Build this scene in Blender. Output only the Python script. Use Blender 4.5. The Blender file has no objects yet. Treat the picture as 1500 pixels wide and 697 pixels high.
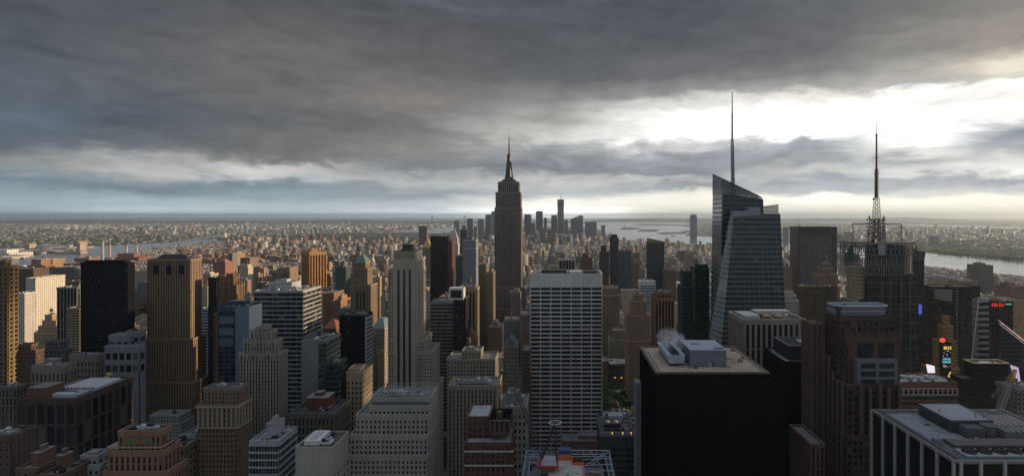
import bpy, math, random
import numpy as np
from mathutils import Vector, Matrix, Euler
R = math.radians
sc = bpy.context.scene
COL = sc.collection
# ------------------------------------------------------------------ camera
CAMH, HFX, VPX, VPY = 260.0, 850.0, 820.0, 316.0      # eye height, focal length and vanishing point in photo pixels
cd = bpy.data.cameras.new('camera'); cam = bpy.data.objects.new('camera', cd); COL.objects.link(cam)
cam.location = (0, 0, CAMH); cam.rotation_euler = (R(90), 0, 0)
cd.sensor_width = 36; cd.lens = 36*HFX/1500
cd.shift_x = -(VPX-750)/1500; cd.shift_y = -(348.5-VPY)/1500
cd.clip_start = 1; cd.clip_end = 200000
sc.camera = cam
# ------------------------------------------------------------------ view
sc.view_settings.view_transform = 'Standard'; sc.view_settings.look = 'None'
sc.view_settings.exposure = 0.0; sc.view_settings.gamma = 1.0; sc.view_settings.use_curve_mapping = False
sc.render.engine = 'CYCLES'
sc.cycles.use_denoising = True
sc.cycles.max_bounces = 7; sc.cycles.diffuse_bounces = 2; sc.cycles.glossy_bounces = 3
sc.cycles.transmission_bounces = 3; sc.cycles.transparent_max_bounces = 8; sc.cycles.volume_bounces = 3
sc.cycles.sample_clamp_indirect = 4.0
# ------------------------------------------------------------------ sun
SUN_AZ, SUN_EL, SUN_STRENGTH = R(83), R(12), 5.0          # from the right of the view, low
tosun = Vector((math.sin(SUN_AZ)*math.cos(SUN_EL), math.cos(SUN_AZ)*math.cos(SUN_EL), math.sin(SUN_EL)))
sl = bpy.data.lights.new('sun', 'SUN'); sl.energy = SUN_STRENGTH; sl.angle = R(0.6); sl.color = (1.0, 0.73, 0.46)
so = bpy.data.objects.new('sun', sl); COL.objects.link(so); so.location = (3000, 300, 2000)
so.rotation_euler = (-tosun).to_track_quat('-Z', 'Y').to_euler()
# ------------------------------------------------------------------ node helper
class NT:
    def __init__(s, tree): s.t = tree; s.n = tree.nodes; s.l = tree.links
    def node(s, typ, **kw):
        n = s.n.new(typ)
        for k, v in kw.items(): setattr(n, k, v)
        return n
    def put(s, sock, v):
        if isinstance(v, bpy.types.NodeSocket): s.l.new(v, sock)
        elif v is not None:
            if sock.type == 'RGBA' and len(v) == 3: v = (*v, 1)
            sock.default_value = v
    def m(s, op, a, b=None, c=None, clamp=False):
        n = s.node('ShaderNodeMath', operation=op); n.use_clamp = clamp
        s.put(n.inputs[0], a)
        if b is not None: s.put(n.inputs[1], b)
        if c is not None: s.put(n.inputs[2], c)
        return n.outputs[0]
    def mix(s, f, a, b, blend='MIX'):
        n = s.node('ShaderNodeMix', data_type='RGBA', blend_type=blend)
        s.put(n.inputs[0], f); s.put(n.inputs[6], a); s.put(n.inputs[7], b); return n.outputs[2]
    def xyz(s, v):
        n = s.node('ShaderNodeSeparateXYZ'); s.put(n.inputs[0], v); return n.outputs
    def comb(s, x, y, z):
        n = s.node('ShaderNodeCombineXYZ')
        s.put(n.inputs[0], x); s.put(n.inputs[1], y); s.put(n.inputs[2], z); return n.outputs[0]
    def noise(s, vec, scale, detail=3, rough=.5, dist=0.0, dim='3D'):
        n = s.node('ShaderNodeTexNoise', noise_dimensions=dim)
        if vec is not None: s.put(n.inputs['Vector'], vec)
        n.inputs['Scale'].default_value = scale; n.inputs['Detail'].default_value = detail
        n.inputs['Roughness'].default_value = rough; n.inputs['Distortion'].default_value = dist
        return n.outputs
    def ramp(s, f, stops, interp='LINEAR'):
        n = s.node('ShaderNodeValToRGB'); cr = n.color_ramp; cr.interpolation = interp
        s.put(n.inputs[0], f)
        while len(cr.elements) > 1: cr.elements.remove(cr.elements[-1])
        for i, (p, c) in enumerate(stops):
            e = cr.elements[0] if i == 0 else cr.elements.new(p)
            e.position = p; e.color = (*c, 1)
        return n.outputs[0]
def s2l(c):
    return tuple(((v/255)/12.92 if v/255 <= .04045 else ((v/255+.055)/1.055)**2.4) for v in c)
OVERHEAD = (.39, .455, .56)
# ------------------------------------------------------------------ world: evening cloud deck over the clear sky
world = bpy.data.worlds.new('World'); sc.world = world; world.use_nodes = True
wt = NT(world.node_tree); wt.n.clear()
D = wt.node('ShaderNodeTexCoord').outputs['Generated']
dx, dy, dz = wt.xyz(D)
az = wt.m('MULTIPLY', wt.m('ARCTAN2', dx, dy), 180/math.pi)
el = wt.m('MULTIPLY', wt.m('ARCSINE', dz), 180/math.pi)
# cloud-deck coordinates: the same clouds seen in perspective on a high flat layer
zz = wt.m('ADD', wt.m('MAXIMUM', dz, 0.0), 0.06)
cp = wt.comb(wt.m('DIVIDE', dx, zz), wt.m('DIVIDE', dy, zz), 0.0)
stretch = wt.comb(wt.m('MULTIPLY', az, 0.05), wt.m('MULTIPLY', el, 0.20), 0.0)
n1 = wt.noise(stretch, 1.1, 6, .55, 0.6)[0]
n2 = wt.noise(wt.comb(wt.m('MULTIPLY', az, 0.12), wt.m('MULTIPLY', el, 0.42), 3.7), 1.3, 6, .58, 0.9)[0]
n3 = wt.noise(cp, 0.9, 5, .55, 0.4)[0]
warp_el = wt.m('ADD', wt.m('MULTIPLY', wt.m('SUBTRACT', n1, .5), 1.8), wt.m('MULTIPLY', wt.m('SUBTRACT', n2, .5), 2.6))
fade_el = wt.m('MULTIPLY', el, 0.30, clamp=True)
elw = wt.m('ADD', el, wt.m('MULTIPLY', warp_el, fade_el))
n5 = wt.noise(wt.comb(wt.m('MULTIPLY', az, 0.30), wt.m('MULTIPLY', el, 0.70), 21.3), 1.0, 7, .60, 0.8)[0]
elw = wt.m('ADD', elw, wt.m('MULTIPLY', wt.m('MULTIPLY', wt.m('SUBTRACT', n5, .5), 1.8), fade_el))
azw = wt.m('ADD', az, wt.m('MULTIPLY', wt.m('SUBTRACT', n3, .5), 8.0))
SKY = {   # azimuth column (as the compass sees it): (elevation in photo rows, colour of the sky there)
 0: [(0,(80,83,89)),(60,(82,87,95)),(120,(88,95,105)),(180,(90,103,118)),(215,(95,105,118)),(240,(140,142,142)),(250,(140,148,152)),(265,(112,128,143)),(280,(145,162,172)),(300,(160,176,186)),(316,(150,166,181))],
 200:[(0,(84,86,90)),(60,(92,92,95)),(120,(97,99,103)),(180,(84,91,102)),(208,(100,106,114)),(228,(165,165,164)),(246,(172,173,171)),(262,(130,142,152)),(275,(112,128,142)),(295,(165,180,188)),(316,(172,186,195))],
 400:[(0,(86,87,89)),(60,(104,100,98)),(120,(104,101,99)),(180,(96,97,99)),(205,(116,114,112)),(228,(108,108,109)),(242,(198,196,192)),(258,(185,190,194)),(270,(122,137,150)),(288,(148,164,174)),(302,(178,191,198)),(316,(170,185,197))],
 600:[(0,(86,88,92)),(60,(94,93,95)),(110,(109,105,103)),(150,(130,125,121)),(185,(118,116,116)),(222,(138,135,132)),(245,(122,125,130)),(262,(172,174,176)),(285,(148,160,168)),(300,(182,192,196)),(316,(180,191,200))],
 800:[(0,(84,87,91)),(60,(89,90,94)),(110,(94,95,98)),(140,(130,129,128)),(165,(162,159,156)),(198,(208,206,202)),(222,(160,163,168)),(250,(134,139,147)),(266,(192,192,190)),(285,(184,190,193)),(300,(232,230,220)),(316,(224,226,218))],
 1000:[(0,(82,86,91)),(60,(89,90,94)),(105,(104,104,106)),(130,(146,145,144)),(152,(232,230,226)),(168,(255,254,248)),(200,(255,254,250)),(215,(222,222,222)),(232,(158,164,172)),(252,(138,145,153)),(264,(192,194,194)),(275,(160,168,176)),(292,(252,248,236)),(316,(248,244,228))],
 1200:[(0,(94,96,99)),(60,(104,103,105)),(100,(126,124,124)),(125,(160,158,156)),(140,(238,232,224)),(158,(255,255,250)),(196,(255,255,252)),(211,(170,175,182)),(236,(162,166,172)),(250,(205,205,204)),(264,(165,172,180)),(279,(186,192,196)),(289,(255,252,240)),(316,(250,246,228))],
 1350:[(0,(113,111,108)),(60,(138,134,128)),(100,(172,168,160)),(122,(186,182,176)),(140,(255,253,246)),(200,(255,255,252)),(224,(238,236,232)),(240,(182,186,191)),(254,(228,228,226)),(265,(175,181,188)),(283,(225,226,222)),(294,(255,252,238)),(316,(250,246,226))],
 1500:[(0,(133,128,121)),(60,(166,157,147)),(86,(236,226,206)),(110,(214,208,195)),(126,(255,252,244)),(170,(252,251,248)),(192,(140,150,162)),(214,(166,171,178)),(234,(236,234,230)),(250,(242,240,236)),(266,(152,161,172)),(280,(200,204,205)),(292,(255,252,236)),(316,(250,245,224))],
}
# outside the photographed part the deck closes again, towards both sides and behind
SKY[1900] = [(0,(112,112,112)),(60,(125,122,118)),(110,(165,160,150)),(150,(205,198,186)),(200,(170,170,170)),(240,(150,155,162)),(280,(190,190,186)),(316,(205,202,192))]
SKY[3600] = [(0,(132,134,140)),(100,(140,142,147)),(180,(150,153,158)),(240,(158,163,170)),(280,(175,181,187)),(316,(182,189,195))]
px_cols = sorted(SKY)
EMAX = 24.0
elf = wt.m('DIVIDE', elw, EMAX, clamp=True)
prev = None; prevaz = None
def boost(c, py=0):
    k = 1.0 if py < 262 else 1.12 if py < 292 else 1.3 if py < 310 else 2.1
    if pxc <= 600 and 222 < py < 262: k = 1.16
    if pxc >= 1000: k = min(k, 1.05)
    l = [v*k for v in s2l(tuple(c))]; m = min(l)
    return tuple(v*(1.0 if m < .80 else 1.0+(m-.80)*2.2) for v in l)
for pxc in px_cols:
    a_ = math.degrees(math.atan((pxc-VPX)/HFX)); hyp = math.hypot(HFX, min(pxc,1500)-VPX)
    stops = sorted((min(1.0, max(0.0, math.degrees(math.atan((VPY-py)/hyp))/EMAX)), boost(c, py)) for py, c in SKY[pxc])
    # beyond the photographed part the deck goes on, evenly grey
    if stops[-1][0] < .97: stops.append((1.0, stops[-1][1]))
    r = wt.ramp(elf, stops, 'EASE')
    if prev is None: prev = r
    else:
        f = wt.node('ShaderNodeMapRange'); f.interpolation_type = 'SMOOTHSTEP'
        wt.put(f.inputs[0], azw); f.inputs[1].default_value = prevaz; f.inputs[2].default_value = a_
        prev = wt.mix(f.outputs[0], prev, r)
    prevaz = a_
# cloud texture: soft streaks and lumps modulating the deck
tex = wt.m('ADD', wt.m('MULTIPLY', wt.m('SUBTRACT', n2, .5), .9), wt.m('MULTIPLY', wt.m('SUBTRACT', n3, .5), .55))
n4 = wt.noise(wt.comb(wt.m('MULTIPLY', az, 0.26), wt.m('MULTIPLY', el, 0.62), 9.1), 1.0, 8, .60, 1.1)[0]
tex = wt.m('ADD', tex, wt.m('MULTIPLY', wt.m('SUBTRACT', n4, .5), .5))
texf = wt.m('ADD', 1.0, wt.m('MULTIPLY', tex, wt.m('MULTIPLY', el, 0.25, clamp=True)))
cloud = wt.mix(1.0, prev, wt.comb(texf, texf, texf), 'MULTIPLY')
# higher up, above the photographed part, the deck thins and lets cool daylight through
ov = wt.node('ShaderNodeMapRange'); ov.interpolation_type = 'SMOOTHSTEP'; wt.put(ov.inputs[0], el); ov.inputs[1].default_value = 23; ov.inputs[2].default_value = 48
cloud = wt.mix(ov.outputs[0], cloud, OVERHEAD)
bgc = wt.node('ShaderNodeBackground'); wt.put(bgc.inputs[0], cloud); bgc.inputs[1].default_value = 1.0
sky = wt.node('ShaderNodeTexSky', sky_type='NISHITA'); sky.sun_disc = False
sky.sun_elevation = SUN_EL; sky.sun_rotation = SUN_AZ; sky.altitude = 260; sky.air_density = 1.0; sky.dust_density = 1.2
bgs = wt.node('ShaderNodeBackground'); wt.put(bgs.inputs[0], sky.outputs[0]); bgs.inputs[1].default_value = 0.08
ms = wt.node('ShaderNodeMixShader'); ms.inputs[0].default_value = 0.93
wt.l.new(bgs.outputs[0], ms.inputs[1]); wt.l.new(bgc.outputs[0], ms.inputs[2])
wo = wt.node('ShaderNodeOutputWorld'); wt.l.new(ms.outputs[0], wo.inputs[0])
world.cycles.sampling_method = 'MANUAL'; world.cycles.sample_map_resolution = 512
HAZE_COL, HAZE_DENS, HAZE_G = (.76,.89,1.0,1), 3.3e-5, .65
# ------------------------------------------------------------------ materials
MATS = {}
def newmat(name):
    m = bpy.data.materials.new(name); m.use_nodes = True
    t = NT(m.node_tree); b = t.n['Principled BSDF']; return m, t, b
def plain(key, col, rough=.8, metal=0.0, var=.18, scale=.25, emit=None, es=0):
    if key in MATS: return MATS[key]
    m, t, b = newmat(key)
    tc = t.node('ShaderNodeTexCoord').outputs['Object']
    n = t.noise(tc, scale, 5, .6)[0]
    f = t.m('ADD', 1-var, t.m('MULTIPLY', n, 2*var))
    t.put(b.inputs['Base Color'], t.mix(1.0, col, t.comb(f, f, f), 'MULTIPLY'))
    b.inputs['Roughness'].default_value = rough; b.inputs['Metallic'].default_value = metal
    if emit: b.inputs['Emission Color'].default_value = (*emit, 1); b.inputs['Emission Strength'].default_value = es
    MATS[key] = m; return m
def wallmat(col):
    key = 'wall_%02x%02x%02x' % tuple(int(min(1, c)*255) for c in col)
    if key in MATS: return MATS[key]
    m, t, b = newmat(key)
    tc = t.node('ShaderNodeTexCoord').outputs['Object']
    x, y, z = t.xyz(tc)
    big = t.noise(tc, .035, 4, .6)[0]
    streak = t.noise(t.comb(t.m('MULTIPLY', x, .9), t.m('MULTIPLY', y, .9), t.m('MULTIPLY', z, .05)), 1.0, 4, .6)[0]
    fine = t.noise(tc, 1.7, 2, .6)[0]
    f = t.m('ADD', t.m('MULTIPLY', big, .75), t.m('ADD', t.m('MULTIPLY', streak, .75), t.m('MULTIPLY', fine, .35)))
    f = t.m('ADD', f, .09)
    t.put(b.inputs['Base Color'], t.mix(1.0, col, t.comb(f, f, f), 'MULTIPLY'))
    b.inputs['Roughness'].default_value = .85; b.inputs['Specular IOR Level'].default_value = .25 if max(col) > .04 else .08
    MATS[key] = m; return m
def glass_color(t, u, v, glass, blinds=.22, seedvec=None):
    cell = t.comb(t.m('FLOOR', u), t.m('FLOOR', v), seedvec if seedvec is not None else 0.0)
    w = t.node('ShaderNodeTexWhiteNoise', noise_dimensions='3D'); t.put(w.inputs[0], cell)
    r = w.outputs[0]
    bl = t.m('GREATER_THAN', r, 1-blinds*.8)
    lev = t.m('MULTIPLY', t.m('FRACT', t.m('MULTIPLY', r, 37.0)), .55)
    shade = t.m('ADD', .55, t.m('MULTIPLY', t.m('FRACT', t.m('MULTIPLY', r, 91.0)), .9))
    g = t.mix(1.0, glass, t.comb(shade, shade, shade), 'MULTIPLY')
    half = t.m('GREATER_THAN', t.m('FRACT', v), t.m('ADD', .35, t.m('MULTIPLY', lev, .7)))
    bl = t.m('MULTIPLY', bl, t.m('SUBTRACT', 1.0, half))
    return t.mix(t.m('MULTIPLY', bl, .6), g, t.mix(lev, (.10, .095, .085), (.30, .28, .24)))
def glassmat(glass, blinds=.22, mull=.0, rough=.12, mcol=(.05, .05, .05)):
    key = 'glazing_%s_%.2f_%.2f_%.2f' % ('_'.join('%.3f' % c for c in glass), blinds, mull, rough)
    if key in MATS: return MATS[key]
    m, t, b = newmat(key)
    uv = t.node('ShaderNodeUVMap').outputs[0]; u, v, _ = t.xyz(uv)
    oi = t.node('ShaderNodeObjectInfo').outputs['Random']
    g = glass_color(t, u, v, glass, blinds, t.m('MULTIPLY', oi, 77.0))
    if mull > 0:
        fu = t.m('FRACT', t.m('MULTIPLY', u, 2.0)); fv = t.m('FRACT', v)
        mk = t.m('MAXIMUM', t.m('LESS_THAN', fu, mull*2), t.m('LESS_THAN', fv, mull))
        g = t.mix(mk, g, mcol)
    t.put(b.inputs['Base Color'], g); b.inputs['Roughness'].default_value = rough
    b.inputs['Specular IOR Level'].default_value = .5 if max(glass) > .0125 else .18
    # gently uneven panes
    w = t.node('ShaderNodeTexWhiteNoise', noise_dimensions='2D'); t.put(w.inputs[0], t.comb(t.m('FLOOR', u), t.m('FLOOR', v), 0))
    nm = t.node('ShaderNodeVectorMath', operation='SUBTRACT'); t.put(nm.inputs[0], w.outputs[1]); nm.inputs[1].default_value = (.5, .5, .5)
    sm = t.node('ShaderNodeVectorMath', operation='SCALE'); t.put(sm.inputs[0], nm.outputs[0]); sm.inputs['Scale'].default_value = .03
    ge = t.node('ShaderNodeNewGeometry').outputs['Normal']
    ad = t.node('ShaderNodeVectorMath', operation='ADD'); t.put(ad.inputs[0], ge); t.put(ad.inputs[1], sm.outputs[0])
    no = t.node('ShaderNodeVectorMath', operation='NORMALIZE'); t.put(no.inputs[0], ad.outputs[0])
    t.put(b.inputs['Normal'], no.outputs[0])
    MATS[key] = m; return m
def facmat(wall, glass=(.02, .024, .03), fu=.5, fv=.5, span=None, blinds=.2, attr=False, gloss=False):
    """facade whose windows follow the UVs, given in bays and floors"""
    key = 'facade_%s_%s_%.2f_%.2f_%s_%s_%s' % (wall, glass, fu, fv, span, attr, gloss)
    if key in MATS: return MATS[key]
    m, t, b = newmat('facade_%d' % len(MATS))
    uv = t.node('ShaderNodeUVMap').outputs[0]; u, v, _ = t.xyz(uv)
    tc = t.node('ShaderNodeTexCoord').outputs['Object']
    base = wall
    if attr:
        a = t.node('ShaderNodeAttribute'); a.attribute_name = 'col'; base = a.outputs['Color']
    x, y, z = t.xyz(tc)
    n = t.noise(t.comb(t.m('MULTIPLY', x, .3), t.m('MULTIPLY', y, .3), t.m('MULTIPLY', z, .06)), 1.0, 4, .6)[0]
    f = t.m('ADD', .72, t.m('MULTIPLY', n, .56))
    wl = t.mix(1.0, base, t.comb(f, f, f), 'MULTIPLY')
    iu = t.m('LESS_THAN', t.m('ABSOLUTE', t.m('SUBTRACT', t.m('FRACT', u), .5)), fu/2)
    iv = t.m('LESS_THAN', t.m('ABSOLUTE', t.m('SUBTRACT', t.m('FRACT', v), .5)), fv/2)
    win = t.m('MULTIPLY', iu, iv)
    seed = t.m('MULTIPLY', t.node('ShaderNodeObjectInfo').outputs['Random'], 57.0)
    if span is not None: wl = t.mix(iu, wl, span)
    g = glass_color(t, u, v, glass, blinds, seed)
    t.put(b.inputs['Base Color'], t.mix(win, wl, g))
    t.put(b.inputs['Roughness'], t.m('SUBTRACT', .42 if gloss else .88, t.m('MULTIPLY', win, .28 if gloss else .68)))
    b.inputs['Specular IOR Level'].default_value = .3
    MATS[key] = m; return m
def roofmat(col=(.16, .155, .15)):
    key = 'roof_%02x%02x%02x' % tuple(int(min(1, c)*255) for c in col)
    if key in MATS: return MATS[key]
    m, t, b = newmat(key)
    tc = t.node('ShaderNodeTexCoord').outputs['Object']
    a = t.noise(tc, .09, 5, .65)[0]; c = t.noise(tc, .8, 3, .6)[0]
    v = t.node('ShaderNodeTexVoronoi'); t.put(v.inputs['Vector'], tc); v.inputs['Scale'].default_value = .11
    st = t.m('LESS_THAN', t.noise(tc, .16, 3, .7)[0], .40)
    f = t.m('ADD', .45, t.m('ADD', t.m('MULTIPLY', a, .7), t.m('MULTIPLY', c, .4)))
    f = t.m('SUBTRACT', f, t.m('MULTIPLY', st, .18))
    t.put(b.inputs['Base Color'], t.mix(1.0, col, t.comb(f, f, f), 'MULTIPLY'))
    b.inputs['Roughness'].default_value = .8
    MATS[key] = m; return m
def DARK(): return plain('dark_metal', (.03, .03, .032), .5, .3)
def GREY(): return plain('grey_metal', (.30, .31, .32), .55, .2)
def LIGHT(): return plain('light_metal', (.55, .56, .57), .5, .2)
def WOOD(): return plain('tank_wood', (.13, .08, .05), .9)
# ------------------------------------------------------------------ mesh builder
class MB:
    def __init__(s): s.v = []; s.f = []; s.uv = []; s.mi = []
    def face(s, pts, uvs=None, mi=0):
        n = len(s.v); s.v += [tuple(p) for p in pts]; s.f.append(tuple(range(n, n+len(pts))))
        s.uv += list(uvs) if uvs else [(0.0, 0.0)]*len(pts); s.mi.append(mi)
    def box(s, x0, x1, y0, y1, z0, z1, mi=0, top=None, bay=0, fl=0, skip=''):
        if top is None: top = mi
        def q(a, b, sx):
            w = math.hypot(b[0]-a[0], b[1]-a[1])
            if bay: nb = max(1, round(w/bay)); h = (z1-z0)/fl
            else: nb = w/3.0; h = (z1-z0)/3.0
            s.face([(a[0], a[1], z0), (b[0], b[1], z0), (b[0], b[1], z1), (a[0], a[1], z1)], [(0, -h), (nb, -h), (nb, 0), (0, 0)], mi)
        if 'f' not in skip: q((x0, y0), (x1, y0), 0)
        if 'r' not in skip: q((x1, y0), (x1, y1), 1)
        if 'b' not in skip: q((x1, y1), (x0, y1), 0)
        if 'l' not in skip: q((x0, y1), (x0, y0), 1)
        if 't' not in skip: s.face([(x0, y0, z1), (x1, y0, z1), (x1, y1, z1), (x0, y1, z1)], [(x0/3, y0/3), (x1/3, y0/3), (x1/3, y1/3), (x0/3, y1/3)], top)
        if 'd' not in skip: s.face([(x0, y1, z0), (x1, y1, z0), (x1, y0, z0), (x0, y0, z0)], None, mi)
    def prism(s, bot, topp, mi=0, top=None, bay=3.0, fl=3.8, cap=True, zref=None):
        """bot and topp: the same number of 3D points, counter-clockwise seen from above"""
        n = len(bot); zr = zref if zref is not None else max(p[2] for p in topp)
        for i in range(n):
            a, b, c, d = bot[i], bot[(i+1) % n], topp[(i+1) % n], topp[i]
            w = math.hypot(b[0]-a[0], b[1]-a[1]) or math.hypot(c[0]-d[0], c[1]-d[1])
            nb = max(1, round(w/bay))
            s.face([a, b, c, d], [(0, (a[2]-zr)/fl), (nb, (b[2]-zr)/fl), (nb, (c[2]-zr)/fl), (0, (d[2]-zr)/fl)], mi)
        if cap: s.face(list(topp), None, mi if top is None else top)
    def cyl(s, x, y, z0, z1, r0, r1=None, n=10, mi=0, cap=True):
        if r1 is None: r1 = r0
        b = [(x+r0*math.cos(2*math.pi*i/n), y+r0*math.sin(2*math.pi*i/n), z0) for i in range(n)]
        t = [(x+r1*math.cos(2*math.pi*i/n), y+r1*math.sin(2*math.pi*i/n), z1) for i in range(n)]
        for i in range(n):
            j = (i+1) % n
            if r1 < 1e-4: s.face([b[i], b[j], (x, y, z1)], None, mi)
            else: s.face([b[i], b[j], t[j], t[i]], [(i, 0), (i+1, 0), (i+1, 1), (i, 1)], mi)
        if cap and r1 > 1e-4: s.face(t, None, mi)
    def beam(s, p, q, r, n=4, mi=0, r2=None):
        p = Vector(p); q = Vector(q); d = (q-p); L = d.length
        if L < 1e-6: return
        d /= L; a = d.orthogonal() if abs(d.z) < .99 else Vector((1, 0, 0)); a.normalize(); b = d.cross(a)
        r2 = r if r2 is None else r2
        P = [p+(a*math.cos(t)+b*math.sin(t))*r for t in [2*math.pi*(i+.5)/n for i in range(n)]]
        Q = [q+(a*math.cos(t)+b*math.sin(t))*r2 for t in [2*math.pi*(i+.5)/n for i in range(n)]]
        for i in range(n):
            j = (i+1) % n; s.face([P[i], P[j], Q[j], Q[i]], None, mi)
        s.face(P[::-1], None, mi); s.face(Q, None, mi)
    def lattice(s, p, q, w0, w1, seg, rc=.25, rd=.12, up=(0, 1, 0)):
        p = Vector(p); q = Vector(q); d = (q-p).normalized(); a = d.cross(Vector(up)).normalized(); b = d.cross(a)
        def ring(t):
            c = p.lerp(q, t); w = w0+(w1-w0)*t
            return [c+a*w/2+b*w/2, c-a*w/2+b*w/2, c-a*w/2-b*w/2, c+a*w/2-b*w/2]
        pr = ring(0)
        for k in range(1, seg+1):
            nr = ring(k/seg)
            for i in range(4):
                s.beam(pr[i], nr[i], rc, 3); s.beam(nr[i], nr[(i+1) % 4], rd, 3)
                s.beam(pr[i], nr[(i+1) % 4] if k % 2 else nr[(i-1) % 4], rd, 3)
            pr = nr
    def build(s, name, mats, parent=None, loc=None, label=None, kind=None, smooth=False):
        off = Vector(loc) if loc else (Vector(parent.location) if parent else Vector((0, 0, 0)))
        if parent is not None and parent.parent is not None: off = off + Vector(parent.parent.location)
        me = bpy.data.meshes.new(name)
        me.from_pydata([(p[0]-off.x, p[1]-off.y, p[2]-off.z) for p in s.v], [], s.f)
        ul = me.uv_layers.new(name='UVMap'); ul.data.foreach_set('uv', [c for u in s.uv for c in u])
        if not isinstance(mats, (list, tuple)): mats = [mats]
        for m in mats: me.materials.append(m)
        me.polygons.foreach_set('material_index', s.mi)
        if smooth: me.polygons.foreach_set('use_smooth', [True]*len(s.f))
        o = bpy.data.objects.new(name, me); COL.objects.link(o)
        if parent is not None: o.parent = parent
        elif loc: o.location = loc
        if label: o['label'] = label
        if kind: o['kind'] = kind
        return o
def tag(o, label=None, cat=None, group=None, kind=None):
    if label: o['label'] = label
    if cat: o['category'] = cat
    if group: o['group'] = group
    if kind: o['kind'] = kind
    return o
def empty(name, loc, label, cat, group=None):
    o = bpy.data.objects.new(name, None); COL.objects.link(o); o.location = loc; o.empty_display_size = 5
    return tag(o, label, cat, group)
def PX(px, Y): return (px-VPX)*Y/HFX
def PZ(py, Y): return CAMH-(py-VPY)*Y/HFX
def GP(px, py):
    Y = CAMH*HFX/(py-VPY); return (PX(px, Y), Y)
FOOT = []         # footprints taken by the modelled buildings
LANDMARK = []     # (pixel x, pixel y, words) of the modelled buildings, for the labels of the fabric
# ------------------------------------------------------------------ sub-assemblies
UNITPANE = {}
def pane_mesh(k):
    if k in UNITPANE: return UNITPANE[k]
    cols = [(.012, .015, .02), (.02, .026, .034), (.03, .036, .045), (.085, .08, .07), (.05, .048, .043), (.009, .011, .014)]
    mb = MB(); mb.box(-.5, .5, -.5, .5, -.5, .5)
    me = bpy.data.meshes.new('window'); me.from_pydata(mb.v, [], mb.f)
    c = cols[k]
    me.materials.append(plain('pane_%d' % k, c, .14 if k not in (3,) else .5, 0, .1)); UNITPANE[k] = me; return me
def rooftop(root, rect, z, seed, items, wall=(.2, .18, .15), big=1.0):
    rnd = random.Random(seed); x0, x1, y0, y1 = rect; W = x1-x0; Dp = y1-y0
    if W < 6 or Dp < 6: return
    for it in items:
        if it == 'pent':
            w = W*rnd.uniform(.35, .6); d = Dp*rnd.uniform(.4, .65); h = rnd.uniform(4, 7.5)*big
            cx = x0+W*rnd.uniform(.38, .62); cy = y0+Dp*rnd.uniform(.5, .62)
            mb = MB(); mb.box(cx-w/2, cx+w/2, cy-d/2, cy+d/2, z, z+h, 0, 1, skip='d')
            mb.box(cx-w/2-.2, cx+w/2+.2, cy-d/2-.2, cy+d/2+.2, z+h, z+h+.5, 0, 1)
            if h > 5: mb.box(cx-w*.2, cx+w*.15, cy-d*.2, cy+d*.25, z+h+.5, z+h+3, 0, 1, skip='d')
            mb.build('penthouse', [wallmat(wall), roofmat((.2, .2, .2))], root)
        elif it == 'tank':
            cx = x0+W*rnd.uniform(.18, .82); cy = y0+Dp*rnd.uniform(.2, .8); hb = z+rnd.uniform(3, 7); r = rnd.uniform(1.7, 2.4)
            mb = MB()
            for a in range(4): mb.beam((cx+r*.7*math.cos(a*1.57+.8), cy+r*.7*math.sin(a*1.57+.8), z), (cx+r*.7*math.cos(a*1.57+.8), cy+r*.7*math.sin(a*1.57+.8), hb), .15)
            mb.cyl(cx, cy, hb, hb+r*1.9, r, r*.96, 12); mb.cyl(cx, cy, hb+r*1.9, hb+r*2.7, r*1.1, 0, 12)
            mb.build('water_tank', WOOD(), root)
        elif it == 'unit':
            for _ in range(rnd.choice((2, 3, 4))):
                cx = x0+W*rnd.uniform(.12, .88); cy = y0+Dp*rnd.uniform(.12, .88); w = rnd.uniform(1.5, 4); d = rnd.uniform(1.5, 3.5); h = rnd.uniform(1, 2.6)
                cx = min(max(cx, x0+w), x1-w); cy = min(max(cy, y0+d), y1-d)
                mb = MB(); mb.box(cx-w/2, cx+w/2, cy-d/2, cy+d/2, z+.3, z+h, skip='d'); mb.cyl(cx, cy, z+h, z+h+.4, min(w, d)*.38, n=8)
                mb.build('cooling_unit', rnd.choice((GREY(), LIGHT(), DARK(), GREY())), root)
        elif it == 'duct':
            for _ in range(2):
                cx = x0+W*rnd.uniform(.15, .6); cy = y0+Dp*rnd.uniform(.15, .8); L = W*rnd.uniform(.2, .35)
                mb = MB(); mb.box(cx, cx+L, cy, cy+.9, z+.5, z+1.5); mb.box(cx+L-.9, cx+L, cy+.9, min(cy+Dp*.25, y1-1), z+.5, z+1.45)
                mb.build('duct', LIGHT(), root)
        elif it == 'fans':
            n = max(2, int(W*.7/5)); cy = y0+Dp*.3
            mb = MB(); xx0 = x0+W*.15; mb.box(xx0, xx0+n*5, cy-2.2, cy+2.2, z+.8, z+3.2)
            for i in range(n): mb.cyl(xx0+2.5+i*5, cy, z+3.2, z+4, 1.9, n=10, cap=False)
            mb.build('cooling_tower', GREY(), root)
        elif it == 'mast':
            cx = x0+W*rnd.uniform(.3, .7); cy = y0+Dp*.5
            mb = MB(); mb.beam((cx, cy, z), (cx, cy, z+rnd.uniform(9, 16)), .22, 4, r2=.08); mb.beam((cx-1.2, cy, z+6), (cx+1.2, cy, z+6), .1); mb.build('antenna', DARK(), root)
PROPS = {}
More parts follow.
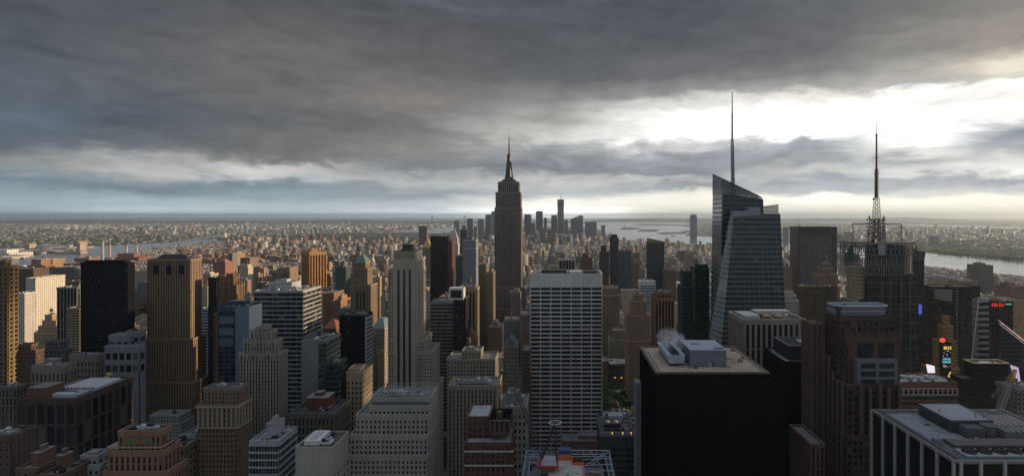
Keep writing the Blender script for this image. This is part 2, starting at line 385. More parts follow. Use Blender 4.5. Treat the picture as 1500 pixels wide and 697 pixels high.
def clutter(root, rect, z, seed, n=10):
    # small rooftop pieces: vents, hatches and pipe runs, each an object sharing one of a few meshes
    rr = random.Random(seed*7+1); x0, x1, y0, y1 = rect
    if x1-x0 < 8 or y1-y0 < 6: return
    cols = ((.30,.30,.30), (.10,.10,.10), (.45,.45,.44), (.20,.17,.14), (.06,.06,.06))
    for _ in range(n):
        kind = rr.choice(('vent', 'vent', 'vent', 'pipe', 'hatch')); ci = rr.randrange(5)
        if (kind, ci) not in PROPS:
            mb = MB()
            if kind == 'vent': mb.box(-.5,.5,-.5,.5,0,.8); mb.box(-.6,.6,-.6,.6,.8,1.0)
            elif kind == 'pipe': mb.beam((-.5,0,.35),(.5,0,.35),.12,6); mb.beam((-.45,0,0),(-.45,0,.35),.08); mb.beam((.45,0,0),(.45,0,.35),.08)
            else: mb.box(-.5,.5,-.5,.5,0,.35); mb.face([(-.5,-.5,.36),(.5,-.5,.36),(.5,.5,.9),(-.5,.5,.9)])
            me = bpy.data.meshes.new(kind); me.from_pydata(mb.v, [], mb.f); me.materials.append(plain('prop_%d' % ci, cols[ci], .6)); PROPS[(kind, ci)] = me
        o = bpy.data.objects.new(kind, PROPS[(kind, ci)]); COL.objects.link(o); o.parent = root
        sx = rr.uniform(.8, 2.6) if kind != 'pipe' else rr.uniform(5, min(16, (x1-x0)*.5)); sy = rr.uniform(.8, 2.6) if kind != 'pipe' else 1.5
        hw = max(sx, sy)/2+.4
        if x1-x0 < 2*hw+1 or y1-y0 < 2*hw+1: hw = min(x1-x0, y1-y0)/2-.3
        o.location = (rr.uniform(x0+hw, x1-hw)-root.location.x, rr.uniform(y0+hw, y1-hw)-root.location.y, z-root.location.z)
        o.scale = (sx, sy, rr.uniform(.8, 2.2)); o.rotation_euler.z = 0 if kind != 'pipe' or (y1-y0) < sx+2 or rr.random() < .6 else R(90)
def parapet(mb, x0, x1, y0, y1, z, e=.6, t=.5, h=1.1, lip=1.0, mi=0):
    # a ring that caps the walls: four boxes butted end to end
    for a in ((x0-e, x1+e, y0-e, y0+t), (x0-e, x1+e, y1-t, y1+e), (x0-e, x0+t, y0+t, y1-t), (x1-t, x1+e, y0+t, y1-t)):
        mb.box(a[0], a[1], a[2], a[3], z-lip, z+h, mi)
class Bld:
    """one building: an Empty at its base, parts wall, glazing, roof, windows and rooftop pieces"""
    def __init__(s, name, label, cat, Y, tiers, style, roof=(), wcol=None, group=None, rot=0, seed=None, hint=None, foot=True):
        st = dict(wall=(.25, .2, .15), glass=(.02, .024, .03), bay=3.4, fl=3.8, fu=.5, fv=.5, span=None, geo=True, pd=.4, sd=.25,
                  blinds=.22, win=False, cap=True, top=0.0, roof=(.15, .145, .14), mull=.0, grough=.12, header=1.0, base=0.0); st.update(style)
        s.st = st; s.Y = Y; s.seed = seed if seed is not None else sum(map(ord, label)); rnd = random.Random(s.seed)
        T = []; pz = 0.0
        for t in tiers:
            l, r, top, off, dep = t[:5]; YY = Y+off
            if len(t) > 5: z0 = 0.0 if t[5] == 'g' else PZ(t[5], YY)
            else: z0 = pz
            z1 = PZ(top, YY); pz = z1
            T.append((PX(l, YY), PX(r, YY), YY, YY+dep, z0, z1))
        s.T = T
        xs = [a for t in T for a in t[:2]]; ys = [a for t in T for a in t[2:4]]
        cx, cy = (min(xs)+max(xs))/2, (min(ys)+max(ys))/2
        s.root = empty(name, (cx, cy, 0), label, cat, group)
        if foot: FOOT.append((min(xs), max(xs), min(ys), max(ys)))
        lm = max(T, key=lambda t: t[5]); s.px = VPX+(lm[0]+lm[1])/2*HFX/lm[2]; s.py = VPY+(CAMH-lm[5])*HFX/lm[2]
        if hint: LANDMARK.append((s.px, s.py, Y, hint))
        wall, gl, rf = MB(), MB(), MB(); panes = []
        for (x0, x1, y0, y1, z0, z1) in T:
            if not st['geo']:
                wall.box(x0, x1, y0, y1, z0, z1, 0, bay=st['bay'], fl=st['fl'], skip='td')
            else:
                gl.box(x0, x1, y0, y1, z0, z1-.02, 0, bay=st['bay'], fl=st['fl'], skip='td')
                s.facade(wall, panes, x0, x1, y0, y1, z0, z1)
            rf.face([(x0, y0, z1), (x1, y0, z1), (x1, y1, z1), (x0, y1, z1)], None, 0)
            e = (st['pd']+.12) if st['geo'] else .25
            if st['cap']: parapet(wall, x0, x1, y0, y1, z1, e=e, t=.4, h=1.1, lip=.9, mi=1 if not st['geo'] else 0)
        if st['geo']:
            s.wall = wall.build('wall', [wallmat(st['wall']), wallmat(st['span'] or st['wall'])], s.root)
            s.glaz = gl.build('glazing', glassmat(st['glass'], st['blinds'], st['mull'], st['grough']), s.root)
        else:
            s.wall = wall.build('wall', [facmat(st['wall'], st['glass'], st['fu'], st['fv'], st['span'], st['blinds']), wallmat(st['wall'])], s.root)
        rf.build('roof', roofmat(st['roof']), s.root)
        if panes: s.windows(panes, rnd)
        if roof:
            x0, x1, y0, y1, z0, z1 = T[-1]; rooftop(s.root, (x0+1, x1-1, y0+1, y1-1), z1, s.seed, roof, wcol or st['wall'])
        if Y < 1100 and not rot:
            for t in T[-2:]:
                if t is T[-1] or (t[1]-t[0])*(t[3]-t[2]) > 1.6*(T[-1][1]-T[-1][0])*(T[-1][3]-T[-1][2]): clutter(s.root, (t[0]+1, t[1]-1, t[2]+1, t[3]-1) if t is T[-1] else (t[0]+.5, t[1]-.5, t[2]+.2, T[-1][2]), t[5], s.seed, 5 + int(min(14, (t[1]-t[0])*(t[3]-t[2])/90)) if Y < 700 else 5)
        if rot: s.root.rotation_euler.z = rot
    def facade(s, mb, panes, x0, x1, y0, y1, z0, z1):
        st = s.st; pd, sd = st['pd'], st['sd']
        if abs(pd-sd) < .06: sd = pd-.07 if pd > .12 else pd+.07
        smi = 1 if st['span'] else 0
        H = z1-z0; nf = max(1, int(round((H-st['header']-st['base'])/st['fl']))); fl = (H-st['header']-st['base'])/nf
        for face in ('f', 'r', 'l', 'b'):
            a0, a1 = (x0, x1) if face in 'fb' else (y0, y1); W = a1-a0
            nb = max(1, round(W/st['bay'])); bw = W/nb; pw = bw*(1-st['fu']); sh = fl*(1-st['fv'])
            def put(u0, u1, za, zb, d, mi, sk='td'):
                if face == 'f': mb.box(u0, u1, y0-d, y0, za, zb, mi, skip='b'+sk)
                elif face == 'b': mb.box(u0, u1, y1, y1+d, za, zb, mi, skip='f'+sk)
                elif face == 'r': mb.box(x1, x1+d, u0, u1, za, zb, mi, skip='l'+sk)
                else: mb.box(x0-d, x0, u0, u1, za, zb, mi, skip='r'+sk)
            if face == 'b': put(a0, a1, z0, z1, sd, 0); continue
            if st['header'] > 0: put(a0, a1, z1-st['header'], z1-.03, pd+.05, 0, 't')
            if pd > 0 and pw > .02:
                for i in range(nb+1):
                    c = a0+i*bw; u0 = max(a0, c-pw/2); u1 = min(a1, c+pw/2)
                    put(u0, u1, z0, z1-st['header'], pd, 0)
            if sh > .02 and sd > 0:
                for k in range(nf+1):
                    zc = z1-st['header']-k*fl; za = max(z0, zc-sh/2); zb = min(z1-st['header'], zc+sh/2)
                    if za < zb-.02: put(a0, a1, za, zb, sd, smi, '')
            if st['base'] > 0: put(a0, a1, z0, z0+st['base'], pd+.04, 0, 't')
            if st['win']:
                for i in range(nb):
                    for k in range(nf):
                        uc = a0+(i+.5)*bw; zc = z1-st['header']-(k+.5)*fl
                        if face == 'f': c = (uc, y0-.04, zc); sz = (bw*st['fu'], .08, fl*st['fv'])
                        elif face == 'r': c = (x1+.04, uc, zc); sz = (.08, bw*st['fu'], fl*st['fv'])
                        else: c = (x0-.04, uc, zc); sz = (.08, bw*st['fu'], fl*st['fv'])
                        px = VPX+c[0]*HFX/c[1]; py = VPY+(CAMH-c[2])*HFX/c[1]
                        if not (-4 < px < 1504 and py < 700): continue
                        if face == 'r' and c[0] > 0: continue
                        if face == 'l' and c[0] < 0: continue
                        area = sz[0]*sz[2] if face == 'f' else sz[1]*sz[2]*abs(c[0])/c[1]
                        panes.append((-area*(HFX/c[1])**2, k*.001+(0 if face == 'f' else .5), c, sz))
    def windows(s, panes, rnd):
        panes.sort(key=lambda p: (round(p[0], 2), p[1]))
        root = s.root; ox, oy, oz = root.location
        for p in panes[:100]:
            k = rnd.choice((0, 0, 1, 1, 1, 5, 5, 2, 2, 4, 0, 3))
            o = bpy.data.objects.new('window', pane_mesh(k)); COL.objects.link(o); o.parent = root
            o.location = (p[2][0]-ox, p[2][1]-oy, p[2][2]-oz); o.scale = p[3]
        if len(panes) > 100:
            mb = MB()
            for p in panes[100:]:
                c, z = p[2], p[3]; k = rnd.choice((0, 0, 1, 1, 1, 5, 5, 2, 2, 4, 0, 3))
                mb.box(c[0]-z[0]/2, c[0]+z[0]/2, c[1]-z[1]/2, c[1]+z[1]/2, c[2]-z[2]/2, c[2]+z[2]/2, k)
            mb.build('window', [pane_mesh(k).materials[0] for k in range(6)], root, kind='stuff')
# ------------------------------------------------------------------ the modelled buildings
LIME=(.30,.265,.215); TAN=(.27,.205,.14); BRN=(.125,.085,.06); BRICK=(.17,.065,.04); ORG=(.34,.16,.075); WHT=(.55,.54,.50); GRY=(.22,.22,.225)
DK=(.022,.023,.026); GRAN=(.10,.066,.054); CREAM=(.42,.36,.27); SIL=(.34,.36,.38); GDK=(.012,.015,.02)
OFF='office_tower'; APT='apartment_building'; HOT='hotel'
def masonry(w, **k): d = dict(wall=w, bay=3.0, fl=3.7, fu=.46, fv=.52, pd=.3, sd=.3); d.update(k); return d
def tex(w, **k): d = dict(wall=w, geo=False, bay=3.4, fl=3.7, fu=.5, fv=.5, cap=True); d.update(k); return d
def B(name, label, Y, tiers, style, roof=('pent','unit'), **k):
    cat = {OFF:'office tower', APT:'apartment building', HOT:'hotel'}.get(name, k.pop('cat', 'building')); return Bld(name, label, cat, Y, tiers, style, roof, **k)

# ---- left edge and left foreground
b = B(OFF,'golden tan office tower with deep square windows at the left edge of the photo',550,[(-44,12,391,0,10),(-38,7,383,3,6)],
  dict(wall=(.21,.145,.075),bay=4.2,fl=4.2,fu=.55,fv=.6,pd=.7,sd=.5,win=True),('unit','mast','mast'),hint='golden tower at the left edge')
B(OFF,'sheer black glass slab tower left of the brown masonry tower',600,[(118,187,386,0,10),(124,183,383,2,6)],
  dict(wall=(.012,.013,.016),glass=(.008,.009,.012),bay=1.6,fl=3.8,fu=.8,fv=.8,pd=.12,sd=.06,blinds=.03,grough=.3,roof=(.03,.03,.03)),('unit','pent'),wcol=(.02,.02,.02),hint='sheer black slab tower')
b = B(OFF,'brown masonry tower with arched top windows and a dark hipped crown',650,[(212,285,560,-6,30,'g'),(214,281,497,-3,26),(216,279,381,0,20)],
  masonry((.27,.195,.13),bay=2.9,fl=3.9,fu=.42,fv=.6,span=(.09,.06,.045),win=True,pd=.45,sd=.15),(),hint='brown masonry tower with the hipped crown')
m = MB(); x0,x1,y0,y1,_,z1 = b.T[-1]
m.prism([(x0+5,y0+3,z1),(x1-5,y0+3,z1),(x1-5,y1-3,z1),(x0+5,y1-3,z1)],[(x0+11,y0+8,z1+6),(x1-11,y0+8,z1+6),(x1-11,y1-8,z1+6),(x0+11,y1-8,z1+6)])
m.build('crown_roof', plain('dark_slate',(.03,.028,.028),.7), b.root)
m = MB()
for k in range(3):       # tall arched bays under the cornice
    cx = x0+(x1-x0)*(.2+.3*k)
    m.box(cx-3,cx+3,y0-.75,y0-.45,z1-16,z1-6,0); m.cyl(cx,y0-.6,z1-6,z1-5.7,.1,n=6)
    for j in range(6): m.beam((cx-3+j*1.0,y0-.78,z1-6),(cx+3*math.cos(math.pi*(1-(j+.5)/6)),y0-.78,z1-6+2.8*math.sin(math.pi*(j+.5)/6)),.12)
m.build('arched_window', plain('pane_dark',(.03,.034,.04),.2), b.root)
b = B(OFF,'bulky dark brown brick block with a white ribbed skylight on its roof',400,[(25,111,585,0,53)],
  dict(wall=(.085,.058,.048),glass=(.012,.014,.018),bay=6.8,fl=15,fu=.72,fv=.9,pd=.5,sd=.5,header=3,blinds=.0,mull=.06,roof=(.10,.10,.10),win=True),(),hint='bulky dark brown block with the ribbed skylight')
x0,x1,y0,y1,_,z1 = b.T[-1]
m = MB(); m.box(x0+5,x0+18,y0+2,y0+17,z1,z1+7.5,0,1); m.build('penthouse',[wallmat((.14,.075,.05)),roofmat((.18,.17,.16))],b.root)
m = MB(); 
for i in range(9):
    a = x0+15+i*2.6
    m.face([(a,y0+19,z1+2.2),(a+1.3,y0+19,z1+3.2),(a+1.3,y1-9,z1+3.2),(a,y1-9,z1+2.2)]); m.face([(a+1.3,y0+19,z1+3.2),(a+2.6,y0+19,z1+2.2),(a+2.6,y1-9,z1+2.2),(a+1.3,y1-9,z1+3.2)])
m.box(x0+15,x0+38.4,y0+19,y1-9,z1,z1+2.1); m.build('skylight',plain('ribbed_white',(.42,.43,.43),.5),b.root)
m = MB(); m.box(x1-7,x1-5.5,y0+8,y1-5,z1+.4,z1+1.2); m.box(x0+20,x0+34,y0+5,y0+9,z1,z1+2.5); m.cyl(x0+33,y0+13,z1,z1+2.4,1.4); m.build('duct',LIGHT(),b.root)
m = MB(); m.box(x1-6,x1-3,y1-22,y1-12,z1,z1+1.6); m.box(x1-16,x1-13,y1-6,y1-3,z1,z1+5); m.build('yellow_hoist',plain('dull_yellow',(.45,.33,.05),.6),b.root)
m = MB(); m.box(x0+24,x1-13,y1-8,y1-2,z1,z1+3); m.build('cooling_tower',GREY(),b.root)
B(OFF,'beaux arts limestone block with a wide cornice behind the dark brown block',470,[(46,94,537,0,12)],masonry((.21,.185,.15),bay=3.3,fl=8,fu=.45,fv=.8,header=5,win=True,roof=(.17,.175,.18)),('unit','pent'),hint='beaux arts block with the wide cornice')
B(OFF,'second beaux arts limestone block, to the right of its cornice-topped twin',540,[(102,144,521,0,9)],masonry((.20,.175,.14),bay=3.3,fl=6,fu=.45,fv=.7,header=5,roof=(.17,.175,.18)),('unit',))
B(OFF,'low grey stepped block above the beaux arts pair',600,[(66,96,512,0,8),(68,92,500,1,6)],dict(wall=(.16,.165,.17),bay=4,fl=3.8,fu=.6,fv=.45),('unit',))
B(OFF,'brown brick mid-rise with a corner turret left of the beaux arts block',560,[(20,52,514,0,9),(24,46,505,1,7)],masonry((.11,.08,.06)),('unit','tank'))
B(OFF,'grey pilastered office block at the left edge below the golden tower',480,[(-14,25,568,0,11)],masonry((.13,.12,.105),bay=3,fl=7,fu=.5,fv=.8),('unit','duct'))
b = B(OFF,'pale grey modern block with two rows of huge square windows',520,[(154,204,508,0,7),(160,190,492,9,12,'g'),(186,204,486,14,8,'g')],
  dict(wall=(.20,.21,.22),glass=(.02,.026,.034),bay=6,fl=9,fu=.74,fv=.55,pd=.5,sd=.5,header=3,base=118,blinds=.05,win=True,roof=(.18,.19,.20)),('unit',),hint='pale grey block with huge square windows')
B(APT,'dim pinkish brick party wall at the bottom left corner',300,[(-30,16,640,0,14)],masonry((.11,.08,.07),fu=.25,fv=.3,win=True),('unit',))
B(APT,'low brown flat-roofed row beside the pinkish party wall',290,[(24,53,688,0,18)],masonry((.15,.10,.075)),('pent','unit'))
B(APT,'brown brick block with a stair bulkhead at the bottom left',285,[(58,92,697,0,16)],masonry((.12,.08,.06)),('unit','pent'))
B(APT,'small white brick building with stepped dormers left of the orange brick tower',300,[(112,146,683,0,12),(119,143,669,2,8)],masonry((.27,.275,.28),bay=3.2,fl=4,win=True),('unit',),hint='small white stepped building')
b = B(OFF,'orange brick tower with a green mosaic panel and stone bands at the crown',300,[(152,246,692,-3,15,'g'),(160,240,662,-1.5,12),(174,236,633,0,8)],
  dict(wall=(.25,.145,.10),bay=2.7,fl=4.2,fu=.48,fv=.68,pd=.35,sd=.2,span=(.12,.07,.05),header=2.0,win=True,glass=(.015,.018,.022)),('unit','duct'),hint='orange brick tower with the mosaic panel')
x0,x1,y0,y1,_,z1 = b.T[-1]
m = MB(); m.box(x0+3.5,x1-4,y0-.95,y0-.55,z1-5.6,z1-2.2,0); m.box(x1+.55,x1+.9,y0+2,y0+6,z1-5.4,z1-2.4,0); m.build('mosaic_panel',plain('mosaic_green',(.13,.15,.07),.6,0,.5,1.3),b.root)
m = MB(); m.cyl((x0+x1)/2,y0-1.0,z1-4.9,z1-2.9,.9,n=12); m.box(x0+3,x1-3.5,y0-.85,y0-.5,z1-6.2,z1-5.7); m.box(x0+3,x1-3.5,y0-.85,y0-.5,z1-2.1,z1-1.6); m.build('medallion',wallmat((.30,.10,.06)),b.root)
for (bx0,bx1) in ((x0-5,x0+.5),):
    m = MB(); m.box(bx0,bx1,y0-1.2,y0+7,0,z1-7,0)
    for k in range(4): m.box(bx0-.25,bx1+.25,y0-1.45,y0+7.25,z1-8-k*9,z1-6.9-k*9,1)
    m.build('corner_buttress',[wallmat((.25,.145,.10)),wallmat((.30,.26,.20))],b.root)
m = MB()
for k in range(3):
    zz_ = z1-7.2-k*15
    m.box(x0-.8,x1+.8,y0-.8,y0-.35,zz_-.6,zz_+.2)
    m.box(x1+.45,x1+.85,y0-.3,y1+.3,zz_-.6,zz_+.2)
m.build('stone_band',wallmat((.36,.30,.23)),b.root)
B(OFF,'olive stone wing with paired windows just right of the orange brick tower',350,[(238,271,655,0,45)],masonry((.19,.165,.115),bay=3.4,fl=4.2,win=True),('unit','duct','fans'),hint='olive stone wing beside the orange brick tower')
b = B(HOT,'tall brown brick hotel with a pale colonnade band and a stone penthouse',360,[(290,348,594,0,15,'g'),(299,351,570,3,10)],
  masonry((.20,.15,.11),bay=2.2,fl=3.1,fu=.42,fv=.55,win=True,header=1.5),('unit','mast'),hint='brown brick hotel with the pale colonnade')
x0,x1,y0,y1,_,z1 = b.T[0]
m = MB(); 
for i in range(9):
    c = x0+.6+i*(x1-x0-1.2)/8; m.box(c-.55,c+.55,y0-.75,y0-.32,z1-13,z1-1.2)
for i in range(5):
    c = y0+.6+i*(y1-y0-1.2)/4; m.box(x1+.32,x1+.75,c-.55,c+.55,z1-13,z1-1.2)
m.box(x0-.8,x1+.8,y0-.9,y0-.3,z1-13.9,z1-13); m.box(x1+.3,x1+.9,y0-.3,y1,z1-13.9,z1-13); m.box(x0-1.1,x1+1.1,y0-1.2,y0-.42,z1-1.1,z1-.1); m.box(x1+.42,x1+1.2,y0-.4,y1,z1-1.1,z1-.1)
m.build('colonnade',wallmat((.33,.29,.23)),b.root)
b = B(HOT,'grey stone setback hotel tower with a scalloped crown',400,[(350,424,640,-6,26,'g'),(352,409,519,0,12,'g'),(358,403,500,1.5,10),(368,397,487,3,8),(376,390,480,4,6)],
  masonry((.27,.24,.205),bay=2.1,fl=2.7,fu=.46,fv=.58,win=True,pd=.4,sd=.2,span=(.13,.12,.105)),('unit',),hint='grey setback hotel with the scalloped crown')
for T in b.T[1:4]:
    m = MB(); n = int((T[1]-T[0])/2.6)
    for i in range(n+1):
        c = T[0]+i*(T[1]-T[0])/n; m.box(c-.5,c+.5,T[2]-.95,T[2]-.45,T[5]-4,T[5]+2.2); m.cyl(c,T[2]-.7,T[5]+2.2,T[5]+3.1,.5,0,6)
    m.build('finial_row',wallmat((.27,.245,.21)),b.root)
B(OFF,'glass office block with white floor bands at the foot of the setback hotel',310,[(366,408,648,0,21)],
  dict(wall=(.30,.31,.32),glass=(.02,.025,.03),bay=1.5,fl=3.9,fu=.88,fv=.78,pd=.12,sd=.8,blinds=.35,header=1.2,win=True,roof=(.26,.27,.28)),('pent','unit'),hint='glass block with white floor bands')
b = B(OFF,'plain pale concrete block with a big white rooftop fan unit',300,[(433,488,657,0,22)],
  dict(wall=(.34,.32,.28),bay=4.4,fl=4.6,fu=.3,fv=.5,pd=.1,sd=.1,header=13,blinds=.1,win=True,roof=(.07,.07,.065)),('unit','duct'),hint='plain concrete block with the white fan unit')
x0,x1,y0,y1,_,z1 = b.T[-1]
m = MB(); m.box(x0+3,x0+11,y0+3,y0+18,z1+.5,z1+3); 
for k in range(3): m.cyl(x0+7,y0+6+k*4.6,z1+3,z1+3.7,1.9,n=12,cap=False); m.cyl(x0+7,y0+6+k*4.6,z1+3,z1+3.4,.6,n=8)
m.build('cooling_tower',plain('white_unit',(.6,.6,.58),.5),b.root)
b = B(OFF,'white stone office building stepping down in three broad setbacks',330,[(500,625.3,668,-8,26,'g'),(514,626.5,638,-6,24),(522,627.7,609,-4,22),(541,628.8,596,-2,20),(545,630,584,0,18)],
  dict(wall=(.30,.28,.25),glass=(.02,.022,.027),bay=2.35,fl=2.75,fu=.44,fv=.58,pd=.35,sd=.32,header=1.8,win=True,blinds=.15,roof=(.16,.155,.15)),(),hint='white stone building with three setbacks')
x0,x1,y0,y1,_,z1 = b.T[-1]
m = MB(); m.box(x0+1,x1-1,y0-.9,y0-.5,z1-4.5,z1-1.5); m.build('louvre_band',plain('louvre',(.10,.105,.11),.5),b.root)
m = MB(); n = 16
for i in range(n+1):
    c = x0+i*(x1-x0)/n; m.beam((c,y0,z1+2.4),(c,y1-6,z1+2.4),.16)
for k in range(5): m.beam((x0,y0+k*5.5,z1+2.4),(x1,y0+k*5.5,z1+2.4),.16)
for i in range(0,n+1,4):
    for k in range(0,5,2): m.beam((x0+i*(x1-x0)/n,y0+k*5.5,z1),(x0+i*(x1-x0)/n,y0+k*5.5,z1+2.4),.14)
m.build('roof_grille',plain('grille',(.32,.33,.34),.5),b.root)
rooftop(b.root,(x0+2,x1-2,y0+2,y1-2),z1,5,('unit','duct','unit'))

# ---- second row left: glass and deco towers
b = B(OFF,'narrow office tower half dark glass and half pale blue panels with a white side wall',520,[(319,364,451,0,22)],
  dict(wall=(.05,.07,.10),glass=(.014,.022,.034),bay=5.5,fl=3.9,fu=.82,fv=.8,pd=.1,sd=.12,blinds=.06,header=3,win=True,roof=(.2,.2,.21)),('unit','pent'),hint='narrow tower with the white side wall')
x0,x1,y0,y1,_,z1 = b.T[-1]
m = MB(); m.box(x1+.16,x1+.6,y0-.3,y1+.3,0,z1+1.1); m.build('side_wall',plain('white_panel',(.55,.56,.57),.6),b.root)
m = MB()
for k in range(3):
    for j in range(3): m.box(x1+.6,x1+.7,y0+4+k*5,y0+5.3+k*5,z1-24-j*9,z1-20-j*9)
m.build('slot_window',plain('pane_dark',(.03,.034,.04),.2),b.root)
m = MB()
for k in range(3): m.box(x0+1.5,x0+14.5,y0-.5,y0-.16,z1-9-k*10-5,z1-9-k*10+1.5)
m.build('glass_sheet',plain('reflective_sheet',(.14,.18,.22),.12,.3),b.root)
m = MB(); m.box(x0+16,x1+.6,y0-.55,y0-.14,0,z1+1.0); m.build('blue_panel',plain('blue_panel',(.13,.18,.24),.35),b.root)
B(OFF,'broad office tower wrapped in alternating white bands and dark glass',600,[(372,444,427,0,45)],
  dict(wall=(.36,.36,.35),glass=(.015,.02,.028),bay=6,fl=4.6,fu=.97,fv=.76,pd=.08,sd=.5,header=.8,blinds=.08,win=True,roof=(.42,.42,.42)),('pent','unit','fans','unit'),wcol=(.4,.4,.4),hint='broad tower with white bands')
B(OFF,'slim black glass tower behind the gothic brown tower',660,[(305,322,408,0,25)],dict(wall=(.02,.02,.022),glass=GDK,bay=1.6,fu=.8,fv=.8,pd=.1,sd=.05,blinds=.03,roof=(.04,.04,.04)),('unit',))
b = B(OFF,'gothic brown tower with pointed buttresses around its crown',640,[(314,354,460,-6,18,'g'),(319,346,419,0,14),(323,342,408,2,10)],masonry((.19,.13,.09),bay=2.6,fl=4,fu=.42,fv=.62,pd=.6,sd=.2,span=(.08,.05,.035)),('pent',),hint='gothic brown tower with pointed buttresses')
m = MB()
for T in b.T[1:]:
    n = 6
    for i in range(n+1):
        c = T[0]+i*(T[1]-T[0])/n
        m.box(c-.8,c+.8,T[2]-1.2,T[2]-.55,T[5]-12,T[5]+3); m.cyl(c,T[2]-.85,T[5]+3,T[5]+8,.8,0,5)
    for i in range(4):
        c = T[2]+i*(T[3]-T[2])/3; m.box(T[1]+.55,T[1]+1.2,c-.8,c+.8,T[5]-12,T[5]+3); m.cyl(T[1]+.85,c,T[5]+3,T[5]+8,.8,0,5)
m.build('buttress_row',wallmat((.22,.135,.08)),b.root)
b = B(OFF,'grey blank-fronted slab with a green glass side beside the white-banded tower',440,[(442,478,500,0,28)],
  dict(wall=(.17,.18,.18),glass=(.02,.05,.045),bay=1.8,fl=3.9,fu=.9,fv=.85,pd=.1,sd=.08,blinds=.1,header=1,roof=(.12,.12,.12)),('unit','duct'),hint='grey blank-fronted slab')
x0,x1,y0,y1,_,z1 = b.T[-1]
m = MB(); m.box(x0-.2,x1-6,y0-.5,y0-.16,0,z1+1.0)
for k in range(36): m.box(x0-.2,x0+3.5,y0-.62,y0-.5,z1-3-k*3.9,z1-2.6-k*3.9)
m.build('blank_wall',wallmat((.20,.205,.205)),b.root)
B(OFF,'low green glass wing at the foot of the grey blank-fronted slab',425,[(477,496,533,0,16)],dict(wall=(.05,.065,.058),glass=(.014,.03,.026),bay=2,fl=3.9,fu=.88,fv=.7,pd=.15,sd=.3,blinds=.15),('unit',))
B(OFF,'mansard-roofed dark stone block with a red brick chimney stack',390,[(424,489,607,0,30)],masonry((.13,.115,.095),bay=2.8,fl=6,fu=.45,fv=.75,header=2,win=True,roof=(.04,.04,.042)),('pent','unit'),wcol=(.13,.055,.04),hint='mansard-roofed dark stone block')
B(OFF,'sheer black glass tower with white ladder-like bands on its sunlit side',560,[(497,535,463,0,22)],
  dict(wall=(.03,.031,.034),glass=(.007,.008,.01),bay=1.7,fl=3.9,fu=.85,fv=.85,pd=.06,sd=.05,blinds=.02,header=.6,roof=(.05,.05,.05)),('unit',),hint='black tower with the white ladder side',)
x0,x1,y0,y1,_,z1 = LANDMARK and (PX(497,560),PX(535,560),560,582,0,PZ(463,560))
bl_root = [o for o in bpy.data.objects if o.type=='EMPTY'][-1]
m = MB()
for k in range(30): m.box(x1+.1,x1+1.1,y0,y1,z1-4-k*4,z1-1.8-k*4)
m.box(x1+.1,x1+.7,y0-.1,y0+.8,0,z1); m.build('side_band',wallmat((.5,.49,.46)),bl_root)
b = B(OFF,'tan stone office block whose right side glows in the low sun',430,[(508,531,547,0,22),(511,526,541,3,12)],masonry((.33,.26,.17),bay=2.6,fl=3.7,win=True,header=5),('tank','unit'),hint='tan block with glowing side')
b = B(OFF,'tan stone tower with a dark pyramid roof behind the glowing block',620,[(539,553,520,0,22,'g'),(541,551,506,2,12)],masonry((.30,.23,.15),bay=2.8),(),hint='small tan tower with the dark pyramid roof')
x0,x1,y0,y1,_,z1 = b.T[-1]; cx,cy=(x0+x1)/2,(y0+y1)/2
m = MB(); m.prism([(x0-1,y0-1,z1),(x1+1,y0-1,z1),(x1+1,y1+1,z1),(x0-1,y1+1,z1)],[(cx-.3,cy-.3,z1+9),(cx+.3,cy-.3,z1+9),(cx+.3,cy+.3,z1+9),(cx-.3,cy+.3,z1+9)]); m.build('pyramid_roof',plain('dark_slate',(.03,.028,.028),.7),b.root)
b = B(OFF,'slender tan skyscraper with a green copper pyramid roof',800,[(511,549,560,-6,40,'g'),(514,543,418,0,28),(517,538,394,2,23),(520,535,385,3,20)],
  masonry((.27,.205,.135),bay=3.1,fl=3.9,fu=.42,fv=.6,span=(.12,.09,.06),pd=.5,sd=.2),(),hint='tan skyscraper with the green pyramid roof')
x0,x1,y0,y1,_,z1 = b.T[-1]; cx,cy=(x0+x1)/2,(y0+y1)/2
m = MB(); m.prism([(x0-1,y0-1,z1+1),(x1+1,y0-1,z1+1),(x1+1,y1+1,z1+1),(x0-1,y1+1,z1+1)],[(cx-.8,cy-.8,z1+12),(cx+.8,cy-.8,z1+12),(cx+.8,cy+.8,z1+12),(cx-.8,cy+.8,z1+12)]); m.build('pyramid_roof',plain('copper_green',(.09,.17,.135),.7,0,.3,.5),b.root)
m = MB(); T=b.T[1]
cx=(T[0]+T[1])/2
for dx_ in (-5,0,5): m.box(cx+dx_-1.1,cx+dx_+1.1,T[2]-.85,T[2]-.5,T[5]-34,T[5]-8)
m.build('tall_window',plain('pane_dark',(.03,.034,.04),.2),b.root)
B(OFF,'teal glass slab with a cream side wall left of the green pyramid tower',1000,[(491,505,391,0,26)],dict(wall=(.13,.17,.15),glass=(.02,.045,.042),bay=1.8,fu=.7,fv=.7,pd=.3,sd=.1),('unit','pent'),hint='teal glass slab')
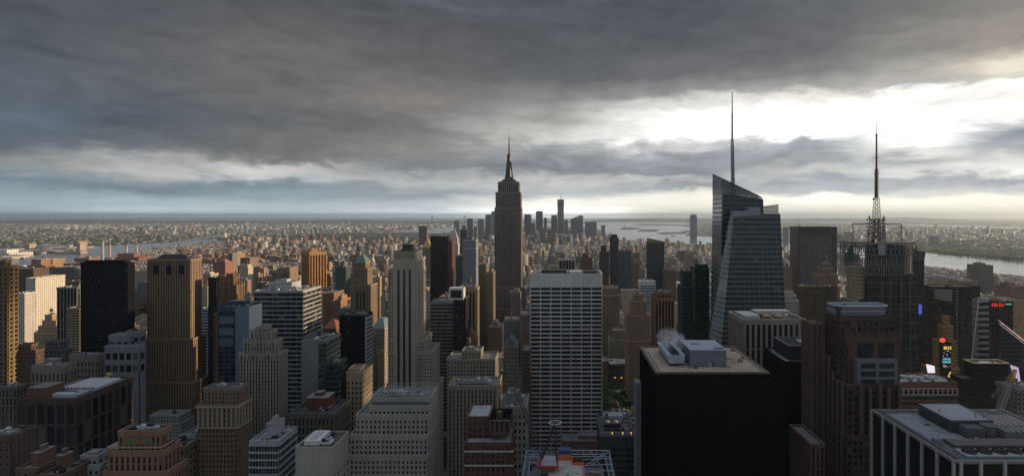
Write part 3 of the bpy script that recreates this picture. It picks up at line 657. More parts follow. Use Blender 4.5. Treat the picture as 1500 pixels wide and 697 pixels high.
# rotated tower with scalloped orange fins
b = Bld(OFF,'sunlit orange brick tower with scalloped crown set at an angle','office tower',1250,[(442.5,467.5,369,0,37)],
  dict(wall=(.36,.20,.10),glass=(.02,.02,.022),bay=6.2,fl=3.8,fu=.6,fv=.85,pd=1.6,sd=.5,span=(.16,.09,.05),header=7,blinds=.15,roof=(.2,.15,.1)),('pent',),rot=R(45),hint='bright orange scalloped tower')
b = B(OFF,'small stone block under a steep red pyramid roof',700,[(474,492,482,0,24)],masonry((.16,.10,.07)),())
x0,x1,y0,y1,_,z1 = b.T[-1]; cx,cy=(x0+x1)/2,(y0+y1)/2
m = MB(); m.prism([(x0-.5,y0-.5,z1+1),(x1+.5,y0-.5,z1+1),(x1+.5,y1+.5,z1+1),(x0-.5,y1+.5,z1+1)],[(cx-2,cy-2,z1+10),(cx+2,cy-2,z1+10),(cx+2,cy+2,z1+10),(cx-2,cy+2,z1+10)]); m.build('pyramid_roof',plain('red_tile',(.20,.075,.05),.8),b.root)
b = B(OFF,'pale stone pavilion tower with a hipped blue-green copper roof',680,[(546,563,482,0,30)],masonry((.30,.27,.22)),())
x0,x1,y0,y1,_,z1 = b.T[-1]; cx,cy=(x0+x1)/2,(y0+y1)/2
m = MB(); m.prism([(x0-.5,y0-.5,z1+1),(x1+.5,y0-.5,z1+1),(x1+.5,y1+.5,z1+1),(x0-.5,y1+.5,z1+1)],[(cx-3,cy-6,z1+11),(cx+3,cy-6,z1+11),(cx+3,cy+6,z1+11),(cx-3,cy+6,z1+11)]); m.build('hipped_roof',plain('copper_blue',(.12,.19,.20),.7),b.root)

# ---- the tall striped deco tower and its neighbours
b = B(OFF,'tall pale limestone deco tower with three full-height black window stripes',560,[(564,637,570,-8,40,'g'),(569,633,515,-6,34,'g'),(569,622,497,-4,30,'g'),(569,614,396,-2,26,'g'),(576,609,381,-11,37,'g'),(578,607,370,-10,30)],
  dict(wall=(.42,.37,.30),glass=(.012,.013,.016),bay=2.6,fl=3.3,fu=.42,fv=.52,pd=.45,sd=.45,header=2,win=True,blinds=.15),(),hint='limestone deco tower with black stripes')
T=b.T[4]; m = MB(); w=T[1]-T[0]
m.box(T[0]-.1,T[1]+.1,T[2]-.9,T[2]-.52,0,T[5]-1); m.build('stone_front',wallmat((.42,.37,.30)),b.root)
for f in (.25,.5,.75):
    m = MB(); c=T[0]+w*f; m.box(c-.95,c+.95,T[2]-1.0,T[2]-.88,40,T[5]-9)
    m.build('window_stripe',plain('pane_black',(.008,.009,.011),.25),b.root)
m = MB()
for f in (.25,.5,.75):
    for s_ in (-1.35,1.35): c=T[0]+w*f+s_; m.box(c-.22,c+.22,T[2]-1.35,T[2]-.88,30,T[5]-7)
for f in (0.01,.125,.375,.625,.875,.99): c=T[0]+w*f; m.box(c-.35,c+.35,T[2]-1.15,T[2]-.88,30,T[5]-1)
m.build('pilaster',wallmat((.40,.35,.28)),b.root)
T=b.T[5]; cx=(T[0]+T[1])/2; cy=(T[2]+T[3])/2; z1=T[5]
m = MB(); m.box(cx-6,cx+6,cy-5,cy+5,z1,z1+3); m.box(cx-4.8,cx+4.8,cy-4,cy+4,z1+3,z1+6.5); m.box(cx-5.2,cx+5.2,cy-4.4,cy+4.4,z1+6.5,z1+7.2); m.build('lantern',plain('bronze_dark',(.05,.055,.05),.6),b.root)
m = MB()
for i in range(9): c=T[0]+(T[1]-T[0])*i/8; m.box(c-.5,c+.5,T[2]-.8,T[2]-.3,T[5]-5,T[5]+2.4)
m.build('crest',wallmat((.27,.24,.19)),b.root)
b = B(OFF,'curved green-grey office block with ribbon windows right of the deco tower',640,[(631,664,443,0,26)],dict(wall=(.25,.25,.21),glass=(.02,.032,.032),bay=6,fl=3.9,fu=.96,fv=.6,pd=.06,sd=.5,blinds=.1),('unit','duct'),hint='curved ribbon-window block')
x0,x1,y0,y1,_,z1 = b.T[-1]; m = MB(); pts=[]
for k in range(9): a=-math.pi/2+math.pi*k/8*.5; pts.append((x1+5*math.cos(a)*1.0,y0+12+12*math.sin(a)))
bot=[(x1-.1,y0+24,0),(x1-.1,y0-.3,0)]
P=[(x1-.05,y0-.5)]+pts[1:]+[(x1-.05,y0+12)]
for k in range(33):
    zt=z1-.6-k*3.9; m.prism([(p[0],p[1],zt-1.5) for p in P],[(p[0],p[1],zt) for p in P])
m.build('balcony_band',wallmat((.25,.25,.21)),b.root)
m = MB(); P2=[(p[0]-.5 if p[0]>x1 else p[0],p[1]+.3) for p in P]; m.prism([(p[0],p[1],0) for p in P2],[(p[0],p[1],z1-.7) for p in P2]); m.build('curved_glazing',glassmat((.02,.032,.032),.1),b.root)
b = B(OFF,'dark tower with a big white-framed black window box on its shoulder',600,[(664,682,437,0,24)],dict(wall=(.045,.045,.048),glass=GDK,bay=2,fu=.8,fv=.8,pd=.15,sd=.05,blinds=.05),())
x0,x1,y0,y1,_,z1 = b.T[-1]; m = MB(); m.box(x0-4,x0+11,y0-3,y0+9,z1-1,z1+11); m.build('white_box',plain('white_panel',(.55,.56,.57),.6),b.root)
m = MB(); m.box(x0-2.2,x0+9.2,y0-3.12,y0-3.0,z1+1,z1+9)
m.build('box_window',plain('pane_black',(.008,.009,.011),.25),b.root)
B(OFF,'brown-topped tower of tan piers with a blazing sunlit right edge',660,[(673,696,425,0,30),(674,694,421,2,20)],dict(wall=(.30,.235,.15),glass=(.015,.015,.018),bay=3.6,fl=3.8,fu=.5,fv=.9,pd=.8,sd=.2,span=(.06,.045,.035),header=2,blinds=.1),('unit','tank'),hint='tower of tan piers with the blazing edge')
B(OFF,'blue-grey glass tower with a sunlit cream side, left of the tallest skyscraper',1000,[(678,697,364,0,30),(678,697,352,1,28)],dict(wall=(.30,.33,.37),glass=(.05,.06,.075),bay=1.7,fl=3.7,fu=.8,fv=.55,pd=.12,sd=.35,header=1,blinds=.3),('unit','pent'),wcol=(.2,.13,.1),hint='blue-grey tower with the cream side')
B(OFF,'greenish glass sliver tower hugging the blue-grey tower',1040,[(668,678,375,0,30)],dict(wall=(.10,.15,.16),glass=(.03,.05,.055),bay=1.7,fu=.8,fv=.7,pd=.1,sd=.2),('unit',))
B(OFF,'flat-topped black glass tower left of the white clock tower',1150,[(630.5,656,347,0,22)],dict(wall=(.02,.018,.018),glass=GDK,bay=1.8,fu=.8,fv=.8,pd=.1,sd=.06,blinds=.02,grough=.25,roof=(.03,.03,.03)),('unit',),hint='flat-topped black tower')
B(OFF,'slim reddish brown tower against the flat-topped black tower',1120,[(656,662,353,0,30)],masonry((.14,.07,.055)),('unit',))
b = B(OFF,'stone tower with a bright gilded pyramid roof',1900,[(615,636,403,-4,60,'g'),(616,633,372,0,44),(617,632,363,2,36)],tex((.25,.235,.22),fu=.4,fv=.7,span=(.12,.12,.12)),(),hint='tower with the gilded pyramid')
x0,x1,y0,y1,_,z1 = b.T[-1]; cx,cy=(x0+x1)/2,(y0+y1)/2
gold = plain('gilding',(.62,.40,.11),.4,.3,.1)
m = MB(); m.prism([(cx-14,cy-14,z1),(cx+14,cy-14,z1),(cx+14,cy+14,z1),(cx-14,cy+14,z1)],[(cx-2,cy-2,z1+31),(cx+2,cy-2,z1+31),(cx+2,cy+2,z1+31),(cx-2,cy+2,z1+31)]); m.cyl(cx,cy,z1+31,z1+41,1.6,.2,8); m.build('pyramid_roof',gold,b.root)
B(OFF,'grey stepped slab at the foot of the gilded pyramid tower',1500,[(634,641,382,0,26),],tex((.18,.18,.19)),('unit',))
b = B(OFF,'white campanile clock tower with a gold tip behind the black tower',2050,[(661,671,358,0,30),(662,670,350,2,22)],tex((.48,.46,.43),fu=.4,fv=.5),(),hint='white clock tower with the gold tip')
x0,x1,y0,y1,_,z1 = b.T[-1]; cx,cy=(x0+x1)/2,(y0+y1)/2
m = MB(); m.prism([(x0,y0,z1),(x1,y0,z1),(x1,y1,z1),(x0,y1,z1)],[(cx-2.5,cy-2.5,z1+26),(cx+2.5,cy-2.5,z1+26),(cx+2.5,cy+2.5,z1+26),(cx-2.5,cy+2.5,z1+26)]); m.build('spire_roof',wallmat((.48,.46,.43)),b.root)
m = MB(); m.cyl(cx,cy,z1+26,z1+32,2.6,2.2,8); m.cyl(cx,cy,z1+32,z1+42,2.2,.1,8); m.build('gold_lantern',gold,b.root)
m = MB(); m.prism([(cx-4.5,y0-.8,z1-16+9*0),(cx+4.5,y0-.8,z1-16),(cx+4.5,y0-.3,z1-16),(cx-4.5,y0-.3,z1-16)],[(cx-4.5,y0-.8,z1-7),(cx+4.5,y0-.8,z1-7),(cx+4.5,y0-.3,z1-7),(cx-4.5,y0-.3,z1-7)]); m.build('clock_face',plain('clock_white',(.7,.68,.62),.5),b.root)
B(OFF,'black boxy tower with a dark lantern top, far behind the blue-grey tower',3000,[(674,684,337,0,40)],tex((.03,.03,.033),fu=.8,fv=.8),(),hint='distant black boxy tower')

# ---- the centre: white lattice slab, canyon blocks
b = B(OFF,'white travertine slab tower with wide dark windows in a strict grid',640,[(777,881.5,402,0,40)],
  dict(wall=(.62,.60,.565),glass=(.004,.0045,.006),bay=11.3,fl=4.62,fu=.93,fv=.66,pd=.75,sd=.6,header=13.5,win=True,blinds=.0,roof=(.18,.17,.16),grough=.2),(),hint='white travertine slab tower')
x0,x1,y0,y1,_,z1 = b.T[-1]
m = MB(); m.box(x0+12,x0+40,y0+7,y0+25,z1,z1+3.8); m.build('penthouse',[wallmat((.05,.05,.05))],b.root)
m = MB(); m.box(x0+40.5,x0+57,y0+5,y0+24,z1,z1+2.8); m.build('penthouse',[wallmat((.45,.45,.45))],b.root)
m = MB(); m.box(x0+59,x0+74,y0+6,y0+22,z1,z1+3.2); m.cyl(x0+42,y0+4,z1,z1+5,.5); m.build('cooling_tower',DARK(),b.root)
B(OFF,'limestone office block with a blank upper penthouse in the central canyon',480,[(655,725,527,0,26,'g'),(677,704,515,2,16)],masonry((.25,.225,.18),bay=2.6,fl=3.2,win=True),('tank','unit'),hint='limestone block with the blank penthouse')
B(OFF,'wide limestone block with a long roof terrace in front of the blank penthouse',410,[(657,727,566,0,22,'g')],masonry((.25,.225,.18),bay=2.6,fl=3.3,win=True,header=2,span=(.13,.10,.07)),('duct','unit','unit','fans'),hint='wide limestone block with the long terrace')
B(OFF,'dark red brick block with white stone string courses and a snowy roof',340,[(682,748,650,-9,26,'g'),(684,716,612,0,24,'g'),(717,746,634,-5,22),],
  dict(wall=(.12,.06,.05),bay=2.9,fl=3.8,fu=.42,fv=.55,pd=.3,sd=.3,win=True,roof=(.36,.36,.36),header=1.2,blinds=.2),('unit','duct','tank'),hint='dark red brick block with white courses')
x_ = PX(684,340); 
m = MB()
for zc in (652,672):
    zz_ = PZ(zc,340); m.box(PX(682,331)-.6,PX(751,331)+.6,330.2,330.65,zz_,zz_+.8)
rt = [o for o in bpy.data.objects if o.type=='EMPTY'][-1]
m.build('stone_band',wallmat((.45,.44,.42)),rt)
B(OFF,'light grey pedimented block between the canyon and the white slab tower',420,[(733,771,597,0,30)],masonry((.25,.235,.21),bay=3.2,fl=5,win=True,header=4),('unit','pent'),hint='grey pedimented block')
b = B(OFF,'slim stone tower with a steep pointed gable in the canyon',560,[(738,757,508,0,24)],masonry((.20,.175,.14),bay=2.8,fl=3.8),(),hint='slim stone tower with the pointed gable')
x0,x1,y0,y1,_,z1 = b.T[-1]; cx=(x0+x1)/2
m = MB(); m.prism([(x0,y0,z1+1),(x1,y0,z1+1),(x1,y1,z1+1),(x0,y1,z1+1)],[(cx-.5,y0+2,z1+8),(cx+.5,y0+2,z1+8),(cx+.5,y1-2,z1+8),(cx-.5,y1-2,z1+8)]); m.build('gable_roof',plain('dark_slate2',(.09,.10,.11),.7),b.root)
B(OFF,'thin brown stone building wedged against the left side of the white slab',600,[(766,776,514,0,30)],masonry((.15,.115,.085)),('unit',))
b = B(OFF,'small tan tower with a sunlit red pyramid roof above the canyon',620,[(676,697,497,0,16)],masonry((.28,.21,.14)),(),hint='small tower with the red pyramid roof')
x0,x1,y0,y1,_,z1 = b.T[-1]; cx,cy=(x0+x1)/2,(y0+y1)/2
m = MB(); m.prism([(x0,y0,z1+1),(x1,y0,z1+1),(x1,y1,z1+1),(x0,y1,z1+1)],[(cx-.4,cy-.4,z1+12),(cx+.4,cy-.4,z1+12),(cx+.4,cy+.4,z1+12),(cx-.4,cy+.4,z1+12)]); m.build('pyramid_roof',plain('red_tile',(.20,.075,.05),.8),b.root)
B(OFF,'dark tower with white vertical fins just above the white slab roof',1100,[(819,842,381,0,36)],dict(wall=(.40,.39,.37),glass=(.012,.012,.015),bay=6,fl=4,fu=.85,fv=.9,pd=.9,sd=.05,span=(.03,.03,.03),header=1,blinds=.05),('unit','unit'),hint='dark tower with white fins')
B(APT,'brown brick stepped tower to the right of the white-finned tower',1300,[(851,868,378,0,30),(854,862,372,2,16)],masonry((.16,.10,.07)),('tank','unit'))
b = B(OFF,'tan striped tower with a sunlit rim right behind the white slab',1000,[(882,907,433,0,40),(883,905,422,2,30)],dict(wall=(.32,.26,.19),glass=(.02,.02,.022),bay=2.7,fl=3.8,fu=.5,fv=.6,pd=.5,sd=.12,span=(.12,.095,.07),header=1.4,blinds=.12),('unit','tank','unit'),hint='tan striped tower behind the white slab')
B(OFF,'cream stone block with deep vertical piers below the tan striped tower',940,[(893,929,498,0,30,'g'),(899,924,484,3,20)],masonry((.29,.255,.20),bay=3.2,fl=3.9,fu=.5,fv=.7,pd=.6,span=(.10,.09,.07),win=True),('tank','unit'),hint='cream block with deep piers')
B(OFF,'tan wedding-cake tower of many small setbacks',780,[(921,958,500,-6,44,'g'),(922,952,463,-2,36),(926,947,442,1,28),(930,942,431,4,18)],masonry((.27,.20,.14),bay=2.8,fl=3.7,fu=.42,fv=.55),('tank','unit'),hint='tan wedding-cake tower')
B(OFF,'small white and blue glass block behind the wedding-cake tower',960,[(938,960,413,0,30)],dict(wall=(.5,.52,.53),glass=(.06,.10,.13),bay=8,fl=4,fu=.95,fv=.6,pd=.1,sd=.6,header=5,blinds=.3,roof=(.35,.38,.4)),('unit',),hint='white and blue glass block')
b = B(OFF,'copper brown pinstriped tower with a smaller brick crown',560,[(960,987,437,0,22,'g'),(963,984,429,3,15)],
  dict(wall=(.25,.135,.085),glass=(.014,.016,.02),bay=3.1,fl=3.9,fu=.62,fv=.88,pd=.7,sd=.12,span=(.05,.03,.025),header=2.4,win=True,blinds=.08,roof=(.2,.14,.1)),('unit','unit'),wcol=(.3,.13,.065),hint='copper brown pinstriped tower')
B(OFF,'murky green glass tower with a sloped lit roof beside the pinstriped tower',640,[(999,1016,420,0,24,'g'),(1001,1014,398,4,15)],dict(wall=(.07,.085,.08),glass=(.02,.03,.03),bay=1.8,fl=3.9,fu=.85,fv=.75,pd=.15,sd=.2,blinds=.12),('unit',),hint='murky green glass tower')
B(OFF,'deep green glass tower hard against the crystalline skyscraper',650,[(1018,1039,394,0,24),(1022,1037,389,2,16)],dict(wall=(.012,.05,.04),glass=(.008,.035,.030),bay=1.8,fl=3.9,fu=.9,fv=.75,pd=.06,sd=.2,blinds=.06,header=1),('unit','duct'),wcol=(.05,.03,.02),hint='deep green glass tower')
B(APT,'slim dark residential tower with rounded top on the far side of midtown',1500,[(894,906,348,0,20),(896,904,344,2,14)],dict(wall=(.05,.055,.06),glass=(.02,.03,.04),bay=2,fl=3.3,fu=.8,fv=.7,pd=.1,sd=.1),('unit',),hint='slim dark residential tower')
B(APT,'shorter brown and black residential tower left of the slim dark one',1420,[(879,892,370,0,24),(881,888,360,3,14)],masonry((.08,.065,.06)),('unit',))
B(APT,'translucent-looking grey glass tower right of the slim dark tower',1300,[(907,925,368,0,28),],dict(wall=(.10,.125,.13),glass=(.05,.065,.075),bay=1.7,fl=3.4,fu=.85,fv=.7,pd=.1,sd=.12,blinds=.3,grough=.08),('unit',),hint='grey glass residential tower')
b = B(APT,'dark gridded apartment tower with a slanting tan crown',1300,[(950,973,356,0,26)],dict(wall=(.06,.065,.065),glass=(.02,.028,.032),bay=2.4,fl=3.3,fu=.7,fv=.65,pd=.15,sd=.15),(),hint='gridded tower with the slanting tan crown')
x0,x1,y0,y1,_,z1 = b.T[-1]; m = MB(); m.prism([(x0,y0,z1+1),(x1,y0,z1+1),(x1,y1,z1+1),(x0,y1,z1+1)],[(x0,y0,z1+11),(x1,y0,z1+4),(x1,y1,z1+4),(x0,y1,z1+11)]); m.build('slanted_crown',wallmat((.26,.19,.11)),b.root)

# ---- right: black tower with the tan roof
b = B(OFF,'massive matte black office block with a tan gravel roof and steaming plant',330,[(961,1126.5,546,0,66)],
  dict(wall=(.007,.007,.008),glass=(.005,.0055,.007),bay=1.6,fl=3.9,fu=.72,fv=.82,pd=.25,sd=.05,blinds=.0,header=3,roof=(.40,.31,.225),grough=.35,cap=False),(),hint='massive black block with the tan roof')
x0,x1,y0,y1,_,z1 = b.T[-1]
m = MB(); parapet(m,x0,x1,y0,y1,z1,e=.45,t=1.2,h=.35,lip=.5); m.build('roof_kerb',plain('kerb_bronze',(.10,.07,.05),.6),b.root)
m = MB()
for (a0,a1,c0,c1) in ((x0+2.2,x1-2.2,y0+1.6,y0+1.9),(x0+2.6,x0+2.9,y0+3,y1-3),(x1-3,x1-2.7,y0+3,y1-3),(x0+3,x1-3,y1-3,y1-2.7)): m.box(a0,a1,c0,c1,z1+.02,z1+.3)
m.build('roof_rail',plain('rail_dark',(.06,.05,.045),.6),b.root)
hx0,hx1=PX(1011,344),PX(1064,344)
m = MB(); m.box(hx0,hx1,344,371,z1,z1+9.6,0,1); m.box(hx0-.2,hx1+.2,343.8,371.2,z1+9.6,z1+10,1,1)
for k in range(10): m.box(hx0+.1,hx1-.1,343.9,344,z1+.6+k*.95,z1+.68+k*.95,1,1)
ph = m.build('penthouse',[plain('blue_grey_clad',(.13,.15,.19),.6,0,.1),plain('pale_roof',(.36,.38,.43),.7,0,.15)],b.root)
m = MB(); m.box(hx0+13,hx0+14.4,343.75,343.95,z1,z1+2.6); m.build('door',plain('door_dark',(.03,.03,.035),.5),ph)
m = MB(); m.box(hx1-6.5,hx1-1,346,348.6,z1+10,z1+10.25)
for i in range(4): m.beam((hx0+4+i*1.4,358+i%2,z1+10.1),(hx0+5+i*1.4,359,z1+10.3),.35,5)
m.build('hatch',plain('hatch_dark',(.05,.035,.03),.7),ph)
tx0,tx1=PX(977.5,345),PX(1004,345)
m = MB(); m.prism([(tx0+1.2,345,z1+1.6),(tx1-1.2,345,z1+1.6),(tx1-1.2,383,z1+1.6),(tx0+1.2,383,z1+1.6)],[(tx0,345,z1+6.4),(tx1,345,z1+6.4),(tx1,383,z1+6.4),(tx0,383,z1+6.4)])
ct = m.build('cooling_tower',plain('tower_blue_grey',(.34,.38,.44),.6,0,.15),b.root)
m = MB(); m.box(tx0+2.6,tx1-2.6,345.5,382.5,z1+6.42,z1+6.6); m.build('plenum',plain('plenum_dark',(.06,.08,.08),.7),ct)
for k in range(8):
    cy = 348+k*4.5; m = MB(); m.cyl((tx0+tx1)/2,cy,z1+6.5,z1+7.9,1.9,1.7,14,cap=False); m.cyl((tx0+tx1)/2,cy,z1+6.6,z1+6.9,1.5,n=12); m.beam(((tx0+tx1)/2-1.6,cy,z1+7.2),((tx0+tx1)/2+1.6,cy,z1+7.2),.16)
    m.build('fan_stack',plain('fan_green',(.03,.055,.05),.6),ct)
m = MB()
for k in range(9):
    for s_ in (tx0+1.6,tx1-1.6): m.beam((s_,346+k*4.5,z1),(s_,346+k*4.5,z1+1.7),.22)
m.box(tx0+1.5,tx1-1.5,344.9,345.1,z1+.9,z1+1.5); m.build('support_frame',DARK(),ct)
m = MB(); m.box(PX(931,388),x0-.6,386,396.5,0,PZ(561,386)); m.build('service_shaft',plain('shaft_light',(.22,.23,.24),.6),b.root)
# steam over the cooling tower: a small closed volume
def steam(name, loc, rad, label, cat):
    m = bpy.data.materials.new('steam'); m.use_nodes = True; t = NT(m.node_tree); t.n.clear()
    tc = t.node('ShaderNodeTexCoord').outputs['Object']
    n = t.noise(tc, .22, 5, .65, .6)[0]; ln = t.node('ShaderNodeVectorMath', operation='LENGTH'); 
    mp = t.node('ShaderNodeVectorMath', operation='DIVIDE'); t.put(mp.inputs[0], tc); mp.inputs[1].default_value = rad; t.put(ln.inputs[0], mp.outputs[0])
    fall = t.m('SUBTRACT', 1.0, ln.outputs['Value'], clamp=True)
    dn = t.m('MULTIPLY', t.m('MULTIPLY', t.m('SUBTRACT', n, .47, clamp=True), fall), 1.7)
    v = t.node('ShaderNodeVolumePrincipled'); v.inputs['Color'].default_value = (.9, .9, .92, 1); t.put(v.inputs['Density'], dn)
    o_ = t.node('ShaderNodeOutputMaterial'); t.l.new(v.outputs[0], o_.inputs['Volume'])
    mb = MB(); nx, ny = 12, 7
    for j in range(ny):
        a0, a1 = math.pi*j/ny-math.pi/2, math.pi*(j+1)/ny-math.pi/2
        for i in range(nx):
            b0, b1 = 2*math.pi*i/nx, 2*math.pi*(i+1)/nx
            q = [(math.cos(a)*math.cos(bb)*rad[0], math.cos(a)*math.sin(bb)*rad[1], math.sin(a)*rad[2]) for a, bb in ((a0, b0), (a0, b1), (a1, b1), (a1, b0))]
            q = [(p[0]+loc[0], p[1]+loc[1], p[2]+loc[2]) for p in q]
            if j == 0: q = [q[0], q[2], q[3]]
            elif j == ny-1: q = q[:3]
            mb.face(q)
    o = mb.build(name, m, None, loc); tag(o, label, cat, kind='stuff'); return o
steam('steam', (tx0+6, 366, z1+11.5), (10, 22, 7), 'wisp of white steam drifting off the cooling tower on the tan roof', 'steam')
b = B(OFF,'black glass block with a chamfered pale roof rim and a dark plant room',400,[(1150,1225,531,0,40)],
  dict(wall=(.012,.012,.014),glass=(.007,.008,.01),bay=1.6,fl=3.9,fu=.75,fv=.8,pd=.15,sd=.05,blinds=.0,header=2,roof=(.26,.28,.31),grough=.35),(),hint='black block with the dark plant room')
x0,x1,y0,y1,_,z1 = b.T[-1]; px0=PX(1156,406)
m = MB(); m.box(px0,x1-4,406,434,z1,z1+10,0,0); parapet(m,px0,x1-4,406,434,z1+10,e=.3,t=1,h=.8,lip=.2,mi=1); m.build('plant_room',[plain('plant_black',(.014,.014,.016),.6),plain('rim_grey',(.18,.17,.16),.6)],b.root)
m = MB(); m.box(px0+12,px0+30,410,424,z1+10.05,z1+10.9); m.beam((px0+14,428,z1+10),(px0+26,424,z1+15),.25); m.build('roof_panel',plain('pale_roof',(.36,.38,.43),.7,0,.15),b.root)
b = B(OFF,'grey-brown concrete tower of close vertical columns in front of the crystalline skyscraper',450,[(1090.5,1178.5,469.5,0,38)],
  dict(wall=(.28,.245,.215),glass=(.010,.011,.014),bay=4.2,fl=19,fu=.55,fv=.94,pd=1.3,sd=.7,span=(.2,.18,.16),header=2.6,win=True,blinds=.0,roof=(.07,.065,.06)),('unit','unit','duct'),hint='concrete tower of close columns')
x0,x1,y0,y1,_,z1 = b.T[-1]
for k in range(2):
    c = x0+22+k*9.5; m = MB(); m.prism([(c-3,y0+12,z1+1),(c+3,y0+12,z1+1),(c+3,y0+20,z1+1),(c-3,y0+20,z1+1)],[(c-.5,y0+15,z1+4),(c+.5,y0+15,z1+4),(c+.5,y0+17,z1+4),(c-.5,y0+17,z1+4)]); m.build('roof_cowl',plain('cowl_tan',(.40,.26,.15),.7),b.root)
m = MB(); m.box(x0+2,x0+14,y0+6,y0+30,z1+.3,z1+2.6); m.box(x0+16,x1-2,y0+24,y0+34,z1+.3,z1+3.6); m.build('skylight',plain('ribbed_white',(.42,.43,.43),.5),b.root)
B(OFF,'white tiered corner building peeping out right of the crystalline skyscraper',760,[(1150,1170,441,0,26,'g'),(1151,1166,433,2,18),(1151,1162,428,4,12)],masonry((.50,.48,.43),bay=3,fl=3.8,fu=.5,fv=.55),('unit',),hint='white tiered corner building')
b = B(OFF,'broad charcoal tower with fine vertical mullions and a heavy black frame',1300,[(1169.5,1225.5,333,0,45)],
  dict(wall=(.02,.022,.025),glass=(.10,.11,.13),bay=2.6,fl=4,fu=.7,fv=.9,pd=.15,sd=.05,blinds=.0,header=9,roof=(.05,.05,.05),grough=.3),('unit','unit'),hint='broad charcoal tower')
x0,x1,y0,y1,_,z1=b.T[-1]; m = MB()
m.box(x0-.6,x0+3,y0-1.1,y0-.1,0,z1+.8); m.box(x0-1.2,x0-.2,y0-.1,y1,0,z1+.8); m.box(x1-10,x1+.6,y0-1.1,y0-.1,0,z1+.8); m.box(x0+3,x1-10,y0-1.0,y0-.12,z1-19,z1+.7)
m.build('black_frame',plain('frame_black',(.014,.015,.018),.4),b.root)
B(OFF,'tan stepped stone building with many dormers in front of the charcoal tower',900,[(1196,1230,421,-3,24,'g'),(1198,1227,402,0,20),(1203,1222,393,4,14),(1207,1216,386,6,9)],masonry((.30,.22,.15),bay=3.4,fl=3.8,fu=.5,fv=.55,span=(.12,.09,.07)),('tank','tank','unit'),hint='tan stepped building before the charcoal tower')
B(OFF,'olive brown glass slab with a fine mesh of mullions below the stepped tan building',820,[(1172,1226,420,0,22)],dict(wall=(.10,.085,.065),glass=(.02,.018,.016),bay=1.9,fl=3.8,fu=.6,fv=.6,pd=.2,sd=.12,blinds=.15,roof=(.06,.06,.06)),('unit','mast'),hint='olive brown glass slab')

# ---- right foreground: granite tower with rounded fins
b = B(OFF,'brown granite postmodern tower with grey glass bays and rounded fins',345,[(1240,1322,640,-3,50,'g'),(1240,1318,566,0,46,'g'),(1238,1317,488,6,26),(1230,1311,466,10,18),(1228,1299,452,14,11)],
  dict(wall=(.085,.055,.045),glass=(.014,.017,.022),bay=3.4,fl=4,fu=.6,fv=.6,pd=.5,sd=.25,span=(.07,.06,.058),header=1.5,win=True,blinds=.08,roof=(.2,.2,.2)),(),hint='brown granite tower with rounded fins')
T=b.T; x0,x1,y0,y1,z0,z1=T[4]
grey = plain('clad_grey',(.15,.16,.175),.55,0,.1)
m = MB(); c=3
P=[(x0-1+c,y0-1),(x1+1-c,y0-1),(x1+1,y0-1+c),(x1+1,y1+1),(x0-1,y1+1),(x0-1,y0-1+c)]
m.prism([(p[0],p[1],z0+1.2) for p in P],[(p[0],p[1],z1+1.3) for p in P])
m.build('crown',grey,b.root)
m = MB(); P2=[((p[0]-(x0+x1)/2)*1.01+(x0+x1)/2,(p[1]-(y0+y1)/2)*1.02+(y0+y1)/2) for p in P]
for i in range(6):
    a,d=P2[i],P2[(i+1)%6]; m.beam((a[0],a[1],z1+1.6),(d[0],d[1],z1+1.6),.7,4)
    m.beam((a[0],a[1],z1-1.6),(d[0],d[1],z1-1.6),.35,4)
m.build('crown_rim',plain('clad_pale',(.34,.36,.38),.5,0,.1),b.root)
# two tall paired windows and a grey projecting bay on the brown tier
x0,x1,y0,y1,z0,z1=T[2]
m = MB()
for f in (.22,.60): m.box(x0+(x1-x0)*f,x0+(x1-x0)*(f+.27),y0-1.0,y0-.56,z1-16,z1-6)
m.build('tall_window',glassmat((.02,.024,.03),.0,.06),b.root)
m = MB(); m.box(x0,x1,y0-.95,y0-.57,z1-5.6,z1-1); m.box(x0+(x1-x0)*.5,x0+(x1-x0)*.59,y0-1.05,y0-.56,z1-16,z1-5.6); m.box(x0+1,x0+(x1-x0)*.21,y0-.98,y0-.56,z1-30,z1-5.6); m.box(x0+(x1-x0)*.88,x1-.2,y0-.98,y0-.56,z1-30,z1-5.6)
for f in (.0,.2,.38,.58,.78,.98):
    c=x0+(x1-x0)*f; m.box(c-.7,c+.7,y0-1.3,y0-.6,z1-3,z1+2.2)
m.build('granite_frame',wallmat((.10,.062,.048)),b.root)
gx0,gx1=PX(1254,347),PX(1313,347); gz=PZ(526,347)
m = MB(); m.box(gx0,gx1,345.6,351,z0-6,gz); m.build('projecting_bay',grey,b.root)
m = MB()
for a,d in ((gx0+2.2,(gx0+gx1)/2-1),((gx0+gx1)/2+1,gx1-2.2)):
    for k in range(3): m.box(a,d,345.42,345.6,gz-5-k*4.8,gz-2-k*4.8)
m.build('bay_window',plain('pane_dark',(.03,.034,.04),.2),b.root)
x0,x1,y0,y1,z0,z1=T[1]
for px_,py_ in ((1262,562),(1275,571),(1289.5,561),(1302,571),(1318,562)):
    c=PX(px_,343); m=MB(); m.cyl(c,343.4,0,PZ(py_,343),1.15,n=10); m.cyl(c,343.4,PZ(py_,343),PZ(py_,343)+.9,1.15,.4,10); m.build('rounded_fin',wallmat((.13,.09,.075)),b.root,)
for k in range(7):
    cy=347+k*6; tz=PZ(560+ (k%2)*5,345)+ (k*1.2); m=MB(); m.cyl(x0-1.2,cy,0,tz+ (10 if k>2 else 0)+(12 if k>4 else 0),1.1,n=10); m.build('rounded_fin',wallmat((.13,.09,.075)),b.root)
m = MB(); m.box(x0-9,x0-.8,372,388,0,PZ(475,372)); m.build('side_wing',wallmat((.095,.062,.05)),b.root)
m = MB()
for k in range(5): m.box(x0-9.6,x0-9,372.5+k*3.2,373.5+k*3.2,0,PZ(475,372)+1.5)
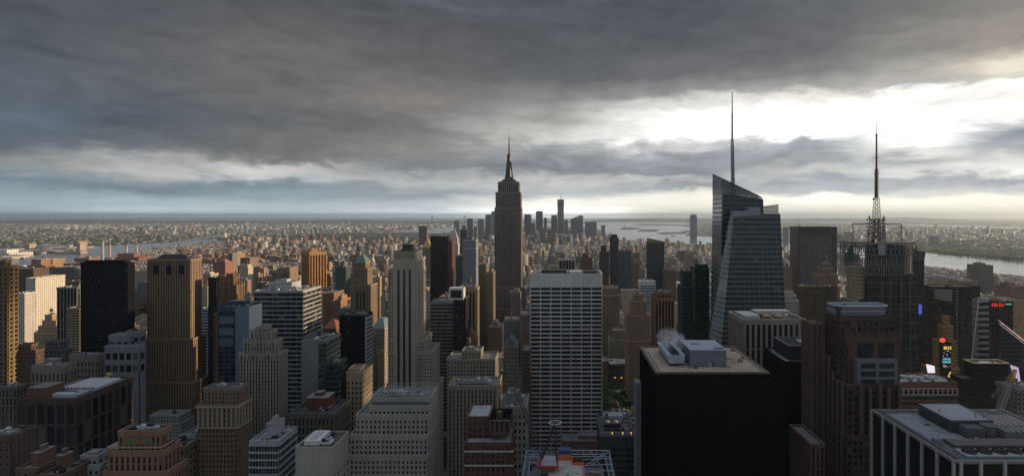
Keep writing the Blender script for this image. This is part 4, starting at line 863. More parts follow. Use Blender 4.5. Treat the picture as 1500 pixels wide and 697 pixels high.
for k in range(3): m.box(x0-9-.2+k*3,x0-8+k*3,371.3,372,0,PZ(475,372)+1+k)
m.build('fin_row',wallmat((.16,.11,.09)),b.root)
B(OFF,'lower wing of ribbed granite at the foot of the rounded-fin tower',330,[(1188,1207,652,0,30)],dict(wall=(.13,.08,.065),glass=GDK,bay=2.2,fl=4,fu=.5,fv=.8,pd=.6,sd=.1,header=1),('unit',))
b = B(OFF,'brown and cream striped office block with plant on its pale roof',430,[(1316,1402,561,0,24)],
  dict(wall=(.17,.09,.065),glass=(.012,.014,.014),bay=11,fl=4.0,fu=.98,fv=.52,pd=.05,sd=.35,header=5,blinds=.05,win=True,roof=(.33,.33,.34)),('duct','unit','unit'),hint='brown and cream striped block')
x0,x1,y0,y1,_,z1=b.T[-1]; m=MB(); m.box(x0-.5,x1+.5,y0-.6,y0-.4,z1-8.6,z1-7.9); m.box(x0-.5,x1+.5,y0-.6,y0-.4,z1-3.9,z1-3.3)
for i in range(13): m.box(x0+i*(x1-x0)/12-.4,x0+i*(x1-x0)/12+.4,y0-.62,y0-.35,z1-7.9,z1-3.9)
m.build('cream_band',wallmat((.42,.38,.33)),b.root)
m=MB(); m.box(x1-3.2,x1-1.8,y0+4,y0+6,z1,z1+3); m.build('chimney',DARK(),b.root)
b = B(OFF,'squat black tower with a raised pale-rimmed plant deck near the yellow crane',500,[(1409,1490,556,0,15,'g'),(1428,1477,534,1,13)],
  dict(wall=(.02,.022,.025),glass=(.008,.010,.013),bay=1.8,fl=4,fu=.8,fv=.8,pd=.1,sd=.08,blinds=.02,roof=(.12,.12,.12)),(),hint='squat black tower with the pale rim')
x0,x1,y0,y1,_,z1=b.T[-1]; m=MB(); parapet(m,x0,x1,y0,y1,z1+1.15,e=.7,t=.9,h=.4,lip=0); m.build('pale_rim',wallmat((.42,.36,.28)),b.root)
m=MB(); m.box(x0+6,x1-6,y0+3.5,y1-3,z1+.2,z1+.9); m.build('roof_panel',plain('pale_roof',(.36,.38,.43),.7,0,.15),b.root)
B(OFF,'tan gridded apartment slab at the right edge below the lit billboard',420,[(1490,1540,572,0,20)],masonry((.20,.18,.16),bay=3,fl=3.4),('unit',))
B(OFF,'wide black glass tower with a pale upper panel and a dotted light seam',720,[(1367,1436,421,0,24)],
  dict(wall=(.025,.027,.03),glass=(.012,.014,.018),bay=1.9,fl=4,fu=.85,fv=.62,pd=.06,sd=.15,blinds=.05,header=1,roof=(.08,.08,.085)),('unit',),hint='wide black tower with the dotted seam')
rt=[o for o in bpy.data.objects if o.type=='EMPTY'][-1]
m=MB(); X0=PX(1368,720); m.face([(X0,719.3,PZ(423,720)),(X0,719.3,PZ(437,720)),(X0+22,719.3,PZ(442,720)),(X0+22,719.3,PZ(424,720))]); m.build('upper_panel',plain('panel_grey',(.16,.15,.13),.5),rt)
m=MB(); c=PX(1401,720)
for k in range(34): m.box(c-.5,c+.5,718.9,719.5,PZ(425,720)-k*3.9-1.4,PZ(425,720)-k*3.9)
m.build('light_seam',wallmat((.5,.46,.36)),rt)
b = B(OFF,'dark tower of wide grey louvre bands with a slanted white edge',600,[(1433,1448,440,0,8)],dict(wall=(.26,.27,.28),glass=(.01,.012,.015),bay=14,fl=6.2,fu=.99,fv=.55,pd=.05,sd=.6,header=.6,blinds=0.0,roof=(.1,.1,.1)),('unit',),hint='tower of wide grey louvre bands')
x0,x1,y0,y1,_,z1=b.T[-1]; m=MB(); m.beam((x0-.3,y0-1,z1+1),(PX(1422,600),y0-1,PZ(530,600)),.5,4); m.build('slanted_edge',wallmat((.55,.53,.5)),b.root)
b = B(OFF,'black box tower with glowing red letters along its parapet',720,[(1450,1484,443,0,8)],dict(wall=(.02,.021,.024),glass=(.012,.014,.018),bay=1.8,fl=4,fu=.85,fv=.7,pd=.06,sd=.1,blinds=.03,header=6,roof=(.05,.05,.05)),('unit',),hint='black tower with red letters')
x0,x1,y0,y1,_,z1=b.T[-1]; red=plain('red_neon',(.5,.02,.01),.5,emit=(1,.05,.02),es=.55)
m=MB(); xx=PX(1453,719)
for q in ((0,0,0,4),(0,4,2.6,.6),(2.6,.6,2.6,4.4),(4,.2,4,4),(4,4,6.4,.2),(6.4,.2,6.4,4),(9.2,0,9.2,4),(9.2,4,11.6,.6),(11.6,.6,11.6,4),(13,.2,15,3.8)): m.beam((xx+q[0],718.6,z1-5+q[1]),(xx+q[2],718.6,z1-5+q[3]),.42)
m.build('red_lettering',red,b.root)
m=MB(); m.box(PX(1473,719),PX(1481,719),718.4,718.8,z1-2.2,z1-1.3); m.build('teal_light',plain('teal_neon',(.1,.5,.4),.5,emit=(.25,.9,.7),es=.6),b.root)
# wedge with blue neon
mb=MB(); Y0=560; a0,a1=PX(1463,Y0),PX(1540,Y0); za,zb=PZ(470,Y0),PZ(531,Y0)
r=empty('office_tower',((a0+a1)/2,Y0+4,0),'dark wedge-roofed tower with blue neon lines down its slanting top','office tower'); FOOT.append((a0,a1,Y0,Y0+9)); LANDMARK.append((1478,490,560,'wedge-roofed tower with blue neon'))
mb.prism([(a0,Y0,0),(a1,Y0,0),(a1,Y0+9,0),(a0,Y0+9,0)],[(a0,Y0,za),(a1,Y0,zb),(a1,Y0+9,zb),(a0,Y0+9,za)],0,1,bay=2.4,fl=4)
mb.build('wall',[facmat((.045,.05,.055),(.015,.018,.024),.8,.65),roofmat((.06,.06,.065))],r)
bluen=plain('blue_neon',(.01,.01,.2),.4,emit=(.05,.07,.95),es=.2)
for k,o_ in enumerate((0,2.6)):
    m=MB(); m.beam((a0,Y0-.5,za-o_),(a1,Y0-.5,zb-o_),.2); m.build('neon_line',bluen,r)
m=MB(); 
for o_ in (.2,.9,1.6): m.beam((a0+2,Y0+2+o_*2,za+.5),(a1,Y0+2+o_*2,zb+.6),.22)
m.build('roof_rail',wallmat((.13,.13,.14)),r)
B(OFF,'tan stepped theatre tower glowing between two dark glass towers',660,[(1364,1405,540,-4,18,'g'),(1377,1400,500,0,13),(1381,1396,478,2,9),(1384,1391,464,3,6)],masonry((.30,.19,.09),bay=3,fl=4,fu=.45,fv=.55,glass=(.05,.035,.02)),(),hint='tan stepped theatre tower')
# Times Square sign tower
b = B(OFF,'narrow sign tower stacked with bright coloured screens under a red ball',600,[(1380,1393,503,0,4)],dict(wall=(.03,.03,.035),glass=(.012,.012,.02),bay=2.5,fl=3,fu=.8,fv=.7,pd=.05,sd=.05,blinds=.2,header=1),(),hint='sign tower with bright screens')
x0,x1,y0,y1,_,z1=b.T[-1]
def text_mesh(name, body, size, loc, mat, parent, ext=.05):
    c=bpy.data.curves.new(name,'FONT'); c.body=body; c.size=size; c.align_x='CENTER'; c.extrude=ext
    o=bpy.data.objects.new(name,c); COL.objects.link(o); dg=bpy.context.evaluated_depsgraph_get(); me=bpy.data.meshes.new_from_object(o.evaluated_get(dg)); bpy.data.objects.remove(o)
    me.name=name; me.materials.clear(); me.materials.append(mat); o=bpy.data.objects.new(name,me); COL.objects.link(o); o.parent=parent
    o.location=(loc[0]-parent.location.x,loc[1]-parent.location.y,loc[2]-parent.location.z); o.rotation_euler=(R(90),0,0); return o
cx=(x0+x1)/2
text_mesh('year_numerals','2012',4.2,(cx+.4,y0-.8,PZ(511,600)),plain('yellow_lamp',(.6,.4,.05),.5,emit=(1,.62,.12),es=1.6),b.root)
m=MB()
cy_=plain('cyan_screen',(.1,.4,.5),.4,emit=(.25,.85,1),es=.9)
m.box(x0,x1,y0-.4,y0-.25,PZ(532,600),PZ(523,600)); m.build('screen',plain('screen_dark',(.01,.03,.05),.3,emit=(.02,.07,.1),es=1),b.root)
text_mesh('screen_text','SPECIAL',2.2,(cx,y0-.6,PZ(526.5,600)),cy_,b.root); text_mesh('screen_text','WINNER',2.2,(cx-.3,y0-.6,PZ(530.8,600)),cy_,b.root)
rnd=random.Random(7)
for nm,colr in (('blue_pixels',(.3,.35,1)),('pink_pixels',(1,.25,.3)),('white_pixels',(.9,.9,1))):
    for k in range(9):
        m=MB(); X_=x0+rnd.uniform(.3,.9*(x1-x0)); Z_=PZ(rnd.choice((rnd.uniform(513,522),rnd.uniform(533,539))),600); m.box(X_,X_+rnd.uniform(.5,1.3),y0-.45,y0-.3,Z_,Z_+rnd.uniform(.3,.6))
        m.build('lit_pixel',plain(nm,colr,.4,emit=colr,es=.5),b.root)
m=MB(); m.prism([(x0+4.5,y0-.6,PZ(556,600)),(x1-.3,y0-.6,PZ(556,600)),(x1-.3,y0-.4,PZ(556,600)),(x0+4.5,y0-.4,PZ(556,600))],[(x0+7.5,y0-.6,PZ(544,600)),(x1-.5,y0-.6,PZ(544,600)),(x1-.5,y0-.4,PZ(544,600)),(x0+7.5,y0-.4,PZ(544,600))]); m.build('orange_screen',plain('orange_screen',(.5,.3,.1),.4,emit=(1,.5,.15),es=.8),b.root)
m=MB(); m.beam((x0+1.6,y0+2,z1),(x0+1.6,y0+2,z1+3),.2); m.build('flagpole',DARK(),b.root)
m=MB()
for j in range(6):
    for i in range(12):
        q=[]
        for a,bb in ((j,i),(j,i+1),(j+1,i+1),(j+1,i)):
            th=math.pi*a/6-math.pi/2; ph_=2*math.pi*bb/12; q.append((x0+1.6+2.6*math.cos(th)*math.cos(ph_),y0+2+2.6*math.cos(th)*math.sin(ph_),z1+3+2.3*math.sin(th)))
        m.face(q)
m.build('red_ball',plain('red_ball',(.7,.05,.03),.4,emit=(1,.09,.04),es=1.1),b.root)
# lit billboards
def billboard(pts, label, mats, name='billboard'):
    cx=sum(p[0] for p in pts)/4; cy=sum(p[1] for p in pts)/4
    r=empty(name,(cx,cy,0),label,'billboard'); m=MB(); m.prism([pts[0],pts[1],(pts[1][0],pts[1][1]+.6,pts[1][2]),(pts[0][0],pts[0][1]+.6,pts[0][2])],[pts[3],pts[2],(pts[2][0],pts[2][1]+.6,pts[2][2]),(pts[3][0],pts[3][1]+.6,pts[3][2])]); m.build('screen',mats,r)
    m=MB(); zb=min(p[2] for p in pts); m.beam((pts[0][0]+.5,pts[0][1]+.9,0),(pts[0][0]+.5,pts[0][1]+.9,zb+2),.35); m.beam((pts[1][0]-.5,pts[1][1]+.9,0),(pts[1][0]-.5,pts[1][1]+.9,zb+2),.35); m.build('post',DARK(),r); return r
Yb=470
billboard([(PX(1360,Yb),Yb,PZ(548,Yb)),(PX(1370,Yb),Yb,PZ(548,Yb)),(PX(1369,Yb),Yb,PZ(536,Yb)),(PX(1357,Yb),Yb,PZ(533,Yb))],'blank brilliant white lit billboard behind the striped block roof',plain('white_screen',(.8,.8,.85),.5,emit=(.95,.95,1),es=.75))
def swirl():
    m_,t,b_=newmat('purple_screen'); tc=t.node('ShaderNodeTexCoord').outputs['Object']; n=t.noise(tc,.45,3,.6,1.5)[0]
    c=t.ramp(n,[(0,(.10,.06,.25)),(.42,(.45,.35,.75)),(.52,(.8,.75,.9)),(.6,(.85,.35,.25)),(.7,(.3,.45,.8))]); t.put(b_.inputs['Base Color'],c); t.put(b_.inputs['Emission Color'],c); b_.inputs['Emission Strength'].default_value=.55; return m_
Yb=545
billboard([(PX(1489,Yb),Yb,PZ(561,Yb)),(PX(1496,Yb),Yb,PZ(566,Yb)),(PX(1492,Yb),Yb,PZ(538,Yb)),(PX(1480,Yb),Yb,PZ(534,Yb))],'tilted purple and white lit billboard at the right edge',swirl())
Yb=598
billboard([(PX(1346,Yb),Yb,PZ(460,Yb)),(PX(1350.5,Yb),Yb,PZ(460,Yb)),(PX(1350.5,Yb),Yb,PZ(446,Yb)),(PX(1346,Yb),Yb,PZ(446,Yb))],'small upright blue lit sign on the side of the dark glass tower',plain('blue_screen',(.1,.12,.5),.4,emit=(.10,.16,.9),es=.5))
# ------------------------------------------------------------------ the tallest skyscraper
E=1235
ls=dict(wall=(.235,.20,.175),glass=(.018,.019,.022),bay=4.4,fl=3.75,fu=.52,fv=.55,span=(.075,.072,.072),pd=.9,sd=.12,header=2,blinds=.08,cap=True)
b=B(OFF,'tallest grey stone skyscraper with setback shoulders and a needle mast',E,
 [(716,773,452,-22,70,'g'),(719,769,421,-14,60,'g'),(725,763,304.5,-4,44,'g'),(726.5,762,282,-3,42),(730,759.5,267,-1,36)],ls,(),hint='tallest skyscraper with the needle mast')
T=b.T
# recessed centre: two proud flanks on the north face
st=b.st
m=MB(); g=MB(); rf=MB()
for (l,r) in ((725,736),(752,763)):
    x0,x1=PX(l,E-8),PX(r,E-8); b.facade(m,[],x0,x1,E-8,E-4.2,0,PZ(312,E)); g.box(x0,x1,E-8,E-4.2,0,PZ(312,E)-.1,0,bay=4.4,fl=3.75,skip='bd')
m.build('flank_wall',[wallmat(st['wall']),wallmat(st['span'])],b.root); g.build('flank_glazing',glassmat(st['glass'],.08,0,.12),b.root)
cx=(T[4][0]+T[4][1])/2; cy=T[4][2]+18; z1=T[4][5]
alu=plain('aluminium_dark',(.10,.10,.105),.45,.4)
m=MB()
m.box(cx-17,cx+17,cy-14,cy+14,z1,z1+3.5); m.box(cx-13,cx+13,cy-11,cy+11,z1+3.5,z1+7); m.box(cx-9,cx+9,cy-8,cy+8,z1+7,z1+12)
m.build('observation_deck',alu,b.root)
m=MB(); zb=z1+12; zt=PZ(228,E)
m.cyl(cx,cy,zb,zt,6.2,4.6,12)
for a in range(4):
    an=a*math.pi/2+math.pi/4
    for f0,f1,r0,r1 in ((0,.35,9.5,7.6),(.35,.75,7.6,5.8)):
        m.beam((cx+r0*math.cos(an),cy+r0*math.sin(an),zb+(zt-zb)*f0),(cx+r1*math.cos(an),cy+r1*math.sin(an),zb+(zt-zb)*f1),1.6,4,r2=1.1)
m.cyl(cx,cy,zt,zt+2.5,5.6,5.2,12); m.cyl(cx,cy,zt+2.5,zt+6,4.3,2.6,12)
m.build('mooring_mast',alu,b.root)
m=MB(); z0=zt+6; zz_=PZ(190,E); 
m.cyl(cx,cy,z0,z0+.45*(zz_-z0),1.7,1.2,6); m.cyl(cx,cy,z0+.45*(zz_-z0),z0+.75*(zz_-z0),.9,.6,6); m.cyl(cx,cy,z0+.75*(zz_-z0),zz_,.45,.2,5)
for k in range(7): m.cyl(cx,cy,z0+3+k*4.2,z0+3.8+k*4.2,2.3-k*.15,n=8)
m.build('antenna',plain('antenna_dark',(.05,.05,.055),.5,.2),b.root)
# ------------------------------------------------------------------ the crystalline glass skyscraper
Yc=540
r=empty('office_tower',(PX(1095,Yc),Yc+30,0),'faceted blue-grey glass skyscraper with a slanted screen top and white spire','office tower'); FOOT.append((PX(1036,540),PX(1155,540),540,604)); LANDMARK.append((1095,330,540,'faceted glass skyscraper')); LANDMARK.append((1050,420,540,'faceted glass skyscraper')); 
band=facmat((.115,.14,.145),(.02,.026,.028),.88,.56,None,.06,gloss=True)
band_reflected=facmat((.27,.31,.32),(.15,.18,.185),.94,.42,None,.05,gloss=True)  # lighter copy of the facade colour, painting in the chamfer's reflected light
zb=PZ(500,Yc); zt=PZ(318,Yc)
def P_(px,Y,z,Yr=Yc): return (PX(px,Yr),Y,z)
bt=[P_(1057,540,zb),P_(1153,540,zb),(PX(1153,Yc),600,zb),(PX(1038,600),600,zb),(PX(1039,562),562,zb)]
tp=[P_(1074.5,540,zt),P_(1143,540,zt+3),(PX(1143,Yc),600,zt+3),(PX(1060,600),600,zt),(PX(1069,548),547,zt)]
g0=[(p[0],p[1],0) for p in bt]
m=MB(); m.prism(bt,tp,0,1,bay=4.6,fl=4.6,zref=zt)
m.prism(g0,bt,0,cap=False,bay=4.6,fl=4.6,zref=zt)
me=m.build('front_facade',[band,roofmat((.2,.2,.2)),band_reflected],r); me.data.polygons[4].material_index=2; me.data.polygons[10].material_index=2
m=MB(); A=[(PX(1054,566),566,0),(PX(1120,570),566,0),(PX(1120,570),612,0),(PX(1038,612),612,0)]
Tt=[(PX(1058,566),566,PZ(284,570)),(PX(1116,570),566,PZ(292,570)),(PX(1116,570),612,PZ(292,570)),(PX(1044,612),612,PZ(284,570))]
m.prism(A,Tt,0,1,bay=3.2,fl=4.6); m.build('rear_facade',[facmat((.075,.095,.105),(.025,.034,.04),.85,.66,None,.04,gloss=True),roofmat((.2,.2,.2))],r)
# slanted glass screen over the rear volume and the small one on the right
def gm():
    m_,t,b_=newmat('screen_glass'); b_.inputs['Base Color'].default_value=(.10,.13,.14,1); b_.inputs['Roughness'].default_value=.1; b_.inputs['Alpha'].default_value=.68; return m_
GM=gm()
def screen(l,rr,Y,z0l,z0r,z1l,z1r,nv,nh):
    m=MB(); xl,xr=PX(l,Y),PX(rr,Y)
    for i in range(nv+1):
        f=i/nv; x=xl+(xr-xl)*f; m.beam((x,Y,z0l+(z0r-z0l)*f),(x,Y,z1l+(z1r-z1l)*f),.22,4)
    for k in range(nh+1):
        z=z0l+k*(max(z1l,z1r)-z0l)/nh
        if z1l>z1r: xe=xl+(xr-xl)*min(1,max(0,(z1l-z)/(z1l-z1r))); a,c=xl,xe
        else: xe=xr-(xr-xl)*min(1,max(0,(z1r-z)/max(.01,(z1r-z1l)))); a,c=xe,xr
        if c-a>.5: m.beam((a,Y,z),(c,Y,z),.2,4)
    m.beam((xl,Y,z1l),(xr,Y,z1r),.4,4); o=m.build('screen_frame',plain('screen_bar',(.07,.08,.085),.5),r)
    m=MB(); m.face([(xl,Y+.3,z0l),(xr,Y+.3,z0r),(xr,Y+.3,z1r),(xl,Y+.3,z1l)]); m.build('screen_glass',GM,r)
screen(1058,1116,566,PZ(284,570),PZ(292,570),PZ(262,566),PZ(289.5,566),30,9)
screen(1044,1112,611,PZ(284,570),PZ(292,570),PZ(255,611),PZ(287,611),30,9)
m=MB(); xa0,xa1=PX(1058,566),PX(1044,612)
for i in range(13):
    f=i/12; m.beam((xa0+(xa1-xa0)*f,566+45*f,PZ(284,570)),(xa0+(xa1-xa0)*f,566+45*f,PZ(262,566)+(PZ(255,611)-PZ(262,566))*f),.22)
for k in range(9):
    g=k/8; m.beam((xa0,566,PZ(284,570)+(PZ(262,566)-PZ(284,570))*g),(xa1,611,PZ(284,570)+(PZ(255,611)-PZ(284,570))*g),.2)
m.build('side_screen_frame',plain('screen_bar',(.07,.08,.085),.5),r)
screen(1117,1140,566,PZ(318,566),PZ(318,566),PZ(303,566),PZ(300,566),9,4)
m=MB(); m.box(PX(1074,552),PX(1096,552),552,562,zt,zt+6); m.box(PX(1096,553),PX(1114,553),553,564,zt,zt+9.5); m.build('plant_box',plain('plant_white',(.28,.29,.30),.6,0,.1),r)
m=MB(); z0=PZ(290,585); zt2=PZ(135,585); xs=PX(1074,585)
m.lattice((xs,585,z0),(xs-1.0,585,z0+(zt2-z0)*.55),3.2,1.9,16,.3,.16); m.cyl(xs-1,585,z0+(zt2-z0)*.55,z0+(zt2-z0)*.8,.95,.8,6); m.cyl(xs-1,585,z0+(zt2-z0)*.8,zt2,.6,.4,6)
m.cyl(xs-.3,585,z0,z0+(zt2-z0)*.55,.8,.6,5)
m.build('spire',plain('spire_steel',(.15,.16,.17),.45,.3),r)
# ------------------------------------------------------------------ the scaffold-crowned tower
Y4=620
b=B(OFF,'dark glass tower crowned with open sign scaffolds and a tall antenna',Y4,[(1262,1347,446,-2,44,'g'),(1270,1344,403,0,38)],
 dict(wall=(.05,.05,.05),glass=(.02,.022,.024),bay=4.6,fl=4.1,fu=.90,fv=.72,pd=.25,sd=.15,span=(.04,.036,.034),header=1,blinds=.10,roof=(.05,.05,.05)),(),hint='scaffold-crowned antenna tower')
x0,x1,y0,y1,_,zt=b.T[-1]
m=MB(); m.box(PX(1250,Y4+3),PX(1262,Y4)-1.0,Y4+3,Y4+26,0,PZ(440,Y4),0,bay=3,fl=4); m.box(PX(1254,Y4+3),x0-.6,Y4+3.5,Y4+24,PZ(440,Y4),PZ(392,Y4),0,bay=3,fl=4)
m.build('stone_corner',[facmat((.34,.28,.18),(.03,.03,.03),.45,.5)],b.root)
m=MB()
for px_ in (1290,1302,1318,1331): c=PX(px_,Y4); m.box(c-.25,c+.25,y0-3,y0-2.4,0,zt-2)
for k in range(7): m.box(x0,x1,y0-2.95,y0-2.45,zt-8-k*14,zt-7.6-k*14)
m.build('mullion_grid',plain('mullion_grey',(.14,.15,.16),.5),b.root)
cx=PX(1301,Y4+22); cy=Y4+22; rd=23
m=MB(); m.cyl(cx,cy,zt,PZ(360,Y4),rd,n=28); 
for k in range(11): m.cyl(cx,cy,zt+1.5+k*2.2,zt+1.9+k*2.2,rd+.5,n=28)
m.build('drum',plain('drum_dark',(.022,.022,.024),.8),b.root)
fr=plain('scaffold_grey',(.17,.175,.18),.5,.2); zt5=PZ(357,Y4); zb5=PZ(373,Y4)
m=MB()
def truss(xa,ya,xb,yb,z0_,z1_,n):
    for i in range(n+1):
        f=i/n; xx,yy=xa+(xb-xa)*f,ya+(yb-ya)*f; m.beam((xx,yy,z0_),(xx,yy,z1_),.42)
        if i<n:
            x2,y2=xa+(xb-xa)*(i+1)/n,ya+(yb-ya)*(i+1)/n
            m.beam((xx,yy,z0_ if i%2 else z1_),(x2,y2,z1_ if i%2 else z0_),.26)
    for z in (z0_,(z0_+z1_)/2,z1_): m.beam((xa,ya,z),(xb,yb,z),.3)
xl,xr=PX(1262,Y4-3),PX(1342,Y4-3)
truss(xl,Y4-3,xr,Y4-3,zb5,zt5,13); truss(xl,Y4-3,xl,Y4+44,zb5,zt5,8); truss(xr,Y4-3,xr,Y4+44,zb5,zt5,8); truss(xl,Y4+44,xr,Y4+44,zb5,zt5,13)
truss(xl+6,Y4-1,xr-6,Y4-1,zt,zb5,17); truss(xl+3,Y4+1,xl+3,Y4+40,zt,zb5,9)
for k in range(12): m.beam((xl+k*(xr-xl)/11,Y4-3,zt5),(xl+k*(xr-xl)/11,Y4+44,zt5),.2)
for xx in (PX(1266,Y4),PX(1333,Y4)):
    m.beam((xx,Y4-3.6,zt-2),(xx,Y4-3.6,zt5+1),.55)
for a,c in ((1268,1274),(1274,1280),(1322,1333)): m.beam((PX(a,Y4),Y4-3.6,zt5-1),(PX(c,Y4),Y4-3.6,zb5-1),.4)
m.beam((PX(1284,Y4),Y4-3.6,zt5-1),(PX(1276,Y4),Y4-3.6,zb5-1),.4)
m.build('sign_scaffold',fr,b.root)
m=MB(); m.box(xl,xr,Y4-2,Y4+43,zt5+.3,zt5+1.1); m.build('top_deck',plain('deck_dark',(.07,.07,.07),.7),b.root)
m=MB(); m.box(PX(1284,Y4),PX(1294,Y4),Y4-3.9,Y4-3.4,zb5,zt5); m.build('grey_panel',plain('scaffold_panel',(.28,.29,.30),.5),b.root)
m=MB(); xa,xb=PX(1238,Y4-4),PX(1256,Y4-4); za,zc=PZ(388,Y4),PZ(356.5,Y4)
for i in range(6):
    x_=xa+(xb-xa)*i/5
    for yy in (Y4-4,Y4+6): m.beam((x_,yy,za),(x_,yy,zc),.25)
    m.beam((x_,Y4-4,zc),(x_,Y4+6,zc),.2)
for k in range(8):
    z=za+(zc-za)*k/7
    for yy in (Y4-4,Y4+6): m.beam((xa,yy,z),(xb,yy,z),.22)
    if k<7: m.beam((xa,Y4-4,z),(xb,Y4-4,z+(zc-za)/7),.16)
m.build('sign_scaffold',plain('scaffold_black',(.03,.03,.03),.6),b.root)
m=MB(); m.prism([(xa+1.5,Y4-3.5,za+4),(xa+9,Y4-3.5,za+4),(xa+9,Y4-3,za+4),(xa+1.5,Y4-3,za+4)],[(xa+5,Y4-3.5,zc-2),(xa+9.5,Y4-3.5,zc-2),(xa+9.5,Y4-3,zc-2),(xa+5,Y4-3,zc-2)]); m.build('green_panel',plain('green_panel',(.03,.14,.10),.5),b.root)
# antenna on top
ax=PX(1284,Y4+20); ay=Y4+20; base=zt5+1.1
def az_(py): return PZ(py,ay)
m=MB(); w=PX(1308,ay)-PX(1262,ay)
for sx in (-.5,.5):
    for sy in (-.5,.5): m.beam((ax+sx*w,ay+sy*w,base),(ax+sx*w,ay+sy*w,az_(328)),.5)
for (a,c) in (((-.5,-.5),(.5,-.5)),((.5,-.5),(.5,.5)),((.5,.5),(-.5,.5)),((-.5,.5),(-.5,-.5))): m.beam((ax+a[0]*w,ay+a[1]*w,az_(328)),(ax+c[0]*w,ay+c[1]*w,az_(328)),.5)
for sx in (-.5,.5): m.beam((ax+sx*w,ay-.5*w,az_(330)),(ax+sx*.2*w,ay,az_(345)),.2); m.beam((ax+sx*w,ay-.5*w,az_(352)),(ax+sx*.2*w,ay,az_(335)),.2)
m.build('portal_frame',fr,b.root)
m=MB(); m.lattice((ax,ay,base),(ax,ay,az_(320)),13,9.5,8,.4,.24); m.lattice((ax,ay,base),(ax,ay,az_(320)),6,5,10,.4,.26)
for k in range(6):
    z=base+4+k*3.8
    for s_ in (-1,1): m.cyl(ax+s_*7.5,ay-3,z,z+2.2,.8,n=6); m.cyl(ax+s_*8.5,ay+3,z,z+2.2,.8,n=6)
for s_ in (-1,1): m.cyl(ax+s_*8,ay,az_(322),az_(316),.8,n=6)
m.build('lattice_base',plain('lattice_dark',(.08,.08,.085),.5,.2),b.root)
m=MB(); m.lattice((ax,ay,az_(320)),(ax,ay,az_(290)),6,4,9,.3,.2); m.build('lattice_mast',plain('lattice_pale',(.35,.31,.24),.5,.1),b.root)
m=MB(); m.cyl(ax,ay,az_(290),az_(250),1.9,1.4,8); m.cyl(ax,ay,az_(250),az_(196),1.2,.8,8); m.cyl(ax,ay,az_(196),az_(175),.3,.15,5)
for py_,q in ((231,3.2),(254,3.6),(273,3),(290,3.2),(198,1.4)): m.beam((ax-q,ay,az_(py_)),(ax+q,ay,az_(py_)),.32); m.beam((ax,ay-q,az_(py_)),(ax,ay+q,az_(py_)),.3)
for k in range(12): m.cyl(ax,ay,az_(288)+k*2.6,az_(288)+k*2.6+1.2,2.4,n=8)
m.beam((ax,ay,az_(292)),(ax-4,ay-1,az_(292)),.35); m.cyl(ax-4,ay-1,az_(293),az_(290.5),.9,n=8)
m.build('antenna_mast',plain('antenna_rust',(.08,.05,.045),.5,.2),b.root)
m=MB(); m.cyl(PX(1271,ay),Y4+8,base,base+3.2,2.6,2.0,10); m.build('satellite_dish',DARK(),b.root)
b=B(OFF,'leaning green-black glass fin tower tucked behind the scaffold-crowned tower',690,[(1341,1354,384,0,24),],dict(wall=(.03,.04,.04),glass=(.015,.03,.028),bay=2,fu=.85,fv=.8,pd=.05,sd=.1,blinds=.05),())
x0,x1,y0,y1,_,z1=b.T[-1]; m=MB(); m.prism([(x0,y0,z1+1),(x1,y0,z1+1),(x1,y1,z1+1),(x0,y1,z1+1)],[(x0,y0,z1+15),(x1+1.5,y0,z1+12),(x1+1.5,y1,z1+12),(x0,y1,z1+15)]); m.build('slanted_crown',glassmat((.015,.03,.028),.05),b.root)
# ------------------------------------------------------------------ right foreground: white-ribbed black block with a busy roof
b=Bld(OFF,'black office block with white vertical ribs and a cluttered pale roof','office tower',228,[(1399,1640,676,0,60)],
 dict(wall=(.018,.018,.02),glass=(.008,.009,.011),bay=1.55,fl=3.9,fu=.75,fv=.8,pd=.12,sd=.06,blinds=.0,header=1.2,roof=(.12,.125,.13),grough=.4,cap=False),(),hint='black block with white ribs')
x0,x1,y0,y1,_,z1=b.T[-1]; zt=z1
x1=PX(1425,288)+55
rib=plain('rib_pale',(.36,.36,.37),.6,0,.25,.15)
for k in range(7):
    y=y0+k*(y1-y0)/6
    m=MB(); m.box(x0-1.0,x0-.1,y-.55,y+.55,0,z1+.35); m.build('rib',rib,b.root)
for k in range(4):
    x=x0+.3+k*9.4+(1.6 if k==0 else 0)
    m=MB(); m.box(x-.6,x+.6,y0-1.0,y0-.1,0,z1+.35); m.build('rib',rib,b.root)
m=MB()
xR=PX(1425,288)
parapet(m,x0,b.T[-1][1],y0,y1,z1,e=.55,t=.7,h=.55,lip=.6,mi=0)
m.build('roof_rim',plain('rim_tan',(.22,.19,.16),.6,0,.2),b.root)
m=MB(); m.box(x0+.9,x0+1.2,y0+1,y1-1,z1+.55,z1+1.5)
for k in range(16): m.beam((x0+1.6,y0+2+k*3.6,z1),(x0+1.6,y0+2+k*3.6,z1+1.9),.07)
m.beam((x0+1.6,y0+2,z1+1.9),(x0+1.6,y1-2,z1+1.9),.07)
m.beam((x0+3.2,y0+2,z1+.6),(x0+3.2,y1-3,z1+.6),.22); m.beam((x0+3.2,y1-3,z1+.6),(xR-3,y1-3,z1+.6),.22)
m.build('rail_track',plain('rail_steel',(.16,.16,.17),.5,.2),b.root)
m=MB(); m.box(x0+4,x0+21,y0+22,y1-5,z1+.01,z1+.25); m.build('walkway_deck',plain('membrane_grey',(.24,.25,.27),.8,0,.35,.2),b.root)
